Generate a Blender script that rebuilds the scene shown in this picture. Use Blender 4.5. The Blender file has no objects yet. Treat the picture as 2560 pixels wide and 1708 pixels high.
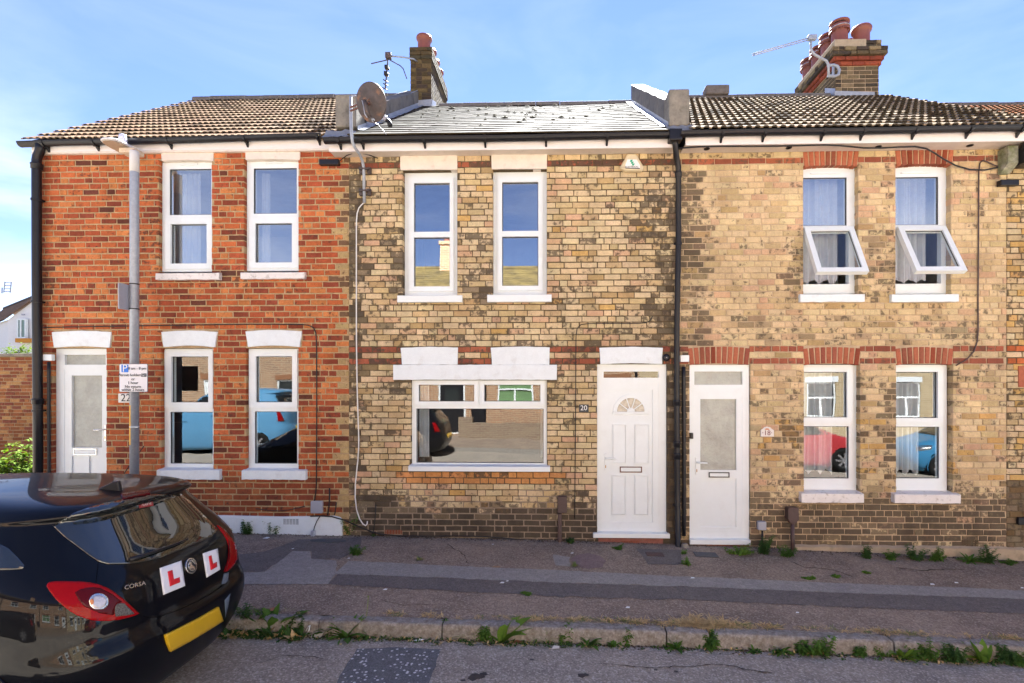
import bpy, bmesh, math, random
import numpy as np
from mathutils import Vector, Matrix, noise
from mathutils.bvhtree import BVHTree
from mathutils.geometry import delaunay_2d_cdt

# ---------------------------------------------------------------- camera, sky, sun, exposure
scene = bpy.context.scene
COL = scene.collection
EYE = 1.965          # camera height above the pavement at the middle house
D = 6.4              # camera to house fronts
F = 1280.0           # focal length in pixels of a 2560-wide frame
PX, PY = 1348.0, 958.0
TH = 0.0279          # slight yaw of the camera against the house fronts
cam_d = bpy.data.cameras.new('camera')
cam = bpy.data.objects.new('camera', cam_d)
COL.objects.link(cam)
cam.location = (0, -D, EYE)
cam.rotation_euler = (math.pi / 2, 0, TH)
cam_d.sensor_width = 36.0
cam_d.lens = F / 2560 * 36
cam_d.shift_x = (1280 - PX) / 2560
cam_d.shift_y = (PY - 854) / 2560
cam_d.clip_end = 2000
scene.camera = cam

SUN_EL, SUN_AZ = math.radians(46), math.radians(3.5)
world = bpy.data.worlds.new('World')
scene.world = world
world.use_nodes = True
wn, wl = world.node_tree.nodes, world.node_tree.links
bg = wn['Background']
sky = wn.new('ShaderNodeTexSky')
sky.sky_type = 'NISHITA'
sky.sun_disc = False
sky.sun_elevation = SUN_EL
sky.sun_rotation = SUN_AZ
sky.altitude = 0
sky.air_density = 1.0
sky.dust_density = 0.0
sky.ozone_density = 3.0
tc = wn.new('ShaderNodeTexCoord')
mp = wn.new('ShaderNodeMapping')
mp.inputs['Scale'].default_value = (1.6, 1.6, 5.5)
wl.new(tc.outputs['Generated'], mp.inputs['Vector'])
nz = wn.new('ShaderNodeTexNoise')
nz.inputs['Scale'].default_value = 1.7
nz.inputs['Detail'].default_value = 7
nz.inputs['Roughness'].default_value = 0.55
nz.inputs['Distortion'].default_value = 0.6
wl.new(mp.outputs['Vector'], nz.inputs['Vector'])
rp = wn.new('ShaderNodeValToRGB')
rp.color_ramp.elements[0].position = 0.39
rp.color_ramp.elements[0].color = (0, 0, 0, 1)
rp.color_ramp.elements[1].position = 0.70
rp.color_ramp.elements[1].color = (0.8, 0.8, 0.8, 1)
wl.new(nz.outputs['Fac'], rp.inputs['Fac'])
sep = wn.new('ShaderNodeSeparateXYZ')
wl.new(tc.outputs['Generated'], sep.inputs['Vector'])
el = wn.new('ShaderNodeMapRange')
el.inputs['From Min'].default_value = 0.02
el.inputs['From Max'].default_value = 0.42
el.inputs['To Min'].default_value = 1.0
el.inputs['To Max'].default_value = 0.10
wl.new(sep.outputs['Z'], el.inputs['Value'])
mu = wn.new('ShaderNodeMath')
mu.operation = 'MULTIPLY'
wl.new(rp.outputs['Color'], mu.inputs[0])
wl.new(el.outputs['Result'], mu.inputs[1])
cmx = wn.new('ShaderNodeMix')
cmx.data_type = 'RGBA'
cmx.inputs['B'].default_value = (4.6, 4.7, 5.0, 1)
wl.new(mu.outputs[0], cmx.inputs['Factor'])
tint = wn.new('ShaderNodeMix')
tint.data_type = 'RGBA'
tint.blend_type = 'MULTIPLY'
tint.inputs['Factor'].default_value = 1.0
tint.inputs['B'].default_value = (0.49, 0.475, 0.60, 1)
wl.new(sky.outputs['Color'], tint.inputs['A'])
wl.new(tint.outputs['Result'], cmx.inputs['A'])
wl.new(cmx.outputs['Result'], bg.inputs['Color'])
bg.inputs['Strength'].default_value = 0.05

sun_d = bpy.data.lights.new('sun', 'SUN')
sun_d.energy = 5.0
sun_d.angle = math.radians(0.5)
sun_d.color = (1.0, 0.99, 0.965)
sun = bpy.data.objects.new('sun', sun_d)
COL.objects.link(sun)
_s = Vector((math.sin(SUN_AZ) * math.cos(SUN_EL), math.cos(SUN_AZ) * math.cos(SUN_EL), math.sin(SUN_EL)))
sun.rotation_euler = _s.to_track_quat('Z', 'Y').to_euler()
sun.location = (1, 12, 14)

scene.view_settings.view_transform = 'Standard'
scene.view_settings.look = 'None'
scene.view_settings.gamma = 1.0
scene.view_settings.exposure = 3.16
scene.cycles.use_denoising = True
scene.cycles.max_bounces = 8
scene.cycles.diffuse_bounces = 4
scene.cycles.glossy_bounces = 4
scene.cycles.transparent_max_bounces = 12
scene.cycles.sample_clamp_indirect = 6

# ---------------------------------------------------------------- geometry of the view
_c, _sn = math.cos(TH), math.sin(TH)
def ray(px, py):
    u, v = (px - PX) / F, (PY - py) / F
    return Vector((-_sn + u * _c, _c + u * _sn, v))
def at(px, py, y=0.0):
    d = ray(px, py)
    t = (y + D) / d.y
    return Vector((d.x * t, y, EYE + d.z * t))
def proj(x, y, z):
    u, dep = x * _c + (y + D) * _sn, -x * _sn + (y + D) * _c
    return PX + F * u / dep, PY - F * (z - EYE) / dep
_gx = [-60, -8, -3.47, 0.15, 1.77, 4.45, 5.7, 9, 60]
_gz = [0.5, 0.14, 0.056, 0, -0.04, -0.125, -0.193, -0.33, -1.2]
def zg(x): return float(np.interp(x, _gx, _gz))
KY = -2.19           # kerb line
OY = -9.0            # opposite kerb line
WY = -11.7           # opposite house fronts
def zpave(x, y): return zg(x) + 0.023 * y
def zroad(x, y):
    t = min(KY - y, y - OY)
    return zg(x) - 0.05 - 0.12 + 0.022 * max(0, t)
def gp(px, py, f=None):
    f = f or zpave
    d = ray(px, py)
    z = 0.0
    for _ in range(12):
        t = (z - EYE) / d.z
        p = Vector((0, -D, EYE)) + d * t
        z = f(p.x, p.y)
    return Vector((p.x, p.y, z))

# ---------------------------------------------------------------- helpers
R = random.Random(7)
def lin(r, g, b, k=1.0):
    o = []
    for c in (r, g, b):
        c /= 255
        o.append((c / 12.92 if c <= 0.04045 else ((c + 0.055) / 1.055) ** 2.4) * k)
    return tuple(o)

MATS = {}
def mat(name, col, rough=0.6, var=0.12, scale=14, bump=0.0, col2=None, spot=0.0, spot_scale=6, spot_col=(0.03, 0.025, 0.02),
        metal=0.0, spec=0.5, coat=0.0, bscale=None, coord='pos', grime=0.0, grain=0.0, soot=None):
    m = bpy.data.materials.new(name)
    m.use_nodes = True
    n, l = m.node_tree.nodes, m.node_tree.links
    p = n['Principled BSDF']
    p.inputs['Roughness'].default_value = rough
    p.inputs['Metallic'].default_value = metal
    p.inputs['Specular IOR Level'].default_value = spec if rough < 0.75 or spec != 0.5 else 0.12   # dry masonry hardly shines
    p.inputs['Coat Weight'].default_value = coat
    p.inputs['Coat Roughness'].default_value = 0.03
    if coord == 'pos':
        src = n.new('ShaderNodeNewGeometry').outputs['Position']
    else:
        src = n.new('ShaderNodeTexCoord').outputs['Object']
    def noise_node(s, d=5, r=0.6):
        t = n.new('ShaderNodeTexNoise')
        t.inputs['Scale'].default_value = s
        t.inputs['Detail'].default_value = d
        t.inputs['Roughness'].default_value = r
        l.new(src, t.inputs['Vector'])
        return t.outputs['Fac']
    if isinstance(col, str):
        if col == 'object':
            oi = n.new('ShaderNodeObjectInfo')
            base, alpha = oi.outputs['Color'], oi.outputs['Alpha']
        else:
            a = n.new('ShaderNodeAttribute')
            a.attribute_name = col
            base, alpha = a.outputs['Color'], a.outputs['Alpha']
    else:
        rgb = n.new('ShaderNodeRGB')
        rgb.outputs[0].default_value = (*col[:3], 1)
        base = rgb.outputs[0]
    if col2:
        mx = n.new('ShaderNodeMix'); mx.data_type = 'RGBA'
        rr = n.new('ShaderNodeMapRange')
        rr.inputs['From Min'].default_value = 0.35
        rr.inputs['From Max'].default_value = 0.65
        l.new(noise_node(scale * 0.35, 6), rr.inputs['Value'])
        l.new(rr.outputs['Result'], mx.inputs['Factor'])
        l.new(base, mx.inputs['A'])
        mx.inputs['B'].default_value = (*col2[:3], 1)
        base = mx.outputs['Result']
    if var:
        hs = n.new('ShaderNodeMapRange')
        hs.inputs['From Min'].default_value = 0.3
        hs.inputs['From Max'].default_value = 0.7
        hs.inputs['To Min'].default_value = 1 - var
        hs.inputs['To Max'].default_value = 1 + var
        l.new(noise_node(scale, 8, 0.7), hs.inputs['Value'])
        vm = n.new('ShaderNodeVectorMath'); vm.operation = 'SCALE'
        l.new(base, vm.inputs[0]); l.new(hs.outputs['Result'], vm.inputs['Scale'])
        base = vm.outputs['Vector']
    if spot:
        mx = n.new('ShaderNodeMix'); mx.data_type = 'RGBA'
        rr = n.new('ShaderNodeMapRange')
        rr.inputs['From Min'].default_value = 0.56
        rr.inputs['From Max'].default_value = 0.70
        rr.inputs['To Max'].default_value = spot
        l.new(noise_node(spot_scale, 7, 0.62), rr.inputs['Value'])
        l.new(rr.outputs['Result'], mx.inputs['Factor'])
        l.new(base, mx.inputs['A'])
        mx.inputs['B'].default_value = (*spot_col, 1)
        base = mx.outputs['Result']
    def scaled(f_, lo, hi, a, b, x):
        t = n.new('ShaderNodeMapRange')
        for k_, q_ in zip(('From Min', 'From Max', 'To Min', 'To Max'), (lo, hi, a, b)): t.inputs[k_].default_value = q_
        l.new(f_, t.inputs['Value'])
        v_ = n.new('ShaderNodeVectorMath'); v_.operation = 'SCALE'
        l.new(x, v_.inputs[0]); l.new(t.outputs['Result'], v_.inputs['Scale'])
        return v_.outputs['Vector']
    if soot:                                    # dark smudges inside a brick, more of them the sootier it is
        def math_(op, x, y):
            t = n.new('ShaderNodeMath'); t.operation = op; t.use_clamp = op == 'MAXIMUM'
            for k_, q_ in enumerate((x, y)):
                if isinstance(q_, (int, float)): t.inputs[k_].default_value = q_
                else: l.new(q_, t.inputs[k_])
            return t.outputs[0]
        th = math_('SUBTRACT', noise_node(15, 6, 0.62), math_('SUBTRACT', 0.66, math_('MULTIPLY', alpha, 0.34)))
        fac = n.new('ShaderNodeMapRange')
        fac.inputs['From Min'].default_value = 0.0; fac.inputs['From Max'].default_value = 0.10; fac.inputs['To Max'].default_value = 0.82
        l.new(th, fac.inputs['Value'])
        mx = n.new('ShaderNodeMix'); mx.data_type = 'RGBA'
        l.new(fac.outputs['Result'], mx.inputs['Factor']); l.new(base, mx.inputs['A'])
        mx.inputs['B'].default_value = (*soot, 1)
        base = mx.outputs['Result']
    if grain: base = scaled(noise_node(130, 4, 0.75), 0.32, 0.68, 1 - grain, 1 + grain, base)
    if grime:                                   # soot and damp that run down across bricks and joints alike
        mpg = n.new('ShaderNodeMapping'); mpg.inputs['Scale'].default_value = (2.6, 2.6, 1.1)
        l.new(src, mpg.inputs['Vector'])
        tg = n.new('ShaderNodeTexNoise'); tg.inputs['Scale'].default_value = 1.0; tg.inputs['Detail'].default_value = 9; tg.inputs['Roughness'].default_value = 0.68
        l.new(mpg.outputs['Vector'], tg.inputs['Vector'])
        base = scaled(tg.outputs['Fac'], 0.36, 0.66, 1 + grime * .35, 1 - grime, base)
    l.new(base, p.inputs['Base Color'])
    if bump:
        b = n.new('ShaderNodeBump')
        b.inputs['Strength'].default_value = bump
        b.inputs['Distance'].default_value = 0.01
        l.new(noise_node(bscale or scale * 3, 6, 0.65), b.inputs['Height'])
        l.new(b.outputs['Normal'], p.inputs['Normal'])
    MATS[name] = m
    return m

class MB:
    def __init__(s):
        s.v, s.f, s.c = [], [], []
    def add(s, verts, faces, col=None):
        o = len(s.v)
        s.v += [tuple(p) for p in verts]
        s.f += [tuple(i + o for i in f) for f in faces]
        s.c += [col] * len(faces)
    def quad(s, a, b, c, d, col=None): s.add([a, b, c, d], [(0, 1, 2, 3)], col)
    def box(s, x0, x1, y0, y1, z0, z1, col=None):
        v = [(x, y, z) for z in (z0, z1) for y in (y0, y1) for x in (x0, x1)]
        s.add(v, [(0, 2, 3, 1), (4, 5, 7, 6), (0, 1, 5, 4), (2, 6, 7, 3), (0, 4, 6, 2), (1, 3, 7, 5)], col)
    def prism(s, poly, y0, y1, col=None):      # poly: (x, z) points, extruded along y
        n = len(poly)
        v = [(x, y0, z) for x, z in poly] + [(x, y1, z) for x, z in poly]
        f = [tuple(range(n)), tuple(range(2 * n - 1, n - 1, -1))]
        f += [((i + 1) % n, i, i + n, (i + 1) % n + n) for i in range(n)]
        s.add(v, f, col)
    def prism_x(s, poly, x0, x1, col=None):    # poly: (y, z) points, extruded along x
        n = len(poly)
        v = [(x0, y, z) for y, z in poly] + [(x1, y, z) for y, z in poly]
        f = [tuple(range(n)), tuple(range(2 * n - 1, n - 1, -1))]
        f += [((i + 1) % n, i, i + n, (i + 1) % n + n) for i in range(n)]
        s.add(v, f, col)
    def tube(s, pts, r, n=8, col=None, cap=True):
        pts = [Vector(p) for p in pts]
        m = len(pts)
        rs = r if isinstance(r, (list, tuple)) else [r] * m
        rings = []
        up = None
        for i, p in enumerate(pts):
            t = (pts[min(i + 1, m - 1)] - pts[max(i - 1, 0)]).normalized()
            if up is None:
                up = Vector((0, 0, 1)) if abs(t.z) < 0.9 else Vector((1, 0, 0))
            a = t.cross(up).normalized()
            b = a.cross(t).normalized()
            up = b
            rings.append([p + (a * math.cos(2 * math.pi * k / n) + b * math.sin(2 * math.pi * k / n)) * rs[i] for k in range(n)])
        v = [q for rg in rings for q in rg]
        f = [(i * n + k, i * n + (k + 1) % n, (i + 1) * n + (k + 1) % n, (i + 1) * n + k) for i in range(m - 1) for k in range(n)]
        if cap:
            f += [tuple(range(n - 1, -1, -1)), tuple((m - 1) * n + k for k in range(n))]
        s.add(v, f, col)
    def lathe(s, prof, M=None, n=20, col=None, cap=True):   # prof: (r, z) about local z
        v = []
        for r, z in prof:
            for k in range(n):
                a = 2 * math.pi * k / n
                p = Vector((r * math.cos(a), r * math.sin(a), z))
                v.append(M @ p if M else p)
        m = len(prof)
        f = [(i * n + k, i * n + (k + 1) % n, (i + 1) * n + (k + 1) % n, (i + 1) * n + k) for i in range(m - 1) for k in range(n)]
        if cap:
            f += [tuple(range(n - 1, -1, -1)), tuple((m - 1) * n + k for k in range(n))]
        s.add(v, f, col)
    def plate(s, rect, holes, y0, y1):          # slab in the facade plane with rectangular holes; rect = x0,x1,z0,z1
        xs = sorted({rect[0], rect[1], *[h[0] for h in holes], *[h[1] for h in holes]})
        zs = sorted({rect[2], rect[3], *[h[2] for h in holes], *[h[3] for h in holes]})
        xs = [x for x in xs if rect[0] - 1e-9 <= x <= rect[1] + 1e-9]
        zs = [z for z in zs if rect[2] - 1e-9 <= z <= rect[3] + 1e-9]
        def solid(i, j):
            if not (0 <= i < len(xs) - 1 and 0 <= j < len(zs) - 1): return False
            cx, cz = (xs[i] + xs[i + 1]) / 2, (zs[j] + zs[j + 1]) / 2
            return not any(h[0] < cx < h[1] and h[2] < cz < h[3] for h in holes)
        for i in range(len(xs) - 1):
            for j in range(len(zs) - 1):
                if not solid(i, j): continue
                a, b, c, d = xs[i], xs[i + 1], zs[j], zs[j + 1]
                s.quad((a, y0, c), (b, y0, c), (b, y0, d), (a, y0, d))
                if y1 > y0:
                    s.quad((b, y1, c), (a, y1, c), (a, y1, d), (b, y1, d))
                    if not solid(i - 1, j): s.quad((a, y1, c), (a, y0, c), (a, y0, d), (a, y1, d))
                    if not solid(i + 1, j): s.quad((b, y0, c), (b, y1, c), (b, y1, d), (b, y0, d))
                    if not solid(i, j - 1): s.quad((a, y1, c), (b, y1, c), (b, y0, c), (a, y0, c))
                    if not solid(i, j + 1): s.quad((a, y0, d), (b, y0, d), (b, y1, d), (a, y1, d))
    def build(s, name, m, parent=None, smooth=False, bevel=0, merge=False, off=None):
        me = bpy.data.meshes.new(name)
        me.from_pydata(s.v, [], s.f)
        if any(c is not None for c in s.c):
            at_ = me.color_attributes.new('col', 'FLOAT_COLOR', 'CORNER')
            arr = []
            for p, c in zip(me.polygons, s.c):
                c = c or (0.5, 0.5, 0.5)
                arr += [c[0], c[1], c[2], c[3] if len(c) > 3 else 0.0] * p.loop_total
            at_.data.foreach_set('color', arr)
        if merge:
            bm = bmesh.new(); bm.from_mesh(me)
            bmesh.ops.remove_doubles(bm, verts=bm.verts, dist=1e-5)
            bm.to_mesh(me); bm.free()
        me.materials.append(m)
        if smooth:
            me.polygons.foreach_set('use_smooth', [True] * len(me.polygons))
        o = bpy.data.objects.new(name, me)
        COL.objects.link(o)
        if parent is not None: adopt(o, parent)
        if bevel:
            b = o.modifiers.new('bevel', 'BEVEL')
            b.width = bevel; b.segments = 2; b.limit_method = 'ANGLE'; b.angle_limit = 0.6
        return o

def adopt(o, parent):
    o.parent = parent
    if parent.type == 'EMPTY':
        o.matrix_parent_inverse = Matrix.Translation(-parent.location)
def tag(o, label, cat, group=None, kind=None):
    o['label'] = label
    o['category'] = cat
    if group: o['group'] = group
    if kind: o['kind'] = kind
    return o
def thing(name, label, cat, loc, group=None):
    o = bpy.data.objects.new(name, None)
    o.empty_display_size = 0.1
    COL.objects.link(o)
    o.location = loc
    return tag(o, label, cat, group)
def struct(o):
    o['kind'] = 'structure'
    return o
def text(name, s, size, loc, rot, m, parent=None, depth=0.002, align='CENTER', sx=1.0, M=None):
    cu = bpy.data.curves.new(name, 'FONT')
    cu.body = s; cu.size = size; cu.extrude = depth
    cu.align_x = align; cu.align_y = 'CENTER'
    cu.resolution_u = 3
    t = bpy.data.objects.new('tmp', cu)
    COL.objects.link(t)
    bpy.context.view_layer.update()
    me = bpy.data.meshes.new_from_object(t.evaluated_get(bpy.context.evaluated_depsgraph_get()))
    bpy.data.objects.remove(t); bpy.data.curves.remove(cu)
    if M is None:
        M = Matrix.Translation(loc) @ Matrix.Rotation(rot[2], 4, 'Z') @ Matrix.Rotation(rot[0], 4, 'X') @ Matrix.Diagonal((sx, 1, 1, 1))
    me.transform(M)
    me.name = name
    me.materials.clear(); me.materials.append(m)
    o = bpy.data.objects.new(name, me)
    COL.objects.link(o)
    if parent is not None: adopt(o, parent)
    return o
FACE = (math.pi / 2, 0, 0)     # lettering that faces the street

# ---------------------------------------------------------------- materials
UPVC = mat('white_upvc', (0.75, 0.80, 0.80), 0.28, 0.03, 5, spot=0.10, spot_scale=4, spot_col=(0.45, 0.42, 0.36))
PAINT = mat('white_masonry_paint', (0.74, 0.79, 0.80), 0.55, 0.05, 9, 0.25, spot=0.22, spot_scale=7, spot_col=(0.40, 0.36, 0.30), grain=.05)
PAINTOLD = mat('weathered_white_paint', (0.74, 0.70, 0.66), 0.6, 0.08, 9, 0.3, spot=0.6, spot_scale=13, spot_col=(0.20, 0.16, 0.12))
CREAM = mat('cream_render_paint', (0.72, 0.64, 0.55), 0.6, 0.08, 8, 0.2, spot=0.3, spot_scale=9, spot_col=(0.36, 0.27, 0.2))
FASCIA = mat('white_fascia_board', (0.78, 0.74, 0.72), 0.4, 0.05, 5, spot=0.15, spot_scale=5, spot_col=(0.4, 0.3, 0.22))
BLACKP = mat('black_plastic', (0.010, 0.010, 0.013), 0.38, 0.25, 10, spec=0.35)
BLACKM = mat('matt_black', (0.012, 0.012, 0.013), 0.6, 0.2, 20)
GREYP = mat('grey_plastic', (0.36, 0.37, 0.42), 0.4, 0.05, 10)
GALV = mat('galvanised_steel', (0.33, 0.36, 0.41), 0.45, 0.14, 22, metal=0.25, spot=0.25, spot_scale=18, spot_col=(0.5, 0.52, 0.55))
RUST = mat('rusty_metal', (0.085, 0.068, 0.065), 0.6, 0.2, 18, 0.2, col2=(0.05, 0.037, 0.034), spot=0.6, spot_scale=9, spot_col=(0.30, 0.13, 0.05))
CONC = mat('weathered_concrete', (0.27, 0.245, 0.20), 0.85, 0.2, 16, 0.5, col2=(0.18, 0.165, 0.14), spot=0.7, spot_scale=8, spot_col=(0.06, 0.055, 0.045))
CONCR = mat('grey_render', (0.22, 0.195, 0.165), 0.85, 0.15, 9, 0.4, col2=(0.16, 0.15, 0.14), spot=0.6, spot_scale=5, spot_col=(0.07, 0.065, 0.06))
LEAD = mat('lead_flashing', (0.34, 0.36, 0.40), 0.4, 0.2, 10, 0.3, spot=0.4, spot_scale=9, spot_col=(0.5, 0.5, 0.5))
TERRA = mat('terracotta', (0.20, 0.06, 0.042), 0.5, 0.12, 12, 0.1, spot=0.35, spot_scale=8, spot_col=(0.12, 0.05, 0.035))
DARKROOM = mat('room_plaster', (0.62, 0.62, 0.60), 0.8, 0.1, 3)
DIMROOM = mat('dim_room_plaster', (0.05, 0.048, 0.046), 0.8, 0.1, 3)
NET = mat('net_curtain', (0.78, 0.79, 0.80), 0.8, 0.12, 30)
BROWN = mat('brown_painted_steel', (0.075, 0.045, 0.04), 0.5, 0.2, 20, spot=0.4, spot_scale=20)
KERBM = mat('granite_kerb', (0.31, 0.295, 0.27), 0.8, 0.3, 60, 0.6, col2=(0.19, 0.165, 0.135), spot=0.5, spot_scale=30, spot_col=(0.45, 0.43, 0.4))
CEMENT = mat('cement', (0.40, 0.32, 0.22), 0.85, 0.12, 12, 0.4, spot=0.5, spot_scale=7, spot_col=(0.20, 0.17, 0.11))
DARKTXT = mat('black_print', (0.01, 0.01, 0.012), 0.5, 0.0)

def glass(name, ior=1.75, tint=(0.9, 0.93, 0.92), rough=0.0, wob=0.0):
    m = bpy.data.materials.new(name)
    m.use_nodes = True
    n, l = m.node_tree.nodes, m.node_tree.links
    n.remove(n['Principled BSDF'])
    tr = n.new('ShaderNodeBsdfTransparent'); tr.inputs['Color'].default_value = (*tint, 1)
    gl = n.new('ShaderNodeBsdfGlossy'); gl.inputs['Roughness'].default_value = rough
    fr = n.new('ShaderNodeFresnel'); fr.inputs['IOR'].default_value = ior
    if wob:
        g = n.new('ShaderNodeNewGeometry')
        t = n.new('ShaderNodeTexNoise'); t.inputs['Scale'].default_value = 2.2; t.inputs['Detail'].default_value = 1
        l.new(g.outputs['Position'], t.inputs['Vector'])
        b = n.new('ShaderNodeBump'); b.inputs['Strength'].default_value = wob; b.inputs['Distance'].default_value = 0.01
        l.new(t.outputs['Fac'], b.inputs['Height'])
        l.new(b.outputs['Normal'], gl.inputs['Normal'])
    mx = n.new('ShaderNodeMixShader')
    gg = n.new('ShaderNodeNewGeometry')
    inv = n.new('ShaderNodeMath'); inv.operation = 'SUBTRACT'; inv.inputs[0].default_value = 1.0
    l.new(gg.outputs['Backfacing'], inv.inputs[1])
    mf = n.new('ShaderNodeMath'); mf.operation = 'MULTIPLY'
    l.new(fr.outputs[0], mf.inputs[0]); l.new(inv.outputs[0], mf.inputs[1])
    l.new(mf.outputs[0], mx.inputs[0]); l.new(tr.outputs[0], mx.inputs[1]); l.new(gl.outputs[0], mx.inputs[2])
    l.new(mx.outputs[0], n['Material Output'].inputs['Surface'])
    return m
GLASS = glass('window_glass', 2.15, tint=(0.95, 0.97, 0.97), wob=0.10)
GLASSUP = glass('coated_upper_window_glass', 4.8, tint=(0.95, 0.97, 0.97), wob=0.06)
FROST = mat('frosted_glass', (0.36, 0.37, 0.32), 0.12, 0.22, 5, 1.0, bscale=30, spec=0.9)

# brick and tile materials: single pieces take their object colour, the joined mass its stored colour
def pair(name, **k):
    return mat(name, 'object', **k), mat(name + '_mass', 'col', **k)
BR22, BR22M = pair('orange_red_brick', rough=0.8, grime=.30, grain=.2, soot=(.11, .05, .035), var=0.2, scale=26, bump=0.5)
BR20, BR20M = pair('yellow_stock_brick', rough=0.85, grime=.30, grain=.2, soot=(.085, .068, .05), var=0.15, scale=30, bump=0.6)
BR18, BR18M = pair('pale_stock_brick', rough=0.85, grime=.25, grain=.18, soot=(.11, .085, .058), var=0.13, scale=30, bump=0.6)
CHB, CHBM = pair('sooty_chimney_brick', rough=0.85, var=0.25, scale=30, bump=0.6, spot=0.5, spot_scale=12, spot_col=(0.06, 0.05, 0.04))
TL22, TL22M = pair('tan_roof_tile', rough=0.95, spec=0.02, var=0.2, scale=22, bump=0.4, spot=0.45, spot_scale=10, spot_col=(0.07, 0.055, 0.04))
TL18, TL18M = pair('lichened_roof_tile', rough=0.95, spec=0.02, var=0.3, scale=26, bump=0.5, spot=0.65, spot_scale=12, spot_col=(0.05, 0.042, 0.032))
SLATE, SLATEM = pair('roof_slate', rough=0.85, spec=0.01, var=0.25, scale=14, bump=0.25, spot=0.45, spot_scale=9, spot_col=(0.05, 0.05, 0.045), grime=.35)
MORT22 = mat('tan_mortar', (0.42, 0.30, 0.165), 0.9, 0.25, 18, 0.6, spot=0.30, spot_scale=5, spot_col=(0.24, 0.15, 0.08))
MORT20 = mat('grey_brown_mortar', (0.115, 0.085, 0.05), 0.9, 0.3, 14, 0.6, spot=0.45, spot_scale=3.5, spot_col=(0.24, 0.18, 0.11))
MORT18 = mat('pale_mortar', (0.52, 0.39, 0.25), 0.9, 0.15, 14, 0.6, grime=.25, spot=0.25, spot_scale=4, spot_col=(0.28, 0.20, 0.13))
# ---------------------------------------------------------------- ground, road, pavement
def sheet(name, m, xs, ys, zf, kind='structure'):
    mb = MB()
    v = [(x, y, zf(x, y)) for y in ys for x in xs]
    n = len(xs)
    f = [(j * n + i, j * n + i + 1, (j + 1) * n + i + 1, (j + 1) * n + i) for j in range(len(ys) - 1) for i in range(n - 1)]
    mb.add(v, f)
    o = mb.build(name, m, smooth=True)
    o['kind'] = kind
    return o

def tarmac(name, base, chips, rough=0.9, chip_amt=0.5, patch=(0.06, 0.05, 0.05), chip_scale=150, patch_amt=0.5, big=0.0):
    m = bpy.data.materials.new(name)
    m.use_nodes = True
    n, l = m.node_tree.nodes, m.node_tree.links
    p = n['Principled BSDF']
    p.inputs['Roughness'].default_value = rough
    p.inputs['Specular IOR Level'].default_value = 0.15
    g = n.new('ShaderNodeNewGeometry').outputs['Position']
    def nz_(s, d=6, r=0.6):
        t = n.new('ShaderNodeTexNoise'); t.inputs['Scale'].default_value = s
        t.inputs['Detail'].default_value = d; t.inputs['Roughness'].default_value = r
        l.new(g, t.inputs['Vector']); return t.outputs['Fac']
    def mr(x, a, b, c, d):
        t = n.new('ShaderNodeMapRange')
        for k, q in zip(('From Min', 'From Max', 'To Min', 'To Max'), (a, b, c, d)): t.inputs[k].default_value = q
        l.new(x, t.inputs['Value']); return t.outputs['Result']
    def mix(f, a, b):
        t = n.new('ShaderNodeMix'); t.data_type = 'RGBA'
        l.new(f, t.inputs['Factor'])
        for k, q in (('A', a), ('B', b)):
            if isinstance(q, tuple): t.inputs[k].default_value = (*q, 1)
            else: l.new(q, t.inputs[k])
        return t.outputs['Result']
    c = mix(mr(nz_(1.3), 0.38, 0.66, 0, patch_amt), base, patch)
    c = mix(mr(nz_(7.0), 0.45, 0.7, 0, 0.35), c, tuple(q * 1.45 for q in base))
    c = mix(mr(nz_(26.0, 8, .75), 0.42, 0.62, 0, 0.5), c, tuple(q * 0.55 for q in base))
    v = n.new('ShaderNodeTexVoronoi'); v.inputs['Scale'].default_value = chip_scale
    l.new(g, v.inputs['Vector'])
    sepc = n.new('ShaderNodeSeparateColor'); l.new(v.outputs['Color'], sepc.inputs[0])
    c = mix(mr(sepc.outputs[0], 0.55, 1.0, 0, chip_amt), c, chips)
    c = mix(mr(sepc.outputs[1], 0.6, 1.0, 0, 0.45), c, tuple(q * 0.35 for q in base))
    if big:
        v2 = n.new('ShaderNodeTexVoronoi'); v2.inputs['Scale'].default_value = 34
        l.new(g, v2.inputs['Vector'])
        s2 = n.new('ShaderNodeSeparateColor'); l.new(v2.outputs['Color'], s2.inputs[0])
        a = mr(s2.outputs[0], 0.62, 0.66, 0, big)
        b_ = mr(v2.outputs['Distance'], 0.30, 0.42, 1, 0)
        mm = n.new('ShaderNodeMath'); mm.operation = 'MULTIPLY'
        l.new(a, mm.inputs[0]); l.new(b_, mm.inputs[1])
        c = mix(mm.outputs[0], c, (0.62, 0.63, 0.64))
    # tiny pale flecks of grit
    v3 = n.new('ShaderNodeTexVoronoi'); v3.inputs['Scale'].default_value = 42
    l.new(g, v3.inputs['Vector'])
    s3 = n.new('ShaderNodeSeparateColor'); l.new(v3.outputs['Color'], s3.inputs[0])
    a = mr(s3.outputs[2], 0.955, 0.96, 0, 0.7); b_ = mr(v3.outputs['Distance'], 0.12, 0.2, 1, 0)
    mm = n.new('ShaderNodeMath'); mm.operation = 'MULTIPLY'
    l.new(a, mm.inputs[0]); l.new(b_, mm.inputs[1])
    c = mix(mm.outputs[0], c, (0.45, 0.43, 0.42))
    l.new(c, p.inputs['Base Color'])
    b = n.new('ShaderNodeBump'); b.inputs['Strength'].default_value = 0.7; b.inputs['Distance'].default_value = 0.006
    l.new(nz_(chip_scale * 0.8, 3, 0.7), b.inputs['Height'])
    l.new(b.outputs['Normal'], p.inputs['Normal'])
    return m
ROADM = tarmac('road_tarmac', (0.36, 0.315, 0.255), (0.62, 0.57, 0.50), patch=(0.19, 0.175, 0.16), patch_amt=0.8, chip_scale=85, chip_amt=0.6)
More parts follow.
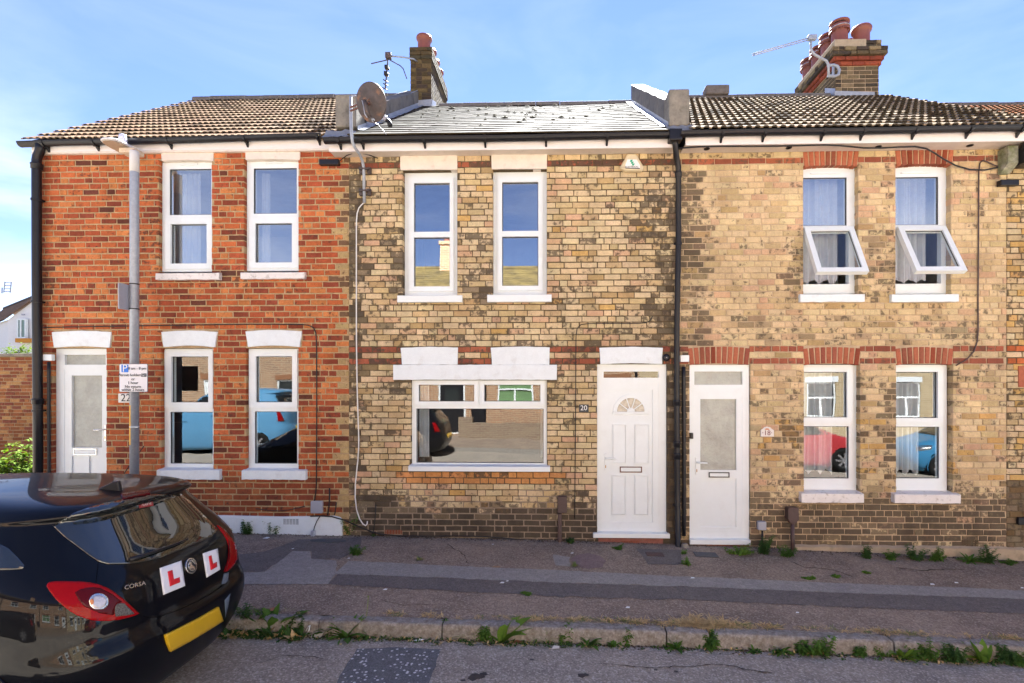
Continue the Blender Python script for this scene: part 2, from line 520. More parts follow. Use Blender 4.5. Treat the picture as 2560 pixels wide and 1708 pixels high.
PAVM = tarmac('brown_footway_tarmac', (0.31, 0.242, 0.182), (0.48, 0.41, 0.33), patch=(0.165, 0.128, 0.105), patch_amt=0.95, chip_scale=85, chip_amt=0.6)
LGREY = tarmac('light_grey_tarmac', (0.33, 0.312, 0.278), (0.44, 0.42, 0.40), chip_amt=0.3, patch=(0.235, 0.225, 0.235), chip_scale=110)
DGREY = tarmac('dark_grey_tarmac', (0.175, 0.155, 0.138), (0.29, 0.27, 0.25), chip_amt=0.35, patch=(0.125, 0.116, 0.118), chip_scale=110)
PINKM = tarmac('worn_pink_tarmac', (0.25, 0.18, 0.17), (0.38, 0.3, 0.29), patch=(0.18, 0.135, 0.13), chip_scale=170)
CHIPM = tarmac('chipped_asphalt', (0.15, 0.155, 0.16), (0.25, 0.26, 0.265), patch=(0.11, 0.115, 0.12), big=0.95)
EARTH = mat('bare_earth', (0.10, 0.085, 0.06), 0.95, 0.3, 6, 0.5)

XS = [-60, -40, -25, -16] + [x * 0.5 for x in range(-24, 25)] + [16, 25, 40, 60]
XSW = [-400, -200, -100] + XS + [100, 200, 400]
sheet('ground', EARTH, XSW, [-400, -100, -40, -9, -2, 0, 2, 4, 9, 30, 100, 400], lambda x, y: zg(max(-60, min(60, x))) - 0.32)
sheet('road', ROADM, XS, [OY + 0.02, -8, -6.5, -5.6, -5, -4, -3, KY - 0.02], zroad)
sheet('pavement', PAVM, XS, [KY + 0.11, -1.5, -0.7, 0.25], zpave)
sheet('opposite_pavement', PAVM, XS, [WY - 0.3, -10.5, OY - 0.11], lambda x, y: zg(x) - 0.05)
sheet('side_path', PAVM, [-60, -30, -20, -14, -10, -8, -7, -6.55], [0.25, 2, 4.5], lambda x, y: zg(x) - 0.02)

def ground_poly(name, m, pts, lift=0.004, f=None):
    f = f or zpave
    mb = MB(); rr = random.Random(len(pts) + int(pts[0][0]))
    P0 = [gp(x, y, f) for x, y in pts]; P = []
    for a, b in zip(P0, P0[1:] + P0[:1]):
        n = max(1, int((b - a).length / .07))
        for k in range(n): P.append(a.lerp(b, k / n) + Vector((rr.uniform(-.009, .009), rr.uniform(-.009, .009), 0)))
    mb.add([(p.x, p.y, f(p.x, p.y) + lift) for p in P], [tuple(range(len(P) - 1, -1, -1))])
    return struct(mb.build(name, m))
def ground_strip(name, m, up, lo, lift=0.004):
    mb = MB()
    U = [gp(*p) for p in up]; L = [gp(*p) for p in lo]
    xs = np.linspace(max(U[0].x, L[0].x), min(U[-1].x, L[-1].x), 110)
    rr = random.Random(3)
    uy = np.interp(xs, [p.x for p in U], [p.y for p in U]); ly = np.interp(xs, [p.x for p in L], [p.y for p in L])
    v = []
    for x, a, b in zip(xs, uy, ly):
        a += rr.uniform(-.010, .010); b += rr.uniform(-.014, .014)
        v += [(x, a, zpave(x, a) + lift), (x, b, zpave(x, b) + lift)]
    mb.add(v, [(2 * i, 2 * i + 1, 2 * i + 3, 2 * i + 2) for i in range(len(xs) - 1)])
    return struct(mb.build(name, m))
ground_strip('light_tarmac_strip', LGREY, [(778, 1398), (1100, 1414.5), (1400, 1427), (1700, 1442), (2100, 1459), (2560, 1478), (2900, 1494)],
             [(835, 1437), (1100, 1445.7), (1400, 1458), (1700, 1467), (2100, 1483), (2560, 1499), (2900, 1513)])
ground_strip('dark_tarmac_strip', DGREY, [(841, 1435.6), (1100, 1445.7), (1400, 1458), (1700, 1467), (2100, 1483), (2560, 1499), (2900, 1513)],
             [(818, 1462), (1100, 1477), (1400, 1493), (1700, 1500), (2100, 1518), (2560, 1535), (2900, 1550)])
ground_poly('light_tarmac_patch', LGREY, [(734, 1378), (778, 1379), (779, 1398), (842, 1402), (841, 1436), (819, 1461), (600, 1462), (520, 1458), (560, 1431), (661, 1431)])
ground_poly('dark_tarmac_patch', DGREY, [(748, 1350), (905, 1344), (900, 1372), (850, 1398), (780, 1397), (778, 1379), (734, 1378), (661, 1430), (520, 1430), (540, 1394), (660, 1380)])
ground_poly('worn_tarmac_patch', PINKM, [(1425, 1400), (1440, 1389), (1470, 1384), (1500, 1391), (1514, 1404), (1505, 1419), (1470, 1423), (1440, 1418)])
ground_poly('grey_tarmac_patch', LGREY, [(1382, 1386), (1424, 1394), (1426, 1418), (1388, 1414)], 0.003)
ground_poly('tarmac_repair', DGREY, [(1590, 1372), (1700, 1376), (1705, 1412), (1622, 1412)], 0.003)
ground_poly('chipped_road_patch', CHIPM, [(893, 1622.7), (1000, 1620), (1104, 1625), (1088, 1668), (1070, 1708), (1040, 1780), (800, 1790), (841, 1708)], 0.004, zroad)
for px, py, r in ((1192, 1692, .040), (1182, 1697, .03), (1210, 1686, .025), (1455, 1690, .028), (1465, 1688, .018), (1158, 1702, .016), (1690, 1680, .014), (1640, 1676, .01), (1330, 1650, .012)):
    c = gp(px, py, zroad)
    mb = MB(); rr = random.Random(int(px))
    v = [(c.x + math.cos(a) * r * rr.uniform(.6, 1.3) * 1.4, c.y + math.sin(a) * r * rr.uniform(.5, 1.2), zroad(c.x, c.y) + .003) for a in np.linspace(0, 6.0, 11)]
    mb.add(v, [tuple(range(11))])
    struct(mb.build('oil_stain', mat('oil_stain', (0.035, 0.033, 0.035), 0.6, 0.3, 40) if 'oil_stain' not in MATS else MATS['oil_stain']))

CRACKM = mat('crack_shadow', (0.03, 0.026, 0.024), 0.95, 0.2, 40)
def crack(pts, w=.006, f=zpave, seed=1):
    rr = random.Random(seed); P = [gp(*p, f) for p in pts]; Q = []
    for a, b in zip(P, P[1:]):
        n = max(2, int((b - a).length / .05))
        Q += [a.lerp(b, k / n) + Vector((rr.uniform(-.018, .018), rr.uniform(-.012, .012), 0)) for k in range(n)]
    v = []
    for i, q in enumerate(Q):
        ww = w * rr.uniform(.25, 1) * (0.2 if i in (0, len(Q) - 1) else 1)
        d = (Q[min(i + 1, len(Q) - 1)] - Q[max(i - 1, 0)]); d.z = 0; d.normalize()
        n_ = Vector((-d.y, d.x, 0)) * ww
        for sgn in (1, -1): p = q + n_ * sgn; v.append((p.x, p.y, f(p.x, p.y) + .0075))
    mb = MB(); mb.add(v, [(2 * i, 2 * i + 2, 2 * i + 3, 2 * i + 1) for i in range(len(Q) - 1)])
    struct(mb.build('tarmac_crack', CRACKM))
crack([(1960, 1398), (2010, 1420), (2080, 1425), (2150, 1450)], .007, seed=2)
crack([(1120, 1362), (1160, 1390), (1172, 1415)], .005, seed=3)
crack([(2240, 1420), (2300, 1428), (2420, 1424)], .009, seed=4)
crack([(930, 1498), (1010, 1515), (1100, 1512)], .004, seed=5)
crack([(1480, 1660), (1620, 1672), (1800, 1664), (1960, 1690)], .006, zroad, 6)
crack([(640, 1660), (720, 1640), (830, 1650)], .005, zroad, 7)
# kerb: separate granite stones
kerb = bpy.data.objects.new('kerb', None); COL.objects.link(kerb); kerb['kind'] = 'structure'
def kx(px): return gp(px, 1590, lambda x, y: zpave(x, KY)).x if False else at(px, 0, KY).x
edges = [(-9.5, -8.1), (-8.09, -6.4), (-6.39, -4.9), (-4.89, -3.35), (-3.34, kx(795)), (kx(796.5), kx(1103)), (kx(1106), kx(1665)), (kx(1669), kx(1773)),
         (kx(1788), kx(2235)), (kx(2239), 4.3), (4.31, 6.1), (6.11, 8.4)]
for i, (a, b) in enumerate(edges):
    mb = MB()
    n = max(3, int((b - a) / 0.06))
    rr = random.Random(i + 50)
    prof = [(0.0, -0.20), (0.0, -0.022), (0.004, -0.007), (0.014, 0.002), (0.06, 0.004), (0.115, 0.001), (0.115, -0.2)]
    v = []
    for k in range(n + 1):
        x = a + (b - a) * k / n
        for (dy, dz) in prof:
            w = noise.noise(Vector((x * 6, dy * 20, i * 3.1))) * 0.006
            e = 0.008 if k in (0, n) and dz > -0.05 else 0
            v.append((x, KY + dy + w + (e if dy < 0.03 else 0), zpave(x, KY) + dz + noise.noise(Vector((x * 9, dy * 30, 7.7 + i))) * 0.004 - e))
    m_ = len(prof)
    f = [(k * m_ + j, (k + 1) * m_ + j, (k + 1) * m_ + j + 1, k * m_ + j + 1) for k in range(n) for j in range(m_ - 1)]
    f += [tuple(range(m_)), tuple(n * m_ + j for j in range(m_ - 1, -1, -1))]
    mb.add(v, f)
    mb.build('kerb_stone', KERBM, kerb)
ok = bpy.data.objects.new('opposite_kerb', None); COL.objects.link(ok); ok['kind'] = 'structure'
for i in range(-13, 14):
    mb = MB(); a, b = i * 1.2, i * 1.2 + 1.19
    za, zb = zg(a) - 0.05, zg(b) - 0.05
    mb.add([(a, OY - .12, za - .3), (b, OY - .12, zb - .3), (b, OY, zb - .3), (a, OY, za - .3), (a, OY - .12, za + .004), (b, OY - .12, zb + .004), (b, OY, zb + .004), (a, OY, za + .004)],
           [(4, 5, 6, 7), (3, 2, 6, 7)[::-1], (0, 1, 5, 4)[::-1], (1, 2, 6, 5)[::-1], (0, 4, 7, 3)[::-1]])
    mb.build('kerb_stone', KERBM, ok)

# ---------------------------------------------------------------- bricks
def brick_shape(seed, w, h, d=0.1, ch=0.005):
    """A worn brick: irregular front face with rubbed arrises. Unit size, front at y=0."""
    rr = random.Random(seed)
    cx, cz, cy = ch / w, ch / h, 0.007 / d
    def ringpts(ix, iz, j):
        p = [(-.5, -.5), (-.17, -.5), (.2, -.5), (.5, -.5), (.5, .5), (.15, .5), (-.2, .5), (-.5, .5)]
        return [(x * (1 - 2 * ix) + rr.uniform(-j, j) * 0.004 / w, z * (1 - 2 * iz) + rr.uniform(-j, j) * 0.0035 / h) for x, z in p]
    a = ringpts(0, 0, .6)
    b = ringpts(cx, cz, 1.0)
    v = [(-.5, 1, -.5), (.5, 1, -.5), (.5, 1, .5), (-.5, 1, .5)]
    v += [(x, cy, z) for x, z in a]
    v += [(x, rr.uniform(0, .02), z) for x, z in b]
    f = [(4 + i, 4 + (i + 1) % 8, 12 + (i + 1) % 8, 12 + i) for i in range(8)]
    f.append(tuple(range(12, 20)))
    f += [(0, 1, 7, 6, 5, 4), (1, 2, 8, 7), (2, 3, 11, 10, 9, 8), (3, 0, 4, 11)]
    return v, f
BRV = [brick_shape(i, .2, .065) for i in range(5)] + [brick_shape(20 + i, .095, .065) for i in range(3)]
DARKLIP = mat('dark_tile_edge', (0.06, 0.047, 0.032), 0.95, 0.4, 30, 0.4)  # darker colour for the tile roll lips and slate front edges
class Masonry:
    """Collects bricks; the ones that show largest become single objects, the rest one joined mass."""
    def __init__(s, parent, m, mm, name='brick'):
        s.parent, s.m, s.mm, s.name, s.items = parent, m, mm, name, []
    def add(s, M, w, h, col, depth=0.1, rank=None):
        s.items.append((M, w, h, depth, col, w * h if rank is None else rank))
    def finish(s, limit, mass='brickwork', var=BRV, mass_parent=None):
        order = sorted(range(len(s.items)), key=lambda i: -s.items[i][5])
        singles, rest = order[:limit], order[limit:]
        meshes = {}
        rr = random.Random(5)
        for i in singles:
            M, w, h, d, col, _ = s.items[i]
            k = rr.randrange(5) if w > .14 else 5 + rr.randrange(3)
            if k not in meshes:
                me = bpy.data.meshes.new(s.name)
                me.from_pydata(var[k][0], [], var[k][1]); me.materials.append(s.m)
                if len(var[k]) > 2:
                    me.materials.append(DARKLIP); me.polygons.foreach_set('material_index', var[k][2])
                meshes[k] = me
            o = bpy.data.objects.new(s.name, meshes[k])
            COL.objects.link(o)
            o.parent = s.parent
            o.matrix_local = M @ Matrix.Diagonal((w, d, h, 1))
            o.color = (*col[:3], col[3] if len(col) > 3 else 0.0)
        if rest:
            mb = MB(); mi = []
            for i in rest:
                M, w, h, d, col, _ = s.items[i]
                k = rr.randrange(5) if w > .14 else 5 + rr.randrange(3)
                T = np.array(M @ Matrix.Diagonal((w, d, h, 1)))
                V = np.array(var[k][0]); V = V @ T[:3, :3].T + T[:3, 3]
                mb.add(V.tolist(), var[k][1], col)
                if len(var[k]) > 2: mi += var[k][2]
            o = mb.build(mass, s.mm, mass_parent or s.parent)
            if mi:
                o.data.materials.append(DARKLIP); o.data.polygons.foreach_set('material_index', mi)
            o['kind'] = 'stuff'
            return o

def lay(xs, xe, nobrick, seed, colour, k0=-34, k1=36, header=0.3, bh=.065, jt=.005):
    """Course by course: returns (x0, x1, zc, h, colour) for the facade."""
    rr = random.Random(seed)
    out, prev = [], []
    for k in range(k0, k1):
        z0 = EYE + 0.235 + 0.075 * k
        zc = z0 + 0.0375
        if zc < zg((xs + xe) / 2) - 0.25: continue
        x = xs - rr.uniform(0, .2)
        joints = []
        segs = []
        while x < xe:
            opts = [.208, .104] if rr.random() > header else [.104, .208]
            best = None
            for L in opts:
                L += rr.uniform(-.006, .006)
                e = x + L
                dmin = min([abs(e - q) for q in prev], default=1)
                if dmin > .032: best = L; break
            L = best or rr.choice((.208, .155, .104))
            segs.append((x + jt, x + L - jt))
            x += L
            joints.append(x)
        prev = joints
        for a, b in segs:
            a, b = max(a, xs + .002), min(b, xe - .002)
            if b - a < .02: continue
            parts = [(a, b)]
            for (nx0, nx1, nz0, nz1) in nobrick:
                if nz0 < zc - .012 and nz1 > zc + .012 or (nz0 < zc < nz1):
                    q = []
                    for (c, d) in parts:
                        if nx1 <= c or nx0 >= d: q.append((c, d)); continue
                        if nx0 > c: q.append((c, nx0))
                        if nx1 < d: q.append((nx1, d))
                    parts = q
            for c, d in parts:
                if d - c < .025: continue
                out.append((c, d, zc + rr.uniform(-.002, .002), bh + rr.uniform(-.003, .003), colour((c + d) / 2, zc, k, d - c, rr)))
    return out
def blend(a, b, t): return tuple(x * (1 - t) + y * t for x, y in zip(a, b))
def jit(c, rr, v=.1):
    k = 1 + rr.uniform(-v, v)
    return tuple(max(.003, q * k * (1 + rr.uniform(-.03, .03))) for q in c)
def bump2(px, py, cx, cy, rx, ry):      # soft spot with its centre and half-widths in facade pixels
    return math.exp(-(((px - cx) / rx) ** 2 + ((py - cy) / ry) ** 2))
def box2(px, py, x0, y0, x1, y1, s=14):
    f = lambda t: 1 / (1 + math.exp(-t / s))
    return f(px - x0) * f(x1 - px) * f(py - y0) * f(y1 - py)
AL = 0.84
O1, O2, O3, O4, O5 = lin(202, 112, 68, AL), lin(180, 92, 60, AL), lin(150, 77, 56, AL), lin(216, 136, 82, AL), lin(112, 66, 52, AL)
Y1, Y2, Y3, Y4, Y5 = lin(224, 200, 158, AL), lin(211, 184, 138, AL), lin(194, 165, 118, AL), lin(217, 179, 142, AL), lin(212, 172, 108, AL)
DK1, DK2, DK3 = lin(78, 68, 58, AL), lin(60, 52, 47, AL), lin(112, 98, 78, AL)
RED1, RED2 = lin(180, 106, 80, AL), lin(158, 92, 72, AL)
def col22(x, z, k, w, rr):
    px, py = proj(x, 0, z)
    t = rr.random()
    c = O1 if t < .42 else O2 if t < .70 else O3 if t < .86 else O4 if t < .965 else O5
    if 610 < px < 770 and 660 < py: pass
    dark = max(box2(px, py, 360, 480, 400, 700) * .5, bump2(px, py, 110, 700, 22, 60), bump2(px, py, 560, 690, 30, 22), bump2(px, py, 600, 690, 20, 20))
    if py > 1195: c = blend(c, lin(140, 82, 60, AL), .5)
    soot = min(1, .12 + .7 * dark + rr.uniform(0, .3))
    if px > 846 + (12 if k % 2 else -8):      # the toothed edge where the red house meets the yellow one
        c = Y3; soot = rr.choice((.3, 1))
    return jit(c, rr, .13) + (soot,)
def col20(x, z, k, w, rr):
    px, py = proj(x, 0, z)
    if k in (33, 0, 2):
        return jit(RED1 if rr.random() < .6 else RED2, rr, .12) + (rr.uniform(.3, .9),)
    if k >= 35: return jit(RED2, rr, .12)
    t = rr.random()
    c = Y1 if t < .54 else Y2 if t < .82 else Y3 if t < .87 else Y4 if t < .98 else Y5
    if px < 868 and rr.random() < .4: c = O1
    s = 0.04
    s = max(s, box2(px, py, 872, 430, 906, 1300, 8) * .75)
    s = max(s, box2(px, py, 1628, 430, 1690, 1000, 18) * .74)
    s = max(s, bump2(px, py, 1640, 540, 70, 100) * .6)
    s = max(s, box2(px, py, 880, 1268, 1700, 1400, 10))
    s = max(s, box2(px, py, 880, 1228, 1015, 1400, 12) * .9)
    s = max(s, box2(px, py, 1395, 1232, 1500, 1400, 12) * .8)
    s = max(s, box2(px, py, 970, 560, 1008, 790, 10) * .65, box2(px, py, 1205, 600, 1232, 780, 10) * .6)
    s = max(s, box2(px, py, 1370, 680, 1440, 870, 18) * .25, box2(px, py, 880, 820, 1640, 868, 12) * .28)
    s = max(s, box2(px, py, 1146, 560, 1228, 800, 12) * .3, bump2(px, py, 990, 960, 45, 40) * .6, bump2(px, py, 1395, 1000, 30, 90) * .35)
    s = max(s, box2(px, py, 1640, 950, 1720, 1400, 8) * .9)
    s = max(s, box2(px, py, 900, 388, 1000, 402, 6) * .8, box2(px, py, 880, 690, 1010, 860, 25) * .3)
    if 1000 < px < 1400 and 1182 < py < 1212: c = lin(214, 152, 96, AL)
    soot = min(1, max(0, s * 1.15 + rr.uniform(-.25, .25)) + (rr.uniform(.15, .55) if rr.random() < .25 else .05))
    if rr.random() < s * s: c = blend(c, DK1 if rr.random() < .5 else DK2, .45 + .5 * s)
    return jit(c, rr, .08) + (soot,)
def col18(x, z, k, w, rr):
    px, py = proj(x, 0, z)
    if k == 33 or k in (0, 2): return jit(RED1 if rr.random() < .55 else RED2, rr, .12) + (rr.uniform(.1, .6),)
    if k >= 35: return jit(RED2, rr, .12)
    t = rr.random()
    c = lin(227, 201, 156, AL) if t < .56 else Y2 if t < .84 else Y4 if t < .96 else Y3
    s = 0.05
    s = max(s, box2(px, py, 1692, 425, 1765, 700, 14) * .9, box2(px, py, 1692, 700, 1775, 1400, 10) * .6)
    s = max(s, box2(px, py, 1692, 860, 1722, 1400, 6) * .95)
    s = max(s, box2(px, py, 1960, 940, 2010, 1240, 12) * .62, box2(px, py, 2140, 930, 2175, 1240, 10) * .55)
    s = max(s, box2(px, py, 2205, 930, 2242, 1240, 10) * .8, box2(px, py, 2376, 930, 2400, 1240, 8) * .5)
    s = max(s, box2(px, py, 1960, 560, 2010, 760, 10) * .5, box2(px, py, 2140, 560, 2240, 760, 15) * .42)
    s = max(s, box2(px, py, 1700, 1228, 2600, 1400, 18) * .85, box2(px, py, 1700, 780, 2600, 868, 20) * .34)
    s = max(s, box2(px, py, 1870, 905, 2600, 1000, 25) * .35, box2(px, py, 1870, 1100, 1960, 1240, 25) * .4)
    s = max(s, box2(px, py, 1700, 385, 1960, 402, 6) * .5)
    if py > 1040 and py < 1200 and rr.random() < .22: c = Y5
    soot = min(1, max(0, s * 1.1 + rr.uniform(-.25, .25)) + (rr.uniform(.15, .5) if rr.random() < .2 else .03))
    if rr.random() < s * s: c = blend(c, DK3 if rr.random() < .5 or py < 1250 else DK1, .35 + .55 * s)
    return jit(c, rr, .07) + (soot,)
def col16(x, z, k, w, rr):
    if k in (0, 2): return jit(O1, rr, .12)
    px, py = proj(x, 0, z)
    c = Y1 if rr.random() < .5 else Y2 if rr.random() < .6 else Y5
    if py > 1200 and rr.random() < .9: c = blend(c, DK1, .75)
    return jit(c, rr, .1) + (rr.uniform(.1, .6),)

def rect0(px0, py0, px1, py1, y=0.0):
    a, b = at(px0, py1, y), at(px1, py0, y)
    return (a.x, b.x, a.z, b.z)

# ---------------------------------------------------------------- windows and doors
def pane_in(root, r, y, parent, m=None, name='pane'):
    if m is None: m = GLASSUP if r[2] > EYE + 1.0 else GLASS
    mb = MB(); mb.box(r[0] - .006, r[1] + .006, y, y + .004, r[2] - .006, r[3] + .006)
    return mb.build(name, m or GLASS, parent)
def curtain(parent, x0, x1, z0, z1, y, seed, scallop=0.0, m=None):
    rr = random.Random(seed)
    mb = MB(); nx, nzz = 70, 8
    ph = [rr.uniform(0, 6) for _ in range(4)]
    v = []
    for j in range(nzz + 1):
        for i in range(nx + 1):
            u = i / nx
            x = x0 + (x1 - x0) * u
            yy = y + .016 * math.sin(u * 44 + ph[0]) + .014 * math.sin(u * 27 + ph[1]) + .006 * math.sin(u * 90 + ph[2])
            zb = z0 + (abs(math.sin(u * 11 + ph[3])) * scallop if scallop else 0)
            v.append((x, yy, zb + (z1 - zb) * j / nzz))
    f = [(j * (nx + 1) + i, j * (nx + 1) + i + 1, (j + 1) * (nx + 1) + i + 1, (j + 1) * (nx + 1) + i) for j in range(nzz) for i in range(nx)]
    mb.add(v, f)
    return mb.build('net_curtain', m or VOILE, parent, smooth=True)
def voile():
    m = mat('voile', (0.80, 0.82, 0.84), 0.9, 0.10, 16)
    n, l = m.node_tree.nodes, m.node_tree.links
    p = n['Principled BSDF']
    tr = n.new('ShaderNodeBsdfTransparent')
    tl = n.new('ShaderNodeBsdfTranslucent'); tl.inputs['Color'].default_value = (.8, .82, .84, 1)
    m1 = n.new('ShaderNodeMixShader'); m1.inputs[0].default_value = 0.25
    m2 = n.new('ShaderNodeMixShader'); m2.inputs[0].default_value = 0.18
    l.new(p.outputs[0], m1.inputs[1]); l.new(tl.outputs[0], m1.inputs[2])
    l.new(m1.outputs[0], m2.inputs[1]); l.new(tr.outputs[0], m2.inputs[2])
    l.new(m2.outputs[0], n['Material Output'].inputs['Surface'])
    return m
VOILE = voile()

def window(root, frame, panes, sashes=(), sill=None, yf=.085, sill_m=None, sill_d=.05, opening=None, vents=(), seed=0, beads=True, open_at=()):
    """Frame, panes and sashes from facade measurements; returns the window part and the hole in the brickwork."""
    fr = rect0(*frame, yf)
    hol = [rect0(*p, yf) for p in panes]
    mb = MB(); mb.plate(fr, hol, yf, yf + .07)
    w = mb.build('window', UPVC, root, bevel=.004)
    for i, s in enumerate(sashes):
        sr = rect0(*s, yf)
        inside = [h for h in hol if sr[0] < (h[0] + h[1]) / 2 < sr[1] and sr[2] < (h[2] + h[3]) / 2 < sr[3]]
        mb = MB(); mb.plate(sr, inside, yf - .018, yf - .001)
        mb.build('sash', UPVC, w, bevel=.005)
    for hi, h in enumerate(hol):
        if hi in open_at: continue
        pane_in(root, h, yf + .022, w)
        if beads:
            mb = MB(); t = .007
            mb.plate((h[0] - .001, h[1] + .001, h[2] - .001, h[3] + .001), [(h[0] + t, h[1] - t, h[2] + t, h[3] - t)], yf + .010, yf + .0215)
            mb.build('gasket', GASK, w)
    for v in vents:
        vr = rect0(*v, yf - .02)
        mb = MB(); mb.box(vr[0], vr[1], yf - .022, yf - .0005, vr[2], vr[3])
        mb.build('trickle_vent', UPVC, w, bevel=.002)
    op = rect0(*opening) if opening else (fr[0] - .004, fr[1] + .004, fr[2] - .004, fr[3] + .004)
    if sill:
        s = rect0(*sill, -sill_d)
        mb = MB()
        yb = yf + .01
        rr = random.Random(seed)
        n = 14
        v = []
        for i in range(n + 1):
            x = s[0] + (s[1] - s[0]) * i / n
            j = lambda a: rr.uniform(-a, a) if sill_m is not UPVC else 0
            v += [(x, yb, s[2]), (x, -sill_d + j(.002), s[2] + j(.004)), (x, -sill_d + j(.002), s[3] - .006 + j(.002)), (x, -sill_d + .006, s[3] + j(.002)), (x, yb, s[3] + .018)]
        f = [(i * 5 + k, (i + 1) * 5 + k, (i + 1) * 5 + (k + 1) % 5, i * 5 + (k + 1) % 5) for i in range(n) for k in range(5)]
        f += [tuple(range(5)), tuple(n * 5 + k for k in (4, 3, 2, 1, 0))]
        mb.add(v, f)
        mb.build('sill', sill_m or PAINT, w)
        op = (op[0], op[1], min(op[2], s[3] + .0), op[3])
    return w, op
GASK = mat('black_gasket', (0.02, 0.02, 0.022), 0.5, 0.0)
def lintel(root, poly, y0=-.012, y1=.10, m=None, seed=1, rough=.003):
    """Painted arch or beam; poly in facade pixels, clockwise from top left."""
    rr = random.Random(seed)
    P = []
    for i, p in enumerate(poly):
        q = poly[(i + 1) % len(poly)]
        n = max(1, int(math.hypot(q[0] - p[0], q[1] - p[1]) / 12))
        for k in range(n):
            t = k / n
            a = at(p[0] + (q[0] - p[0]) * t, p[1] + (q[1] - p[1]) * t, 0)
            P.append((a.x + rr.uniform(-rough, rough) * .7, a.z + rr.uniform(-rough, rough) * .7))
    mb = MB(); mb.prism(P, y0, y1)
    o = mb.build('lintel', m or PAINT, root)
    b = o.modifiers.new('bevel', 'BEVEL'); b.width = .004; b.segments = 1; b.limit_method = 'ANGLE'; b.angle_limit = 1.0
    xs = [p[0] for p in P]; zs = [p[1] for p in P]
    return (min(xs) + .004, max(xs) - .004, min(zs) + .004, max(zs) - .004)
def arch(x0, y0, x1, y1, rise=4, flare=4):
    """Cambered flat arch outline in pixels: top left, clockwise."""
    c = (x0 + x1) / 2
    return [(x0, y0 + rise), (x0 + (x1 - x0) * .25, y0 + 1), (c, y0), (x1 - (x1 - x0) * .25, y0 + 1), (x1, y0 + rise),
            (x1 - flare, y1), (x1 - (x1 - x0) * .25, y1 - rise * .7), (c, y1 - rise), (x0 + (x1 - x0) * .25, y1 - rise * .7), (x0 + flare, y1)]

def wall_part(root, xs, xe, m, holes, ztop, zbot=-.6):
    mb = MB()
    mb.plate((xs, xe, zbot, ztop), holes, .008, .008)
    for (a, b, c, d) in holes:
        for q in ([(a - .004, .008, c), (a - .004, .16, c), (a - .004, .16, d), (a - .004, .008, d)], [(b + .004, .16, c), (b + .004, .008, c), (b + .004, .008, d), (b + .004, .16, d)],
                  [(a, .16, d + .002), (b, .16, d + .002), (b, .008, d + .002), (a, .008, d + .002)], [(a, .008, c), (b, .008, c), (b, .16, c), (a, .16, c)]):
            mb.quad(*q)
    return mb.build('wall', m, root)
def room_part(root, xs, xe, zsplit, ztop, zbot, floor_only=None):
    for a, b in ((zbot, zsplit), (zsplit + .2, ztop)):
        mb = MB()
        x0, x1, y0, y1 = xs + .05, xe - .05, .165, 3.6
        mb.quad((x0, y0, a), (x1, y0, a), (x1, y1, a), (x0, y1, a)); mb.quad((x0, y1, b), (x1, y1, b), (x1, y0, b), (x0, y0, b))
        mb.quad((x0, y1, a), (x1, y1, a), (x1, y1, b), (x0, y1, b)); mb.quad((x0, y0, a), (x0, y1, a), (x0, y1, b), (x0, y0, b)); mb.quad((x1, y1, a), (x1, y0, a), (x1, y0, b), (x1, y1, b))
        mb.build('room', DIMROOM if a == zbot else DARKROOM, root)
def shell(root, xs, xe, m, ztop):
    mb = MB()
    mb.quad((xe, 6.2, -.6), (xs, 6.2, -.6), (xs, 6.2, ztop), (xe, 6.2, ztop))
    mb.quad((xs, 6.2, -.6), (xs, .16, -.6), (xs, .16, ztop), (xs, 6.2, ztop))
    mb.quad((xe, .16, -.6), (xe, 6.2, -.6), (xe, 6.2, ztop), (xe, .16, ztop))
    return mb.build('rear_walls', m, root)
MORTL = mat('pale_repointing', (0.27, 0.21, 0.15), 0.9, 0.25, 14, 0.6, spot=.5, spot_scale=6, spot_col=(.12, .1, .08))
# ---------------------------------------------------------------- roofs
def tile_shape(w, L, rolls, hgt, th, seed):
    """Concrete roll tile; x across, y up the slope, z out of the roof; front lip at y=0."""
    rr = random.Random(seed)
    xs, zs = [], []
    p = w / rolls
    for r in range(rolls):
        x = -w / 2 + r * p
        for a, b in ((0, 0), (.30, 0), (.44, 1), (.84, 1)):
            xs.append(x + a * p); zs.append(b * hgt)
    xs.append(w / 2); zs.append(0)
    n = len(xs)
    v = [(x, rr.uniform(-.003, .003), z + th) for x, z in zip(xs, zs)]
    v += [(x, L, z + th * .4) for x, z in zip(xs, zs)]
    v += [(x, .002, z) for x, z in zip(xs, zs)]
    v += [(x, L * .6, z) for x, z in zip(xs, zs)]
    f = [(i, i + 1, n + i + 1, n + i) for i in range(n - 1)]
    f += [(2 * n + i, 2 * n + i + 1, i + 1, i) for i in range(n - 1)]
    f += [(3 * n + i, 3 * n + i + 1, 2 * n + i + 1, 2 * n + i) for i in range(n - 1)]
    f += [(0, n, 3 * n, 2 * n), (2 * n - 1, n - 1, 3 * n - 1, 4 * n - 1)]
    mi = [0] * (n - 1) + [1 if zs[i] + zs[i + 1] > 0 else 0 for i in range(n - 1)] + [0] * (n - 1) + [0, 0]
    return v, f, mi
def slate_shape(w, L, th, seed):
    rr = random.Random(seed)
    j = lambda a: rr.uniform(-a, a)
    x0, x1 = -w / 2 + .0015, w / 2 - .0015
    v = [(x0, j(.004), th + j(.001)), (x0 + w * .3, j(.004), th), (x0 + w * .7, j(.004), th), (x1, j(.004), th + j(.001)), (x1, L, th * .3), (x0, L, th * .3),
         (x0, .003, 0), (x1, .003, 0)]
    f = [(0, 1, 2, 3, 4, 5), (6, 7, 3, 2, 1, 0), (6, 0, 5), (7, 4, 3)]
    return v, f, [0, 1, 0, 0]

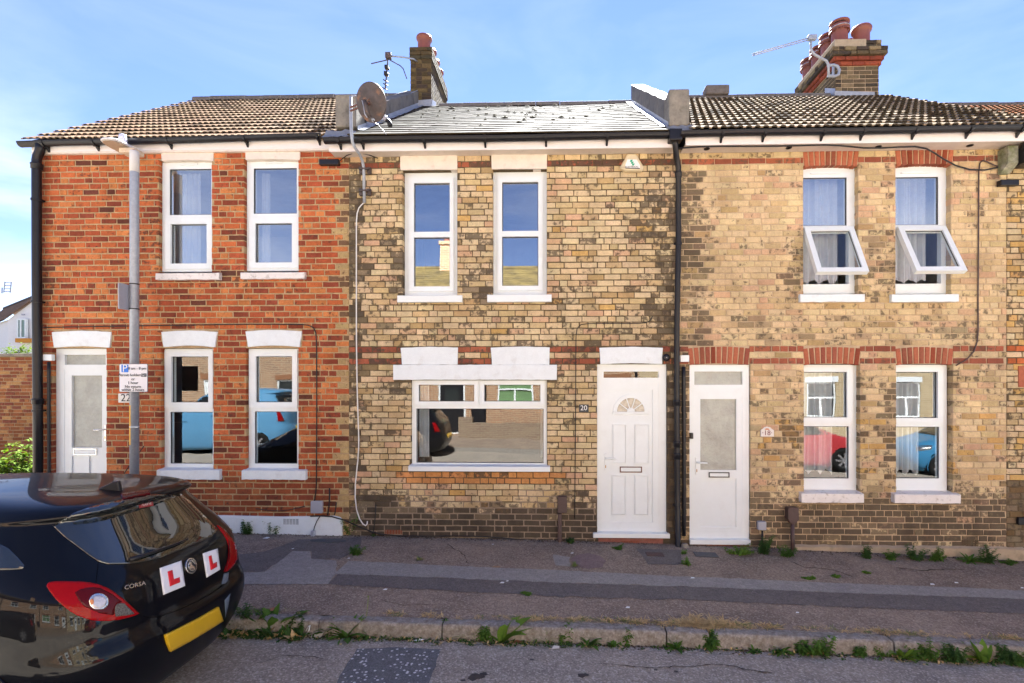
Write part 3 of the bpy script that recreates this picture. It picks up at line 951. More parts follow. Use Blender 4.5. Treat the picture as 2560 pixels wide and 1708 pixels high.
def roof(root, x0, x1, y0, z0, y1, z1, w, gauge, shapes, ms, colour, tilt, limit, name, seed, stagger=0.0, lift=.006, back=True, under=None, sag=0.0, mass='tiling'):
    pitch = math.atan2(z1 - z0, y1 - y0)
    slope = math.hypot(z1 - z0, y1 - y0)
    rows = int(slope / gauge)
    gauge = slope / rows
    n = max(1, round((x1 - x0) / w))
    w2 = (x1 - x0) / n
    mb = MB()
    dn = .03
    mb.quad((x0, y0 + .02, z0 - dn), (x1, y0 + .02, z0 - dn), (x1, y1, z1 - dn), (x0, y1, z1 - dn))
    if back: mb.quad((x1, y1, z1 - dn), (x1, 2 * y1 + .3, z0 - .1), (x0, 2 * y1 + .3, z0 - .1), (x0, y1, z1 - dn))
    rt = mb.build('roof', under or BLACKM, root)
    ms_ = Masonry(rt, ms[0], ms[1], name)
    rr = random.Random(seed)
    for r in range(rows):
        s = r * gauge
        off = (stagger * w2) if r % 2 else 0
        for c in range(-1, n + 1):
            xc = x0 + (c + .5) * w2 + off
            a, b = max(x0, xc - w2 / 2), min(x1, xc + w2 / 2)
            if b - a < w2 * .25: continue
            yy, zz = y0 + s * math.cos(pitch), z0 + s * math.sin(pitch)
            zz -= sag * math.sin(math.pi * (xc - x0) / (x1 - x0)) * (s / slope)
            M = Matrix.Translation(((a + b) / 2, yy, zz + rr.uniform(0, .002))) @ Matrix.Rotation(pitch - tilt + rr.uniform(-lift, lift), 4, 'X') @ Matrix.Rotation(rr.uniform(-.006, .006), 4, 'Z') @ Matrix.Rotation(rr.uniform(-.004, .004), 4, 'Y')
            px, py = proj((a + b) / 2, yy, zz)
            ms_.items.append((M, (b - a) / w2, 1, 1, colour(px, py, rr), (1.0 - 0.05 * r) * (b - a) / w2))
    # tiles keep their own size: pass unit scaling
    o = ms_.finish(limit, mass, var=[shapes[i % len(shapes)] for i in range(8)])
    return rt, pitch

def gutter(root, xa, za, xb, zb, y, r=.055, name='gutter'):
    mb = MB()
    n = 10
    prof = [(y + r * math.cos(a), r * math.sin(a)) for a in np.linspace(math.pi, 2 * math.pi, n)]
    prof += [(y + (r - .006) * math.cos(a), (r - .006) * math.sin(a)) for a in np.linspace(2 * math.pi, math.pi, n)]
    m_ = len(prof)
    k = 12
    v = []
    for i in range(k + 1):
        t = i / k
        x, z = xa + (xb - xa) * t, za + (zb - za) * t + .004 * math.sin(t * 9)
        v += [(x, py_, z + pz) for py_, pz in prof]
    f = [(i * m_ + j, (i + 1) * m_ + j, (i + 1) * m_ + (j + 1) % m_, i * m_ + (j + 1) % m_) for i in range(k) for j in range(m_)]
    f += [tuple(range(m_ - 1, -1, -1)), tuple(k * m_ + j for j in range(m_))]
    mb.add(v, f)
    return mb.build(name, BLACKP, root, smooth=False)
def gutter_brackets(g, pxs, zf, y, r=.055, yb=-.02):
    for p in pxs:
        mb = MB()
        x = at(p, 345, y).x; z = zf(x)
        pts = [Vector((x, y + r * 1.1 * math.cos(a), z + r * 1.1 * math.sin(a))) for a in np.linspace(math.pi, 2 * math.pi, 9)]
        for a, b in zip(pts, pts[1:]):
            mb.add([(x - .014, a.y, a.z), (x + .014, a.y, a.z), (x + .014, b.y, b.z), (x - .014, b.y, b.z)], [(0, 1, 2, 3)])
            mb.add([(x - .014, a.y, a.z - .008), (x + .014, a.y, a.z - .008), (x + .014, b.y, b.z - .008), (x - .014, b.y, b.z - .008)], [(3, 2, 1, 0)])
            mb.add([(x - .014, a.y, a.z - .008), (x - .014, b.y, b.z - .008), (x - .014, b.y, b.z), (x - .014, a.y, a.z)], [(0, 1, 2, 3)])
            mb.add([(x + .014, a.y, a.z - .008), (x + .014, b.y, b.z - .008), (x + .014, b.y, b.z), (x + .014, a.y, a.z)], [(3, 2, 1, 0)])
        mb.prism_x([(y - .005, z - r - .004), (yb, z - r * .4), (yb, z - r - .05), (y + .02, z - r - .012)], x - .012, x + .012)
        mb.build('gutter_bracket', BLACKP, g)
def downpipe(root, pts, r, joints=(), brackets=()):
    mb = MB(); mb.tube(pts, r, 14)
    dp = mb.build('downpipe', BLACKP, root, smooth=True)
    dp.data.polygons.foreach_set('use_smooth', [True] * len(dp.data.polygons))
    for (x, y, z) in joints:
        mb = MB(); mb.lathe([(r * 1.02, 0), (r * 1.22, .005), (r * 1.22, .05), (r * 1.3, .055), (r * 1.3, .07), (r * 1.02, .075)], Matrix.Translation((x, y, z)), 14)
        mb.build('pipe_socket', BLACKP, dp, smooth=True)
    for (x, y, z) in brackets:
        mb = MB(); mb.lathe([(r * 1.02, 0), (r * 1.2, 0), (r * 1.2, .022), (r * 1.02, .022)], Matrix.Translation((x, y, z)), 14)
        mb.box(x - .05, x + .05, y + r * .6, y + r + .012, z, z + .022)
        mb.build('pipe_bracket', BLACKP, dp)
    return dp
def ridge(root, x0, x1, y, z, m, r=.085, L=.30, seed=1):
    rr = random.Random(seed)
    n = max(1, round((x1 - x0) / L)); L = (x1 - x0) / n
    for i in range(n):
        mb = MB()
        k = 8
        prof = [(r * math.cos(a), r * math.sin(a)) for a in np.linspace(-.25, math.pi + .25, k)] + [((r - .015) * math.cos(a), (r - .015) * math.sin(a)) for a in np.linspace(math.pi + .25, -.25, k)]
        dz, a = rr.uniform(-.006, .006), x0 + i * L
        mb.prism_x([(y + p, z + q + dz) for p, q in prof], a + .003, a + L - .003)
        mb.build('ridge_tile', m, root)
def parapet(root, x0, x1, y0, z0, slope, h, y1, m, top=None):
    """Rendered party wall rising above the roof slope."""
    mb = MB()
    n = 14
    rr = random.Random(9)
    v = []
    for i in range(n + 1):
        y = y0 + (y1 - y0) * i / n
        zr = z0 + (y - y0) * slope
        e = rr.uniform(-.008, .008)
        v += [(x0, y, zr - .15), (x1, y, zr - .15), (x1, y, zr + h + e - .01), (x1 - .02, y, zr + h + e), (x0 + .02, y, zr + h + e), (x0, y, zr + h + e - .01)]
    f = [(i * 6 + k, i * 6 + (k + 1) % 6, (i + 1) * 6 + (k + 1) % 6, (i + 1) * 6 + k) for i in range(n) for k in range(6)]
    f += [tuple(range(5, -1, -1)), tuple(n * 6 + k for k in range(6))]
    mb.add(v, f)
    return mb.build('parapet', m, root)
def flash(root, x0, x1, y0, z0, slope, y1, h=.06, out=.09, side=1, steps=10):
    """Lead flashing dressed in steps along a parapet."""
    mb = MB()
    rr = random.Random(4)
    for i in range(steps):
        a, b = y0 + (y1 - y0) * i / steps, y0 + (y1 - y0) * (i + 1) / steps + .02
        za, zb = z0 + (a - y0) * slope, z0 + (b - y0) * slope
        xw = x0 + side * .004
        xo = x0 + side * (out + rr.uniform(-.015, .015))
        mb.add([(xw, a, za + h + .05 * .5), (xw, b, zb + h + .02), (xw, b, zb + .035), (xw, a, za + .035), (xo, b, zb + .03 + rr.uniform(0, .012)), (xo, a, za + .022 + rr.uniform(0, .012))],
               [(0, 1, 2, 3), (3, 2, 4, 5)] if side < 0 else [(3, 2, 1, 0), (5, 4, 2, 3)])
    return mb.build('lead_flashing', LEAD, root)
def pot(parent, x, y, z, r, h, cap=False, tilt=(0, 0), m=None):
    M = Matrix.Translation((x, y, z)) @ Matrix.Rotation(tilt[0], 4, 'X') @ Matrix.Rotation(tilt[1], 4, 'Y')
    mb = MB()
    pr = [(r * 1.0, -.03), (r, 0), (r * .94, h * .3), (r * .92, h * .72), (r * .98, h * .76), (r * 1.14, h * .82), (r * 1.17, h * .93), (r * 1.08, h), (r * .86, h), (r * .84, h * .6)]
    mb.lathe(pr, M, 24)
    p = mb.build('chimney_pot', m or TERRA, parent, smooth=True)
    if cap:
        mb = MB()
        mb.lathe([(r * .84, h * 1.0), (r * .84, h * 1.10), (r * .80, h * 1.12), (r * .80, h * .98)], M, 20, cap=False)
        mb.build('cowl_vent', BLACKM, p, smooth=True)
        mb = MB()
        mb.lathe([(r * 1.16, h * 1.10), (r * 1.16, h * 1.16), (r * .9, h * 1.21), (0.01, h * 1.23)], M, 20)
        mb.lathe([(r * 1.19, h * .70), (r * 1.19, h * .74), (r * 1.0, h * .74), (r * 1.0, h * .70)], M, 20, cap=False)
        mb.build('cowl_cap', p.data.materials[0], p, smooth=True)
        mb = MB()
        mb.lathe([(r * 1.185, h * .845), (r * 1.2, h * .85), (r * 1.2, h * .875), (r * 1.185, h * .88)], M, 20, cap=False)
        mb.build('steel_band', GALV, p, smooth=True)
    return p

# ================================================================ NO. 22: the red brick house on the left
X22, X20, X18, X16 = at(97, 600).x, at(872, 700).x, at(1692, 700).x, at(2517, 900).x
h22 = thing('brick_house', 'orange-red brick terraced house with tan roll-tiled roof and white half-glazed door numbered 22', 'house', (-4.6, 0, zg(-4.6)), 'terraced houses in a row')
holes22, nb22 = [], []
def win22(*a, **k):
    w, op = window(h22, *a, **k); holes22.append(op); nb22.append(op); return w
wa = win22((406, 404.7, 536, 680), [(424, 422, 528.5, 538), (429, 560.6, 519, 660)], [(414.5, 544.5, 533.5, 674)], (388.7, 682, 548.4, 699.6), sill_m=PAINTOLD, vents=[(450, 409, 492, 412.5)], yf=.06, seed=1)
curtain(wa, at(420, 0).x, at(475, 0).x, EYE + 1.5, EYE + 2.75, .20, 3)
wb = win22((617.4, 401, 750.7, 678), [(634, 420, 742, 535), (639.6, 558.7, 731.5, 657.5)], [(625, 543, 748, 671)], (601, 680.5, 761, 697.7), sill_m=PAINTOLD, vents=[(664, 405.5, 705, 409)], yf=.06, seed=2)
curtain(wb, at(630, 0).x, at(650, 0).x, EYE + 1.5, EYE + 2.75, .22, 4)
wc = win22((411.7, 872, 540, 1177), [(431, 891.5, 523, 1006), (426, 1030, 532, 1159)], [(413.6, 876, 534, 1020)], (392, 1176, 548.5, 1199), vents=[(445, 881, 500, 884.5)], yf=.06, seed=3)
wd = win22((622, 872, 750.7, 1177), [(641.5, 891, 732, 1005.6), (637, 1029, 743, 1159)], [(624, 876, 745, 1020)], (604, 1177, 764, 1199), vents=[(655, 881, 712, 884.5)], yf=.06, seed=4)
for k, (x0, y0, x1, y1) in enumerate(((404, 826.5, 544, 868.5), (614.7, 825, 755.6, 868))):
    nb22.append(lintel(h22, arch(x0, y0, x1, y1, 4, 6), seed=k))
for k, (x0, y0, x1, y1) in enumerate(((404, 380, 534.5, 403), (614, 378, 751.5, 401))):
    nb22.append(lintel(h22, arch(x0, y0, x1, y1, 2, 1), m=CREAM, seed=k + 4))
nb22.append(lintel(h22, arch(131, 827, 280, 870, 4, 5), seed=8))

def door_handle(parent, x, y, z, side=1, m=None):
    mb = MB()
    mb.box(x - .016, x + .016, y - .012, y, z - .12, z + .09)
    mb.tube([(x, y - .01, z + .03), (x, y - .05, z + .03), (x + side * .03, y - .055, z + .03), (x + side * .12, y - .05, z + .028)], .009, 8)
    o = mb.build('handle', m or UPVC, parent, bevel=.003)
    mb = MB(); mb.box(x - .005, x + .005, y - .0135, y - .012, z - .09, z - .055)
    mb.build('keyhole', BRASS, parent)
    return o
BRASS = mat('brass', (0.35, 0.22, 0.06), 0.35, 0.1, 20, metal=0.8)
CHROME = mat('polished_metal', (0.6, 0.6, 0.6), 0.2, 0.05, 20, metal=0.9)
def letterbox(parent, r, y, frame_m, flap_m):
    mb = MB(); t = .011
    mb.plate((r[0] - t, r[1] + t, r[2] - t, r[3] + t), [r], y - .012, y)
    lb = mb.build('letterbox', frame_m, parent, bevel=.003)
    mb = MB(); mb.box(r[0] + .001, r[1] - .001, y - .009, y - .002, r[2] + .001, r[3] - .001)
    mb.build('flap', flap_m, lb, bevel=.003)
# door of no. 22
fr = rect0(142.5, 872, 276.5, 1320, .07)
leaf = rect0(163, 924, 266, 1310, .07)
fan = rect0(163.5, 887, 266, 912, .07)
gl = rect0(180, 939, 256, 1119, .07)
mb = MB(); mb.plate((fr[0], fr[1], zg(fr[0]) - .1, fr[3]), [fan, leaf], .06, .14)
d22 = mb.build('front_door', UPVC, h22, bevel=.005)
mb = MB()
pl, pr_ = rect0(180, 1141, 212, 1310, .07), rect0(223.5, 1141, 256, 1310, .07)
mb.plate(leaf, [gl, pl, pr_], .065, .115)
lf = mb.build('door_leaf', UPVC, d22, bevel=.006)
for q in (pl, pr_):
    mb = MB(); mb.box(q[0] - .002, q[1] + .002, .082, .11, q[2] - .002, q[3] + .002); mb.build('panel', UPVC, d22)
pane_in(h22, gl, .095, d22, FROST); pane_in(h22, fan, .09, d22, FROST)
letterbox(d22, rect0(186.5, 1124, 240, 1135.5, .06), .064, CHROME, UPVC)
door_handle(d22, at(262, 1080, .05).x, .064, at(262, 1080, .05).z, -1, CHROME)
op = (fr[0] - .004, fr[1] + .004, -.5, fr[3] + .004)
holes22.append(op); nb22.append(op)
Z22 = EYE + 2.97
nb22.append((X22, X22 + .02, -1, 0))
pln = (at(500, 1300).x, at(857, 1300).x, -.6, at(700, 1293).z)
nb22.append((at(300, 1300).x, pln[1] - .03, -.6, pln[3] - .02))
w22 = wall_part(h22, X22, X20, MORT22, holes22, Z22 + .1)
ms = Masonry(w22, BR22, BR22M)
rr = random.Random(12)
for a, b, zc, h, c in lay(X22, X20, nb22, 22, col22, k1=37, header=.30, bh=.0595, jt=.007):
    if zc > Z22 + .03: continue
    px, py = proj((a + b) / 2, 0, zc)
    M = Matrix.Translation(((a + b) / 2, rr.uniform(-.002, .002), zc)) @ Matrix.Rotation(rr.uniform(-.006, .006), 4, 'Y')
    ms.add(M, b - a, h, c, rank=(b - a) * h * (0.1 if py > 1180 and px < 560 else 1) * (1 - abs(px - 620) / 9000))
ms.finish(300)
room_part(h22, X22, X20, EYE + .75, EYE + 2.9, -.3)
GABLE = mat('gable_brick', (0.36, 0.13, 0.07), 0.85, 0.35, 8, 0.5)
shell(h22, X22, X20, GABLE, EYE + 3.05)
mb = MB(); mb.prism_x([(.16, EYE + 3.0), (6.2, EYE + 3.0), (3.0, EYE + 5.25)], X22, X22 + .1); mb.build('gable', GABLE, h22)
# painted plinth with a rounded end
mb = MB()
P = [(at(300, 1, 0).x, at(300, 1287).z), (at(560, 1, 0).x, at(560, 1288).z), (at(700, 1).x, at(700, 1291).z), (at(838, 1).x, at(838, 1289.5).z), (at(852, 1).x, at(852, 1293).z), (at(857.5, 1).x, at(857.5, 1302).z), (at(857.5, 1).x, -.2), (at(300, 1).x, -.2)]
mb.prism(P[::-1], -.032, .02)
plo = mb.build('plinth', PAINT, h22); b = plo.modifiers.new('b', 'BEVEL'); b.width = .014; b.segments = 3
mb = MB()
r_ = rect0(707.5, 1297, 747, 1311, -.032)
for i in range(5):
    for j in range(5):
        x = r_[0] + (r_[1] - r_[0]) * i / 5; z = r_[2] + (r_[3] - r_[2]) * j / 5
        mb.box(x + .004, x + (r_[1] - r_[0]) / 5 - .004, -.0335, -.0315, z + .003, z + .008)
mb.build('air_brick', BLACKM, h22)
# fascia, gutter, downpipe, roof
mb = MB(); mb.box(X22 - .06, at(836, 0).x, -.035, .02, EYE + 2.955, EYE + 3.10); mb.build('fascia', FASCIA, h22, bevel=.004)
mb = MB(); mb.box(X22 - .06, at(836, 0).x, -.034, .02, EYE + 2.93, EYE + 2.954); mb.build('fascia_trim', CREAM, h22)
gx0, gx1 = at(50, 350, -.1).x, at(806, 340, -.1).x
gz = lambda x: EYE + 3.045 + (x - gx0) / (gx1 - gx0) * .05
g22 = gutter(h22, gx0, gz(gx0), gx1, gz(gx1), -.095)
gutter_brackets(g22, (112, 237, 421, 613, 795), gz, -.095, yb=-.036)
pts = [at(100, 358, -.095), at(100.5, 372, -.09), at(99, 380, -.085), at(93, 393, -.075), at(91.5, 402, -.075), at(92, 700, -.075)]
x92, z92 = pts[-1].x, -.1
pts.append(Vector((at(94.5, 1000, -.075).x, -.075, 1.7))); pts.append(Vector((at(96, 1150, -.075).x, -.075, zg(-6.5) + .02)))
downpipe(h22, pts, .05, joints=[(at(92, 420, -.075).x, -.075, at(92, 412, -.075).z - .06), (at(94.5, 1000, -.075).x, -.075, at(94, 1011, -.075).z)],
         brackets=[(at(92, 502, -.075).x, -.075, at(92, 502, -.075).z), (at(92, 757, -.075).x, -.075, at(92, 757, -.075).z), (at(94.5, 1029, -.075).x, -.075, at(94, 1029, -.075).z)])
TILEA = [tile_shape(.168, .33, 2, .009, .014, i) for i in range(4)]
TA1, TA2, TA3 = lin(172, 146, 120, .75), lin(156, 130, 106, .75), lin(92, 76, 60, .7)
def ctile22(px, py, rr):
    c = TA1 if rr.random() < .6 else TA2
    if rr.random() < .05 + .5 * bump2(px, py, 800, 320, 90, 30): c = blend(c, TA3, .8)
    return jit(c, rr, .1)
rt22, _ = roof(h22, X22 - .10, at(846, 0, 0).x - .0, -.125, EYE + 3.075, 3.0, EYE + 5.30, .168, .243, TILEA, (TL22, TL22M), ctile22, .070, 300, 'roof_tile', 3)
RIDGEM = mat('ridge_concrete', (0.16, 0.14, 0.125), 0.9, 0.25, 14, 0.4, spot=.5, spot_scale=8)
ridge(rt22, X22 - .1, -2.72, 3.0, EYE + 5.28, RIDGEM, .08, .33)

# ================================================================ NO. 20: the yellow brick house in the middle
h20 = thing('brick_house', 'yellow stock brick house with slate roof, wide front window and white panelled door numbered 20', 'house', (-.5, 0, zg(-.5)), 'terraced houses in a row')
holes20, nb20 = [], []
def win20(*a, **k):
    w, op = window(h20, *a, **k); holes20.append(op); nb20.append(op); return w
win20((1012, 430, 1143, 739), [(1035.6, 458, 1125, 581), (1035.6, 593.8, 1125, 717)], [(1022.5, 446, 1135, 729)], (993, 738, 1155, 755.7), opening=(1006, 425, 1143, 742), yf=.09, sill_m=UPVC)
win20((1232.6, 427, 1367.4, 737), [(1255.6, 455.6, 1345.8, 579), (1255.6, 591.8, 1345.8, 715.5)], [(1244, 444, 1357, 727)], (1218, 736, 1379, 755), opening=(1231.5, 423, 1367, 740), yf=.09, sill_m=UPVC)
big = win20((1030, 951, 1367, 1170), [(1047.5, 962, 1186, 1003.7), (1211, 962, 1351, 1003.7), (1041, 1022, 1359, 1157)], [(1036, 952.5, 1196, 1013), (1200.5, 952.5, 1362, 1013)], (1020.6, 1167.5, 1375, 1178), yf=.045, sill_m=UPVC, sill_d=.06)
curtain(big, at(1042, 0).x, at(1066, 0).x, EYE - .95, EYE + .0, .16, 6)
curtain(big, at(1351, 0).x, at(1360, 0).x, EYE - .95, EYE + .0, .16, 7)
nb20.append(lintel(h20, [(983.7, 912.5), (1392, 912), (1392, 950), (983.7, 949.8)], y0=-.022, seed=2))
nb20.append(lintel(h20, [(1002, 870), (1073, 867), (1145, 869), (1144, 912), (1005, 912)], seed=3))
nb20.append(lintel(h20, [(1227, 869), (1300, 866.5), (1374, 868.5), (1373.5, 912), (1230, 912)], seed=4))
nb20.append(lintel(h20, [(1498, 870), (1577, 867), (1657, 869.5), (1655, 911), (1577, 908), (1501, 911)], seed=5))
nb20.append(lintel(h20, [(1001, 388), (1143.5, 387), (1143.5, 424.6), (1001, 425.6)], m=CREAM, seed=6))
nb20.append(lintel(h20, [(1229, 386), (1367.6, 386), (1367.6, 422.5), (1229, 423.4)], m=CREAM, seed=7))
# door of no. 20
yd = .05
fr = rect0(1492.7, 911, 1665.6, 1337, yd); leaf = rect0(1510, 958.8, 1645.7, 1321, yd); fan = rect0(1509, 929, 1646.5, 944.6, yd)
mb = MB(); mb.plate(fr, [fan, leaf], yd, yd + .08)
d20 = mb.build('front_door', UPVC, h20, bevel=.005)
pane_in(h20, fan, yd + .025, d20)
inner = rect0(1522.5, 975, 1631.5, 1305.7, yd)
mb = MB(); mb.plate(leaf, [inner], yd + .004, yd + .06); mb.build('door_leaf', UPVC, d20, bevel=.008)
up = [rect0(1531, 1061, 1566, 1159.6, yd), rect0(1587, 1061, 1623, 1160, yd), rect0(1530, 1189, 1565, 1288.5, yd), rect0(1586.5, 1189, 1622, 1288.5, yd)]
mb = MB(); mb.plate(inner, [], yd + .018, yd + .05); mb.build('door_panel', UPVC, d20)
for q in up:
    for t, y0, y1 in ((0, .004, .017), (.013, .009, .017)):
        mb = MB()
        mb.plate((q[0] + t, q[1] - t, q[2] + t, q[3] - t), [(q[0] + t + .010, q[1] - t - .010, q[2] + t + .010, q[3] - t - .010)] if t == 0 else [], yd + y0, yd + y1)
        mb.build('moulded_panel', UPVC, d20, bevel=.004)
cx, cz = at(1577.2, 1029.5, yd).x, at(1577.2, 1029.5, yd).z
sc_ = .0050
def sunburst():
    mb = MB(); R0, R1, ri = .235, .186, .052     # surround, glass radius, hub radius
    R0, R1, ri = .218, .172, .05
    n = 26
    arc = lambda r, n_=n: [(cx + r * math.cos(a), cz + r * math.sin(a)) for a in np.linspace(0, math.pi, n_)]
    o, i_ = arc(R0), arc(R1)
    y0, y1 = yd + .002, yd + .018
    for k in range(n - 1):
        (ax, az), (bx, bz), (c_x, c_z), (dx, dz) = o[k], o[k + 1], i_[k + 1], i_[k]
        mb.quad((ax, y0, az), (dx, y0, dz), (c_x, y0, c_z), (bx, y0, bz))
        mb.quad((ax, y0, az), (bx, y0, bz), (bx, y1, bz), (ax, y1, az))
        mb.quad((c_x, y0, c_z), (dx, y0, dz), (dx, y1, dz), (c_x, y1, c_z))
    mb.box(cx - R0 - .008, cx + R0 + .008, y0, y1, cz - .034, cz - .0005)
    mb.prism([(cx + ri * math.cos(a), cz + ri * math.sin(a)) for a in np.linspace(0, math.pi, 12)], y0 - .001, y1)
    mb.build('fanlight_surround', UPVC, d20, bevel=.003)
    mb = MB()
    for a in (math.radians(36), math.radians(72), math.radians(108), math.radians(144)):
        dx, dz = math.cos(a), math.sin(a); nx, nz_ = -dz * .005, dx * .005
        p0, p1 = (cx + dx * ri * .9, cz + dz * ri * .9), (cx + dx * R1 * 1.03, cz + dz * R1 * 1.03)
        mb.prism([(p0[0] + nx, p0[1] + nz_), (p0[0] - nx, p0[1] - nz_), (p1[0] - nx, p1[1] - nz_), (p1[0] + nx, p1[1] + nz_)][::-1], yd + .006, yd + .0175)
    mb.build('glazing_bar', UPVC, d20)
    mb = MB(); mb.prism([(cx + R1 * math.cos(a), cz + R1 * math.sin(a)) for a in np.linspace(0, math.pi, n)], yd + .0145, yd + .0172)
    mb.build('fanlight_pane', BEVELG, d20)
BEVELG = mat('bevelled_fanlight_glass', (0.42, 0.37, 0.29), 0.12, 0.45, 16, 0.4, spec=.9)
sunburst()
RUSTL = mat('rusted_letterbox_frame', (0.13, 0.05, 0.03), 0.5, 0.3, 40)
letterbox(d20, rect0(1552, 1169.5, 1603, 1179.5, yd), yd + .016, RUSTL, UPVC)
door_handle(d20, at(1514, 1152, yd).x, yd + .004, at(1514, 1152, yd).z, 1)
s = rect0(1483, 1335.6, 1675, 1345, -.05)
mb = MB(); mb.box(s[0], s[1], -.05, yd + .02, s[2], s[3]); mb.build('threshold', UPVC, d20, bevel=.004)
op = (fr[0] - .004, fr[1] + .004, s[2] - .0, fr[3] + .003)
holes20.append(op); nb20.append(op)
REDB = mat('painted_red_brick', (0.22, 0.075, 0.055), 0.7, 0.25, 20, .4, spot=.6, spot_scale=12, spot_col=(.25, .18, .14))
s2 = rect0(1496, 1347, 1658, 1375, -.004)
mb = MB(); mb.box(s2[0], s2[1], -.006, .06, s2[2] - .1, s2[3]); mb.build('door_step', REDB, h20, bevel=.004); nb20.append((s2[0], s2[1], -1, s2[3]))
nb20.append(rect0(960, 1323.5, 1006, 1336))
w20 = wall_part(h20, X20, X18, MORT20, holes20, EYE + 2.9)
def lower_pointing(x0, x1, zt, holes, m, root, seed):
    mb = MB(); rr = random.Random(seed)
    x = x0
    while x < x1:
        e = min(x1, x + rr.uniform(.15, .5))
        mb.plate((x, e, -.6, zt + rr.uniform(-.16, .1)), [h for h in holes if h[1] > x and h[0] < e and False], .0055, .0055) if not any(h[0] < e and h[1] > x and h[2] < zt - .2 for h in holes) else None
        x = e
    return mb.build('lower_pointing', m, root)
lower_pointing(X20 + .02, at(1490, 0).x, at(1300, 1235).z, [], MORTL, w20, 4)
ms20 = Masonry(w20, BR20, BR20M)
rr = random.Random(13)
for a, b, zc, h, c in lay(X20, X18, nb20, 20, col20, k1=35, header=.36):
    px, py = proj((a + b) / 2, 0, zc)
    M = Matrix.Translation(((a + b) / 2, rr.uniform(-.003, .003), zc)) @ Matrix.Rotation(rr.uniform(-.008, .008), 4, 'Y')
    ms20.add(M, b - a, h, c, rank=(b - a) * h * (1 - abs(px - 1380) / 9000))
ms20.finish(250)
AIRB = mat('terracotta_air_brick', (0.22, 0.075, 0.045), 0.8, 0.2, 20)
def air_brick(root, r, m, nx=6, nz_=3, y=-.002):
    mb = MB()
    hs = []
    for i in range(nx):
        for j in range(nz_):
            x = r[0] + (r[1] - r[0]) * (i + .22) / nx; z = r[2] + (r[3] - r[2]) * (j + .25) / nz_
            hs.append((x, x + (r[1] - r[0]) / nx * .56, z, z + (r[3] - r[2]) / nz_ * .5))
    mb.plate(r, hs, y, y + .03)
    mb.build('air_brick', m, root)
air_brick(w20, rect0(962, 1325, 1005, 1335), AIRB)
air_brick(h20, rect0(1556, 1353, 1597, 1366, -.008), AIRB, 7, 3, -.009)
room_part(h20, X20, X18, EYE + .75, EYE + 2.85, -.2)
STOCK = mat('rear_brick', (0.36, 0.27, 0.17), 0.85, 0.3, 8, 0.4)
shell(h20, X20, X18, STOCK, EYE + 2.9)
zs = EYE + 2.855
SOFF = mat('soffit_board', (0.66, 0.58, 0.50), 0.6, 0.08, 6, spot=.25, spot_scale=7, spot_col=(.3, .22, .16))
xf0, xf1 = at(838, 0).x, at(1684, 0).x
mb = MB(); mb.box(xf0, xf1, -.185, -.165, zs - .012, zs + .135); mb.build('fascia', FASCIA, h20, bevel=.003)
mb = MB(); mb.box(xf0, xf1, -.164, .006, zs, zs + .012); mb.build('soffit', SOFF, h20)
gx0, gx1 = at(812, 350, -.24).x, at(1690, 340, -.24).x
gz20 = lambda x: EYE + 2.965 + (x - gx0) * .002
g20 = gutter(h20, gx0, gz20(gx0), gx1, gz20(gx1), -.245)
gutter_brackets(g20, (848, 905, 1060, 1212, 1365, 1518), gz20, -.245, yb=-.186)
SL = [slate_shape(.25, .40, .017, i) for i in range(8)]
S1, S2, S3 = lin(128, 125, 118, .75), lin(110, 108, 102, .75), lin(84, 82, 77, .75)
def cslate(px, py, rr):
    t = rr.random()
    return jit(S1 if t < .45 else S2 if t < .85 else S3, rr, .14)
xs0, xs1 = at(898, 0).x - .04, at(1671, 0).x + .04
rt20, p20 = roof(h20, xs0, xs1, -.275, EYE + 2.995, 3.0, EYE + 5.12, .245, .205, SL, (SLATE, SLATEM), cslate, .022, 300, 'slate', 5, stagger=.5, lift=.007, sag=.03, mass='slating')
RIDGES = mat('slate_ridge', (0.19, 0.17, 0.155), 0.8, 0.25, 14, 0.4)
ridge(rt20, -2.1, xs1 - .02, 3.0, EYE + 5.09, RIDGES, .075, .45, 3)
LEADD = mat('dull_lead', (0.20, 0.21, 0.23), 0.55, 0.25, 12, 0.3, spot=0.4, spot_scale=9, spot_col=(0.08, 0.08, 0.08))
# parapets, one on each party wall
sl20 = (5.12 - 2.995) / 3.275
pl0, pl1 = at(846, 0, 0).x, at(897, 0, 0).x
pp = parapet(h20, pl0, pl1, .2, EYE + 2.995 + .475 * sl20, sl20, .29, 2.92, CONCR)
kz = at(870, 235, -.1).z
def kneeler(x0, x1, y0, y1, z0, z1, seed):
    mb = MB(); mb.box(x0, x1, y0, y1, z0, z1)
    k = mb.build('parapet_kneeler', CONC, h20)
    b = k.modifiers.new('b', 'BEVEL'); b.width = .018; b.segments = 2
    return k
kneeler(pl0, pl1, -.10, .27, at(870, 317, -.1).z, kz, 1)
flash(h20, pl1, 0, -.05, EYE + 3.14, sl20, 2.9, side=1)
pr0, pr1 = at(1671.6, 0, -.1).x, at(1723, 0, -.1).x
parapet(h20, pr0, pr1, .15, EYE + 2.995 + .425 * sl20, sl20, .34, 2.93, CONCR)
kneeler(pr0, pr1, -.12, .2, at(1697, 316, -.1).z, at(1697, 224, -.1).z, 2)
flash(h20, pr0, 0, -.1, EYE + 3.11, sl20, 2.9, side=-1)
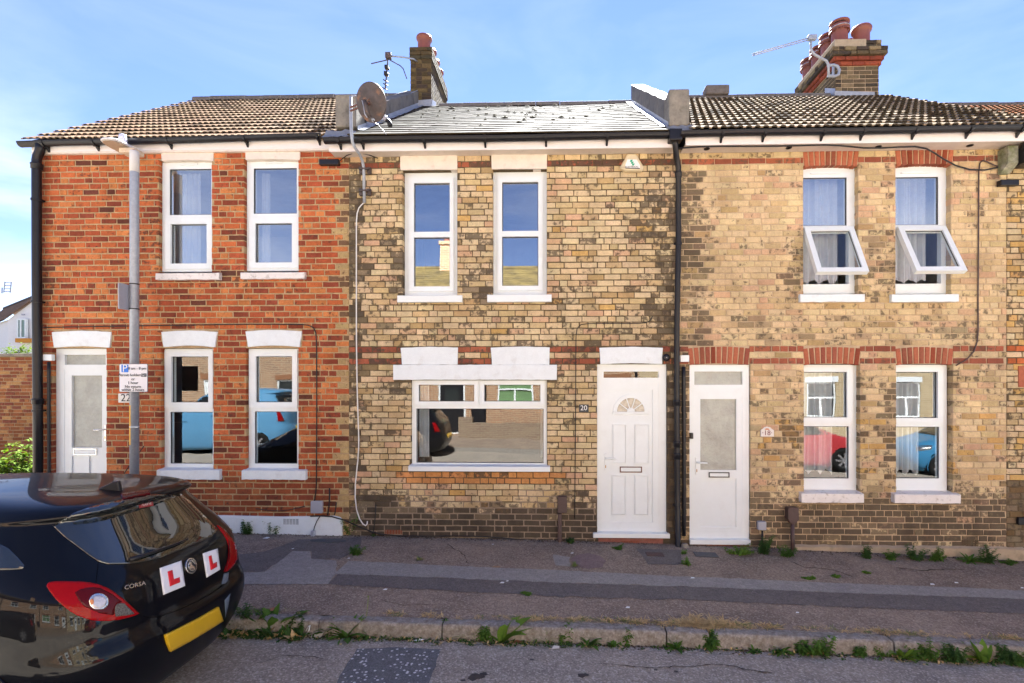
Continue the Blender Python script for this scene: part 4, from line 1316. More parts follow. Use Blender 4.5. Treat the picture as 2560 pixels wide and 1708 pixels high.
for x0, x1 in ((pl0 - .10, pl1 + .02), (pr0 - .04, pr1 + .10)):
    mb = MB()
    rr = random.Random(int(x0 * 10))
    n = 8
    v = []
    for i in range(n + 1):
        x = x0 + (x1 - x0) * i / n
        v += [(x, -.26, EYE + 2.985 + rr.uniform(0, .012)), (x, -.18, EYE + 3.05 + rr.uniform(0, .02)), (x, -.125, EYE + 3.13 + rr.uniform(-.01, .02))]
    mb.add(v, [(i * 3 + j, (i + 1) * 3 + j, (i + 1) * 3 + j + 1, i * 3 + j + 1) for i in range(n) for j in range(2)])
    mb.build('lead_apron', LEADD, h20)
# moss clumps on the slates
mossm = mat('moss', (0.10, 0.09, 0.055), 0.95, 0.4, 60, 0.6)
mb = MB(); rr = random.Random(8)
for k in range(95):
    x = rr.uniform(xs0 + .3, xs1 - .3); s = abs(rr.gauss(1.9, .8))
    if s > 3.1: continue
    y = -.27 + s; z = EYE + 2.995 + s * sl20
    if rr.random() < .35: x = rr.uniform(-.9, .4)
    r = rr.uniform(.012, .04) * (1.3 if rr.random() < .15 else 1)
    r *= .8
    V = [(x + r * 1.6 * math.cos(a) * rr.uniform(.7, 1.2), y + r * math.sin(a), z + r * math.sin(a) * sl20 + .014) for a in np.linspace(0, 5.5, 7)]
    V.append((x, y - r * .3, z + .014 + r * .6))
    mb.add(V, [(i, (i + 1) % 7, 7) for i in range(7)])
mo = mb.build('roof_moss', mossm, h20, smooth=True); mo['kind'] = 'stuff'

# chimney of no. 20, on the party wall with no. 22
def chimney(root, cx, w, y0, y1, z0, z1, pots, cols, bands, seed, limit, m=(CHB, CHBM), mort=None):
    mb = MB(); mb.box(cx - w / 2 + .008, cx + w / 2 - .008, y0 + .008, y1, z0, z1 - .01)
    st = mb.build('chimney_stack', mort or MORT20, root)
    M_ = Masonry(st, m[0], m[1])
    rr = random.Random(seed)
    k = 0
    z = z1 - .075
    while z > z0 - .02:
        out = 0; cset = cols
        for (za, zb, o, cs) in bands:
            if za <= z1 - z - .0375 <= zb: out, cset = o, cs or cols
        for side in ('f', 'l', 'r'):
            L0, L1 = (cx - w / 2 - out, cx + w / 2 + out) if side == 'f' else (y0 - out, y1)
            x = L0 - (0 if k % 2 else .105)
            while x < L1:
                L = .21 if rr.random() < .6 else .105
                a, b = max(L0, x) + .004, min(L1, x + L) - .004
                x += L
                if b - a < .02: continue
                c = jit(cset[rr.randrange(len(cset))], rr, .15)
                mid = (a + b) / 2
                if side == 'f': T = Matrix.Translation((mid, y0 - out + rr.uniform(-.002, .002), z + .0375))
                elif side == 'l': T = Matrix.Translation((cx - w / 2 - out, mid, z + .0375)) @ Matrix.Rotation(-math.pi / 2, 4, 'Z')
                else: T = Matrix.Translation((cx + w / 2 + out, mid, z + .0375)) @ Matrix.Rotation(math.pi / 2, 4, 'Z')
                M_.add(T, b - a, .065, c, depth=.1 + out, rank=(1 if side == 'f' else .3) * (b - a))
        z -= .075; k += 1
    M_.finish(limit)
    mb = MB()
    mb.box(cx - w / 2 + .02, cx + w / 2 - .02, y0 + .02, y1 - .02, z1 - .02, z1 + .012)
    mb.build('flaunching', CEMENT, st)
    for (x, y, r, h, cap) in pots:
        pot(st, x, y, z1 + .01, r, h, cap, (rr.uniform(-.02, .02), rr.uniform(-.02, .02)))
    return st
G1, G2, G3 = lin(120, 104, 72, .72), lin(98, 84, 60, .72), lin(84, 72, 62, .72)
cxl = -2.415
chl = chimney(h20, cxl, .385, 2.86, 4.25, EYE + 4.85, EYE + 6.12, [(cxl + .01, 3.06, .125, .30, False), (cxl + .02, 3.42, .12, .28, False), (cxl + .02, 3.74, .12, .28, False), (cxl + .02, 4.06, .12, .28, False)],
              [G1, G2, G3], [(0, .2, .016, [G2, lin(84, 78, 62, .72)])], 2, 50)
mb = MB()
mb.add([(cxl - .15, 2.845, EYE + 5.02), (cxl + .2, 2.845, EYE + 5.02), (cxl + .22, 2.845, EYE + 5.16), (cxl - .15, 2.845, EYE + 5.14), (cxl + .28, 2.74, EYE + 4.97), (cxl - .17, 2.74, EYE + 4.99)],
       [(0, 1, 2, 3), (5, 4, 1, 0)])
mb.add([(cxl + .2, 2.845, EYE + 5.02), (cxl + .2, 3.2, EYE + 5.1), (cxl + .2, 3.2, EYE + 5.3), (cxl + .2, 2.845, EYE + 5.16), (cxl + .36, 2.72, EYE + 4.97), (cxl + .36, 3.1, EYE + 5.12)],
       [(0, 1, 2, 3), (4, 5, 1, 0)])
mb.build('lead_flashing', LEAD, h20)
# rainwater pipe between no. 20 and no. 18
pts = [at(1687, 343, -.245), at(1688, 362, -.22), at(1691, 390, -.13), at(1696, 417, -.07), at(1696, 600, -.065), at(1692, 830, -.065), at(1692, 1000, -.065), at(1693, 1200, -.065)]
pts.append(Vector((at(1695, 1350, -.065).x, -.065, at(1695, 1362, -.065).z))); pts.append(Vector((pts[-1].x + .005, -.12, pts[-1].z - .06)))
downpipe(h20, pts, .034, joints=[(at(1696, 445, -.066).x, -.066, at(1696, 445, -.066).z), (at(1692, 1010, -.065).x, -.065, at(1692, 1015, -.065).z), (at(1692.3, 1115, -.065).x, -.065, at(1692, 1118, -.065).z), (at(1692.6, 1146, -.065).x, -.065, at(1692, 1148, -.065).z)],
         brackets=[(at(1692.8, 1265, -.065).x, -.065, at(1692, 1266, -.065).z), (at(1696, 600, -.065).x, -.065, at(1696, 610, -.065).z)])
mb = MB(); a = at(1687, 343, -.245); mb.box(a.x - .075, a.x + .075, -.31, -.185, a.z - .06, a.z + .075); mb.build('gutter_outlet', BLACKP, h20, bevel=.01)

# ================================================================ NO. 18: the pale brick house on the right
h18 = thing('brick_house', 'pale yellow brick house with open top windows, brick arches and glazed white door numbered 18', 'house', (3.5, 0, zg(3.5)), 'terraced houses in a row')
holes18, nb18 = [], []
def win18(*a, **k):
    w, op = window(h18, *a, **k); holes18.append(op); nb18.append(op); return w
def tilt_sash(w, px0, px1, py0, yf, L, ang):
    a, b = at(px0, py0, yf), at(px1, py0, yf)
    t = .062
    mb = MB()
    mb.plate((a.x, b.x, -L, 0), [(a.x + t, b.x - t, -L + t, -t)], -.03, .03)
    M = Matrix.Translation((0, yf - .04, a.z)) @ Matrix.Rotation(-ang, 4, 'X')
    s = mb.build('open_sash', UPVC, w, bevel=.005)
    s.data.transform(M)
    mb = MB(); mb.box(a.x + t - .004, b.x - t + .004, -.004, 0, -L + t - .004, -t + .004)
    g = mb.build('sash_pane', GLASS, s); g.data.transform(M)
    mb = MB(); mb.plate((a.x + t - .001, b.x - t + .001, -L + t - .001, -t + .001), [(a.x + t + .006, b.x - t - .006, -L + t + .006, -t - .006)], -.012, -.004)
    g = mb.build('gasket', GASK, s); g.data.transform(M)
wu = win18((1986, 415, 2137, 735), [(2005, 443.5, 2117, 565), (2005, 578, 2122, 711)], (), (2001, 735, 2162, 755), opening=(2008.5, 412, 2146, 738), yf=.085, sill_m=PAINT, vents=[(2027, 431, 2100, 435)], seed=11, open_at=(1,))
tilt_sash(wu, 2004, 2126, 574, .085, .70, math.radians(27))
curtain(wu, at(2008, 0).x - .03, at(2118, 0).x, EYE + 1.25, EYE + 2.62, .22, 11, .06)
wv = win18((2218, 411, 2366, 735), [(2237, 442, 2346, 563), (2237, 576, 2353, 710)], (), (2230, 735, 2397, 755), opening=(2239.5, 408, 2378, 738), yf=.085, sill_m=PAINT, vents=[(2254, 429.5, 2327, 433)], seed=12, open_at=(1,))
tilt_sash(wv, 2236, 2355, 573, .085, .70, math.radians(28))
curtain(wv, at(2239, 0).x - .03, at(2346, 0).x, EYE + 1.25, EYE + 2.62, .22, 12, .06)
wx = win18((1986, 912, 2141, 1228), [(2006, 930, 2116, 1043.5), (2002, 1066, 2122, 1196)], [(1992, 917, 2130, 1057)], (2004, 1235, 2160, 1256.6), opening=(2010, 910, 2150.5, 1238), yf=.085, sill_m=PAINTOLD, sill_d=.07, seed=13)
curtain(wx, at(2006, 0).x, at(2108, 0).x, EYE - 1.17, EYE + .22, .24, 13, .07)
wy = win18((2218, 912, 2367, 1228), [(2238, 930, 2342, 1045), (2234, 1067, 2348, 1196)], [(2224, 917, 2357, 1058)], (2237, 1237, 2402, 1258), opening=(2241, 910, 2383, 1239), yf=.085, sill_m=PAINTOLD, sill_d=.07, seed=14)
curtain(wy, at(2240, 0).x, at(2330, 0).x, EYE - 1.17, EYE + .0, .24, 14, .07)
archrects = [(2008.5, 375, 2146, 417), (2239, 371, 2384, 414), (2009, 868, 2150.5, 912), (2240, 868, 2383.5, 912), (1721, 867, 1874, 912)]
for r in archrects: nb18.append(rect0(*r))
# door of no. 18
yd = .035
fr = rect0(1723, 912, 1873, 1352, yd); leaf = rect0(1736, 983.6, 1856, 1332, yd); fan = rect0(1736, 929, 1856, 962, yd)
mb = MB(); mb.plate(fr, [fan, leaf], yd, yd + .08)
d18 = mb.build('front_door', UPVC, h18, bevel=.005)
pane_in(h18, fan, yd + .022, d18, FROST)
gl = rect0(1751, 998, 1841, 1175.7, yd); lp = rect0(1751, 1196.7, 1841, 1318, yd)
mb = MB(); mb.plate(leaf, [gl, lp], yd + .003, yd + .05); mb.build('door_leaf', UPVC, d18, bevel=.006)
pane_in(h18, gl, yd + .022, d18, FROST)
mb = MB(); mb.box(lp[0] - .002, lp[1] + .002, yd + .018, yd + .045, lp[2] - .002, lp[3] + .002); mb.build('panel', UPVC, d18)
letterbox(d18, rect0(1774, 1183, 1821, 1191.5, yd), yd + .002, GASK, UPVC)
door_handle(d18, at(1741.5, 1162, yd).x, yd + .002, at(1741.5, 1162, yd).z, 1)
s = rect0(1725, 1351, 1877, 1361.6, -.045)
mb = MB(); mb.box(s[0], s[1], -.045, yd + .02, s[2], s[3]); mb.build('threshold', UPVC, d18, bevel=.004)
op = (fr[0] - .004, fr[1] + .004, s[2], fr[3] + .003)
holes18.append(op); nb18.append(op)
s2 = rect0(1730, 1363, 1872, 1385, -.004)
mb = MB(); mb.box(s2[0], s2[1], -.006, .06, s2[2] - .1, s2[3]); mb.build('door_step', REDB, h18); nb18.append((s2[0], s2[1], -1, s2[3]))
cem = at(2200, 1367).z
nb18.append((at(1985, 0).x + .02, X16, -1, cem - .02))
w18 = wall_part(h18, X18, X16, MORT18, holes18, EYE + 2.9)
ms18 = Masonry(w18, BR18, BR18M)
rr = random.Random(14)
for a, b, zc, h, c in lay(X18, X16, nb18, 18, col18, k1=35, header=.40):
    px, py = proj((a + b) / 2, 0, zc)
    M = Matrix.Translation(((a + b) / 2, rr.uniform(-.002, .002), zc)) @ Matrix.Rotation(rr.uniform(-.006, .006), 4, 'Y')
    ms18.add(M, b - a, h, c, rank=(b - a) * h * (1 + px / 9000))
ms18.finish(240)
BRA, _ = pair('red_arch_brick', rough=0.8, var=0.2, scale=34, bump=0.5, spot=0.4, spot_scale=15, spot_col=(0.10, 0.035, 0.025))
ab = bpy.data.meshes.new('arch_brick'); v_, f_ = BRV[0]; ab.from_pydata(v_, [], f_); ab.materials.append(BRA)
rr = random.Random(15)
for (x0, y0, x1, y1) in archrects:
    r = rect0(x0, y0, x1, y1)
    n = 10 if x1 - x0 < 148 else 11
    cx_ = (r[0] + r[1]) / 2
    for i in range(n):
        t = (i + .5) / n - .5
        x = cx_ + t * (r[1] - r[0])
        o = bpy.data.objects.new('arch_brick', ab); COL.objects.link(o); o.parent = w18
        hgt = r[3] - r[2]
        M = Matrix.Translation((x, rr.uniform(-.004, 0), (r[2] + r[3]) / 2 + .022 * (.25 - t * t) * 4 - .012)) @ Matrix.Rotation(t * .24 + rr.uniform(-.01, .01), 4, 'Y') @ Matrix.Rotation(math.pi / 2, 4, 'Y')
        o.matrix_local = M @ Matrix.Diagonal((hgt - .012 + rr.uniform(-.006, .002), .1, (r[1] - r[0]) / n - .015, 1))
        o.color = (*jit(RED1 if rr.random() < .6 else RED2 if rr.random() < .7 else O3, rr, .12), 1)
air_brick(w18, rect0(2405, 1350, 2446, 1364), MORT20, 6, 3)
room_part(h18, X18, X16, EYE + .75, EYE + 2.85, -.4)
shell(h18, X18, X16 + .02, STOCK, EYE + 2.9)
mb = MB()
n = 30
v = []; rr = random.Random(3)
xa, xb = at(1985, 1370).x, at(2556, 1370).x
for i in range(n + 1):
    x = xa + (xb - xa) * i / n
    zt = at(proj(x, 0, 0)[0], np.interp(x, [xa, xb], [1365, 1372]), -.04).z + rr.uniform(-.006, .006)
    v += [(x, -.045 + rr.uniform(-.004, .004), -.5), (x, -.04 + rr.uniform(-.004, .004), zt - .01), (x, .01, zt + .012)]
mb.add(v, [(i * 3 + j, (i + 1) * 3 + j, (i + 1) * 3 + j + 1, i * 3 + j + 1) for i in range(n) for j in range(2)] + [(0, 1, 2), (n * 3 + 2, n * 3 + 1, n * 3)])
mb.build('plinth', CEMENT, h18)
xf0, xf1 = at(1702, 0).x, at(2570, 0).x
mb = MB(); mb.box(xf0, xf1 + .3, -.235, -.215, zs - .012, zs + .14); mb.build('fascia', FASCIA, h18, bevel=.003)
mb = MB(); mb.box(xf0, xf1 + .3, -.214, .006, zs, zs + .012); mb.build('soffit', SOFF, h18)
for px, py in ((1767, 372), (1972, 370), (2196, 367), (2425, 364)):
    q = at(px, py, -.11); mb = MB()
    mb.lathe([(.036, 0), (.036, .006), (.028, .006), (.026, 0)], Matrix.Translation((q.x, -.11, zs - .006)), 16)
    mb.lathe([(.027, 0.001), (.0, 0.0015)], Matrix.Translation((q.x, -.11, zs - .004)), 16)
    mb.build('soffit_vent', BLACKP, h18)
gx0, gx1 = at(1700, 350, -.29).x, at(2600, 330, -.29).x
gz18 = lambda x: EYE + 2.965 + (x - gx0) * .004
g18 = gutter(h18, gx0, gz18(gx0), gx1, gz18(gx1), -.295)
gutter_brackets(g18, (1805.5, 1911, 2058, 2158, 2288, 2424, 2552), gz18, -.295, yb=-.236)
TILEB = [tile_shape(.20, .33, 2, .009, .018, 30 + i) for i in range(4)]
TB1, TB2, TB3 = lin(182, 166, 144, .75), lin(160, 144, 124, .75), lin(84, 72, 60, .7)
def ctile18(px, py, rr):
    t = rr.random()
    return jit(TB1 if t < .45 else TB2 if t < .8 else TB3, rr, .16)
rt18, _ = roof(h18, pr1 - .02, 5.98, -.325, EYE + 2.995, 3.0, EYE + 5.19, .20, .245, TILEB, (TL18, TL18M), ctile18, .075, 300, 'roof_tile', 6, stagger=.25, lift=.008)
ridge(rt18, pr1, 4.98, 3.0, EYE + 5.16, RIDGEM, .08, .33, 4)
mb = MB(); a, b = at(1760, 0, 3).x, at(1819, 0, 3).x; mb.box(a, b, 2.88, 3.12, EYE + 5.2, EYE + 5.37); mb.build('ridge_vent', RIDGEM, h18, bevel=.03)
cxr = 5.40
R_ = [lin(168, 88, 64, .72), lin(148, 78, 60, .72)]
C1, C2, C3 = lin(150, 132, 100, .72), lin(112, 98, 76, .72), lin(80, 72, 62, .72)
chr_ = chimney(h18, cxr, .76, 2.86, 4.35, EYE + 4.7, EYE + 6.09,
               [(cxr - .20, 3.06, .145, .385, True), (cxr + .2, 3.08, .145, .36, False), (cxr - .2, 3.42, .15, .38, True), (cxr - .2, 3.78, .15, .38, True), (cxr - .2, 4.14, .15, .38, True), (cxr + .2, 3.5, .15, .36, False), (cxr + .2, 3.9, .15, .36, False)],
               [C1, C2, C2, C3], [(0, .151, .03, [C1, C2, C3]), (.151, .226, .10, [C2, C3, C1]), (.226, .301, .10, [C2, C3]), (.301, .376, .06, R_), (.376, .451, .03, R_)], 7, 60, mort=MORT18)
mb = MB(); mb.box(cxr - .41, cxr + .14, 2.826, 2.86, EYE + 5.94, EYE + 6.10); mb.box(cxr - .41, cxr - .38, 2.86, 4.2, EYE + 6.02, EYE + 6.10)
mb.build('render_patch', CEMENT, chr_, bevel=.006)
mb = MB()
mb.add([(cxr - .40, 2.85, EYE + 5.0), (cxr + .30, 2.85, EYE + 5.0), (cxr + .30, 2.85, EYE + 5.17), (cxr - .40, 2.85, EYE + 5.2), (cxr + .31, 2.70, EYE + 4.99), (cxr - .45, 2.70, EYE + 4.99)], [(0, 1, 2, 3), (5, 4, 1, 0)])
mb.add([(cxr - .39, 2.85, EYE + 5.05), (cxr - .39, 3.2, EYE + 5.2), (cxr - .39, 3.2, EYE + 5.45), (cxr - .39, 2.85, EYE + 5.24), (cxr - .62, 2.72, EYE + 5.0), (cxr - .62, 3.0, EYE + 5.2)], [(3, 2, 1, 0), (0, 1, 5, 4)])
mb.build('lead_flashing', LEAD, h18)

# ================================================================ NO. 16: the edge of the next house
h16 = thing('brick_house', 'sliver of neighbouring brick house with orange-brown tiles at the right edge', 'house', (7, 0, zg(7)), 'terraced houses in a row')
X15 = 9.2
w16 = wall_part(h16, X16, X15, MORT20, [], EYE + 2.9)
m16 = Masonry(w16, BR20, BR20M); rr = random.Random(16)
for a, b, zc, h, c in lay(X16, X15, [], 16, col16, k1=35):
    px, py = proj(a, 0, zc)
    m16.add(Matrix.Translation(((a + b) / 2, rr.uniform(-.003, .003), zc)), b - a, h, c, rank=10 - a)
m16.finish(110)
mb = MB(); q = rect0(2546, 915, 2562, 968, -.004); mb.box(q[0], q[0] + .22, -.008, .05, q[2], q[3]); mb.build('arch_brick', BRA, w16, bevel=.004).color = (*RED1, 1)
shell(h16, X16, X15, STOCK, EYE + 2.9)
mb = MB(); mb.box(xf1 + .31, X15, -.235, -.215, zs - .012, zs + .14); mb.build('fascia', FASCIA, h16, bevel=.003)
mb = MB(); mb.box(xf1 + .31, X15, -.214, .006, zs, zs + .012); mb.build('soffit', SOFF, h16)
gutter(h16, gx1 + .01, gz18(gx1), X15, gz18(X15), -.295)
TB4, TB5 = lin(176, 124, 92, .72), lin(160, 104, 76, .72)
rt16, _ = roof(h16, 5.98, X15, -.325, EYE + 2.93, 3.0, EYE + 4.97, .20, .245, TILEB, (TL18, TL18M), lambda px, py, r_: jit(TB4 if r_.random() < .6 else TB5 if r_.random() < .6 else TB3, r_, .15), .062, 150, 'roof_tile', 7, stagger=.25, lift=.008)
ridge(rt16, 6.0, X15, 3.0, EYE + 4.95, RIDGEM, .08, .33, 5)
WOODW = mat('mossy_weathered_wood', (0.17, 0.19, 0.09), 0.9, 0.35, 18, 0.5, col2=(0.36, 0.34, 0.28), spot=.6, spot_scale=14)
q0, q1 = at(2497, 374, -.02), at(2512, 436, -.02)
mb = MB(); mb.prism_x([(-.15, EYE + 2.83), (.0, EYE + 2.83), (.0, q1.z), (-.04, q1.z), (-.15, EYE + 2.62)], q0.x, q0.x + .12); mb.build('eaves_corbel', WOODW, h16, bevel=.005)
mb = MB(); mb.box(q0.x + .125, X15, -.24, -.02, EYE + 2.60, EYE + 2.80); mb.build('canopy_board', BLACKP, h16, bevel=.01)
mb = MB(); mb.tube([(q0.x + .125, -.20, EYE + 2.80), (q0.x + .3, -.24, EYE + 2.78), (X15, -.24, EYE + 2.78)], .045, 10); mb.build('canopy_roll', BLACKM, h16)
# ================================================================ fittings on the house fronts
def cable(name, label, pts, m, r=.006, cat='cable'):
    """pts: (px, py, y) on or just off the wall."""
    P = [at(*p) for p in pts]
    Q = []
    for a, b in zip(P, P[1:]):
        n = max(1, int((b - a).length / .12))
        for k in range(n): Q.append(a.lerp(b, k / n))
    Q.append(P[-1])
    for _ in range(2):
        Q = [Q[0]] + [(Q[i - 1] + Q[i] * 2 + Q[i + 1]) / 4 for i in range(1, len(Q) - 1)] + [Q[-1]]
    mb = MB(); mb.tube(Q, r, 6)
    return tag(mb.build(name, m, smooth=True), label, cat)
W = -.012
cable('cable', 'black cable crossing the red brick above the lintels then dropping to the grey box', [(100, 819, W), (330, 815, W), (600, 811, W), (776, 811, W), (788, 816, W), (791, 826, W), (792, 1000, W), (791, 1238, W), (786, 1253, W)], BLACKM, .007)
cable('cable', 'white cable hanging down the yellow house below the satellite dish and curling at its end', [(911, 506, -.03), (905, 513, W), (895, 517, W), (891, 528, W), (891, 850, W), (893, 980, W), (898, 1123, W), (892, 1180, -.02), (887, 1206, -.03), (885, 1247, -.04), (890, 1280, -.04), (897, 1301, -.04), (910, 1317, -.04), (916, 1318, -.04), (919.5, 1312, -.04), (918.5, 1303, -.03)], mat('white_cable_sheath', (.75, .74, .7), .5, .05, 10), .0075)
cable('cable', 'thin black cable beside the number 20 plaque running down from a level stretch', [(1631, 790, W), (1630, 806, W), (1622, 809, W), (1445, 809, W), (1440, 812, W), (1439, 1040, W), (1436.5, 1297, W)], BLACKM, .0055)
cable('cable', 'long black cable looping from the soffit of the pale house across to its right corner', [(1697, 371, -.20), (1752, 366, -.222), (1836, 366, -.222), (1928, 366, -.222), (2005, 364, -.222), (2100, 362, -.222), (2150, 371, -.15), (2196, 374.6, -.12), (2253, 367, -.2), (2299, 361, -.222), (2334, 379, -.1), (2380, 415.6, -.03), (2426, 431, -.03), (2464, 430, -.03), (2495, 419, -.06)], BLACKM, .0095)
cable('cable', 'brown cable down the right end of the pale house to its lower window', [(2496, 417, -.05), (2483, 416, W), (2467, 403, W), (2454, 394.5, W), (2447, 399, W), (2446.7, 480, W), (2446, 640, W), (2445, 750, W), (2445.7, 853, W), (2441.5, 882.7, W), (2423, 903, W), (2390, 914, W)], BROWN, .008)
cable('cable', 'black cable draped along the foot of the sooty wall of the yellow house', [(776, 1291, -.05), (797, 1290, -.05), (830, 1288, -.05), (857, 1293, -.03), (895, 1318, W), (930, 1335, W), (960, 1339, W), (1060, 1341, W), (1158, 1340, W), (1212, 1341.6, W), (1298, 1349, W), (1340, 1354, W)], BLACKM, .008)
cable('cable', 'short black cable stub rising on the red brick right of the grey box', [(824, 1221, W), (824, 1250, W), (824, 1277, W), (819, 1288, -.02)], BLACKM, .008)
cable('cable', 'shortest black cable stub at the edge of the red brick above the painted plinth', [(840.6, 1256, W), (840, 1270, W), (839, 1281, W), (836, 1288, -.02)], BLACKM, .0065)
cable('cable', 'black cable running down the white plinth to the small grey capped pipe', [(800, 1291, -.045), (790, 1303, -.045), (785, 1316, -.045), (783.5, 1330, -.05)], BLACKM, .006)
cable('cable', 'two-tailed black cable on the sooty bricks right of the white plinth', [(940, 1262, W), (940, 1303, W), (934, 1320, W), (932, 1336, W)], BLACKM, .006)
cable('cable', 'black cable slung from the soffit to the black box beside the satellite pole', [(846, 405, -.05), (856, 400, -.03), (862, 388, -.06), (880, 378, -.12), (905, 380, -.12), (925, 388, -.05), (945, 396, W)], BLACKM, .006)
cable('cable', 'stiff black wire end sticking out beside the lamp post', [(307, 1190, W), (316, 1172, -.05), (330, 1155, -.08), (345, 1137, -.10), (360, 1115, -.06)], BLACKM, .006)
cable('conduit', 'thin black conduit left of the white half-glazed door', [(122, 905, -.03), (122, 1050, -.03), (123, 1260, -.03)], BLACKP, .018, 'pipe')
cable('waste_pipe', 'thin black pipe beside the drainpipe left of the door numbered 18', [(1709, 917, -.04), (1710, 1100, -.04), (1710, 1340, -.04)], BLACKP, .024, 'pipe')
cable('cable', 'wavy black cable from the grey box over to the lamp post side', [(640, 1272, W), (700, 1281, W), (725, 1278, W), (745, 1267, W), (762, 1266, W)], BLACKM, .005)

def wallbox(name, label, cat, r, d, m, bevel=.008, y=-.001):
    q = rect0(*r, -d)
    mb = MB(); mb.box(q[0], q[1], -d, y, q[2], q[3])
    o = mb.build(name, m, bevel=bevel)
    return tag(o, label, cat)
wallbox('junction_box', 'pale grey square junction box low on the red brick wall', 'utility box', (776, 1254, 804.5, 1284), .05, GREYP)
wallbox('pipe_cap', 'small blue-grey capped pipe standing at the foot of the white plinth', 'pipe', (775.8, 1328, 785, 1344), .075, GREYP)
wallbox('cable_box', 'black oblong cable box under the soffit between red and yellow brick', 'utility box', (797, 397, 846, 411.5), .06, BLACKP)
wallbox('cable_box', 'black oblong cable box under the mossy corbel at the right edge', 'utility box', (2503, 448, 2549, 463), .07, BLACKP)
wallbox('bell_box', 'white rounded box beside the drainpipe at the top of door 18', 'utility box', (1701, 888, 1723.5, 905), .05, UPVC)
wallbox('bell_box', 'small white box left of the door numbered 22', 'utility box', (106, 886, 129, 902), .05, UPVC)
wallbox('wall_light', 'black box low on the brick at the right edge', 'utility box', (2547, 1295, 2570, 1313), .04, BLACKP)
t = thing('meter_pipe', 'brown meter box on a pipe left of the door numbered 20', 'utility box', at(1400, 1361, -.05))
q = rect0(1394, 1242, 1417.5, 1283, -.08); mb = MB(); mb.box(q[0], q[1], -.085, -.004, q[2], q[3]); mb.build('box', BROWN, t, bevel=.008)
q = rect0(1394.5, 1283, 1404.5, 1363, -.05); mb = MB(); mb.box(q[0], q[1], -.07, -.02, q[2], q[3] - .003); mb.build('pipe', BROWN, t, bevel=.01)
t = thing('meter_pipe', 'dark brown meter box on a pipe under the windows of the pale house', 'utility box', at(1982, 1390, -.06))
q = rect0(1970.5, 1270, 1998, 1310, -.1); mb = MB()
xm = (q[0] + q[1]) / 2
mb.prism([(q[0], q[3] - .01), (q[0] + .015, q[3]), (q[1] - .015, q[3]), (q[1], q[3] - .01), (q[1], q[2] + .05), (xm + .03, q[2]), (xm - .03, q[2]), (q[0], q[2] + .05)], -.10, -.004); mb.build('box', BROWN, t, bevel=.008)
q = rect0(1977, 1308, 1986, 1390, -.07); mb = MB(); mb.tube([((q[0] + q[1]) / 2, -.07, q[2] - .02), ((q[0] + q[1]) / 2, -.07, q[3])], .023, 10); mb.build('pipe', BROWN, t, smooth=True)
t = thing('meter_box', 'small white box on a black pipe right of the door numbered 18', 'utility box', at(1906, 1365, -.05))
q = rect0(1896, 1305, 1916.5, 1326, -.06); mb = MB(); mb.box(q[0], q[1], -.06, -.004, q[2], q[3]); mb.build('box', GREYP, t, bevel=.006)
q = rect0(1903, 1326, 1908, 1372, -.04); mb = MB(); mb.tube([((q[0] + q[1]) / 2, -.04, q[2] - .03), ((q[0] + q[1]) / 2, -.04, q[3] - .005)], .012, 8); mb.build('pipe', BLACKP, t, smooth=True)
q = at(1666.5, 894, -.05)
t = thing('door_bell', 'round black bell beside the top right of the door numbered 20', 'bell', q)
mb = MB(); mb.lathe([(.045, 0), (.046, .03), (.036, .042), (.012, .044), (.0, .044)], Matrix.Translation((q.x, -.004, q.z)) @ Matrix.Rotation(math.pi / 2, 4, 'X'), 20); mb.build('bell', BLACKP, t, smooth=True)
mb = MB(); mb.lathe([(.007, .0), (.007, .004), (0, .005)], Matrix.Translation((q.x, -.047, q.z)) @ Matrix.Rotation(math.pi / 2, 4, 'X'), 8); mb.build('screw', GREYP, t)
t = wallbox('door_lock', 'small black key safe on the frame of the door numbered 18', 'key safe', (1726, 1083, 1733.5, 1097.5), .02, BLACKP, .004, y=.034)
mb = MB(); q = at(1712, 1378, -.09); mb.lathe([(.075, -.05), (.06, .02), (.035, .09), (.0, .10)], Matrix.Translation((q.x, -.09, q.z)), 10); tag(mb.build('concrete_cone', CONC), 'small cone of concrete at the foot of the black drainpipe', 'concrete block')

# house numbers
PLQ = mat('cream_ceramic', (.72, .69, .64), .3, .05, 20)
SLP = mat('slate_plaque', (.035, .04, .045), .5, .2, 30)
WHT = mat('white_print', (.78, .78, .76), .5, 0)
q = rect0(296, 983.6, 338, 1007, W)
t = thing('house_number', 'cream house number plaque 22 half behind the lamp post', 'house number', ((q[0] + q[1]) / 2, W, q[2]))
mb = MB(); mb.box(q[0], q[1], W - .004, -.001, q[2], q[3]); mb.build('plaque', PLQ, t, bevel=.006)
text('number', '22', .135, at(314.5, 995.5, W - .006), FACE, DARKTXT, t, .001, sx=1.0)
q = rect0(1447.5, 1011.5, 1471.6, 1030.7, W)
t = thing('house_number', 'dark slate house number plaque 20 left of the white door', 'house number', ((q[0] + q[1]) / 2, W, q[2]))
mb = MB(); mb.box(q[0], q[1], W - .006, -.001, q[2], q[3]); mb.build('plaque', SLP, t, bevel=.002)
text('number', '20', .088, at(1459.5, 1020.5, W - .009), FACE, WHT, t, .001)
q = rect0(1901.5, 1075, 1934.5, 1091.5, W)
t = thing('house_number', 'white house number plaque 18 with arched top right of the door', 'house number', ((q[0] + q[1]) / 2, W, q[2]))
cx_, w_ = (q[0] + q[1]) / 2, (q[1] - q[0]) / 2
mb = MB(); mb.prism([(q[0], q[2]), (q[0], q[3]), (cx_ - w_ * .7, q[3] + .01), (cx_ - w_ * .45, q[3] + .032), (cx_, q[3] + .04), (cx_ + w_ * .45, q[3] + .032), (cx_ + w_ * .7, q[3] + .01), (q[1], q[3]), (q[1], q[2])], W - .006, -.001); mb.build('plaque', PLQ, t, bevel=.003)
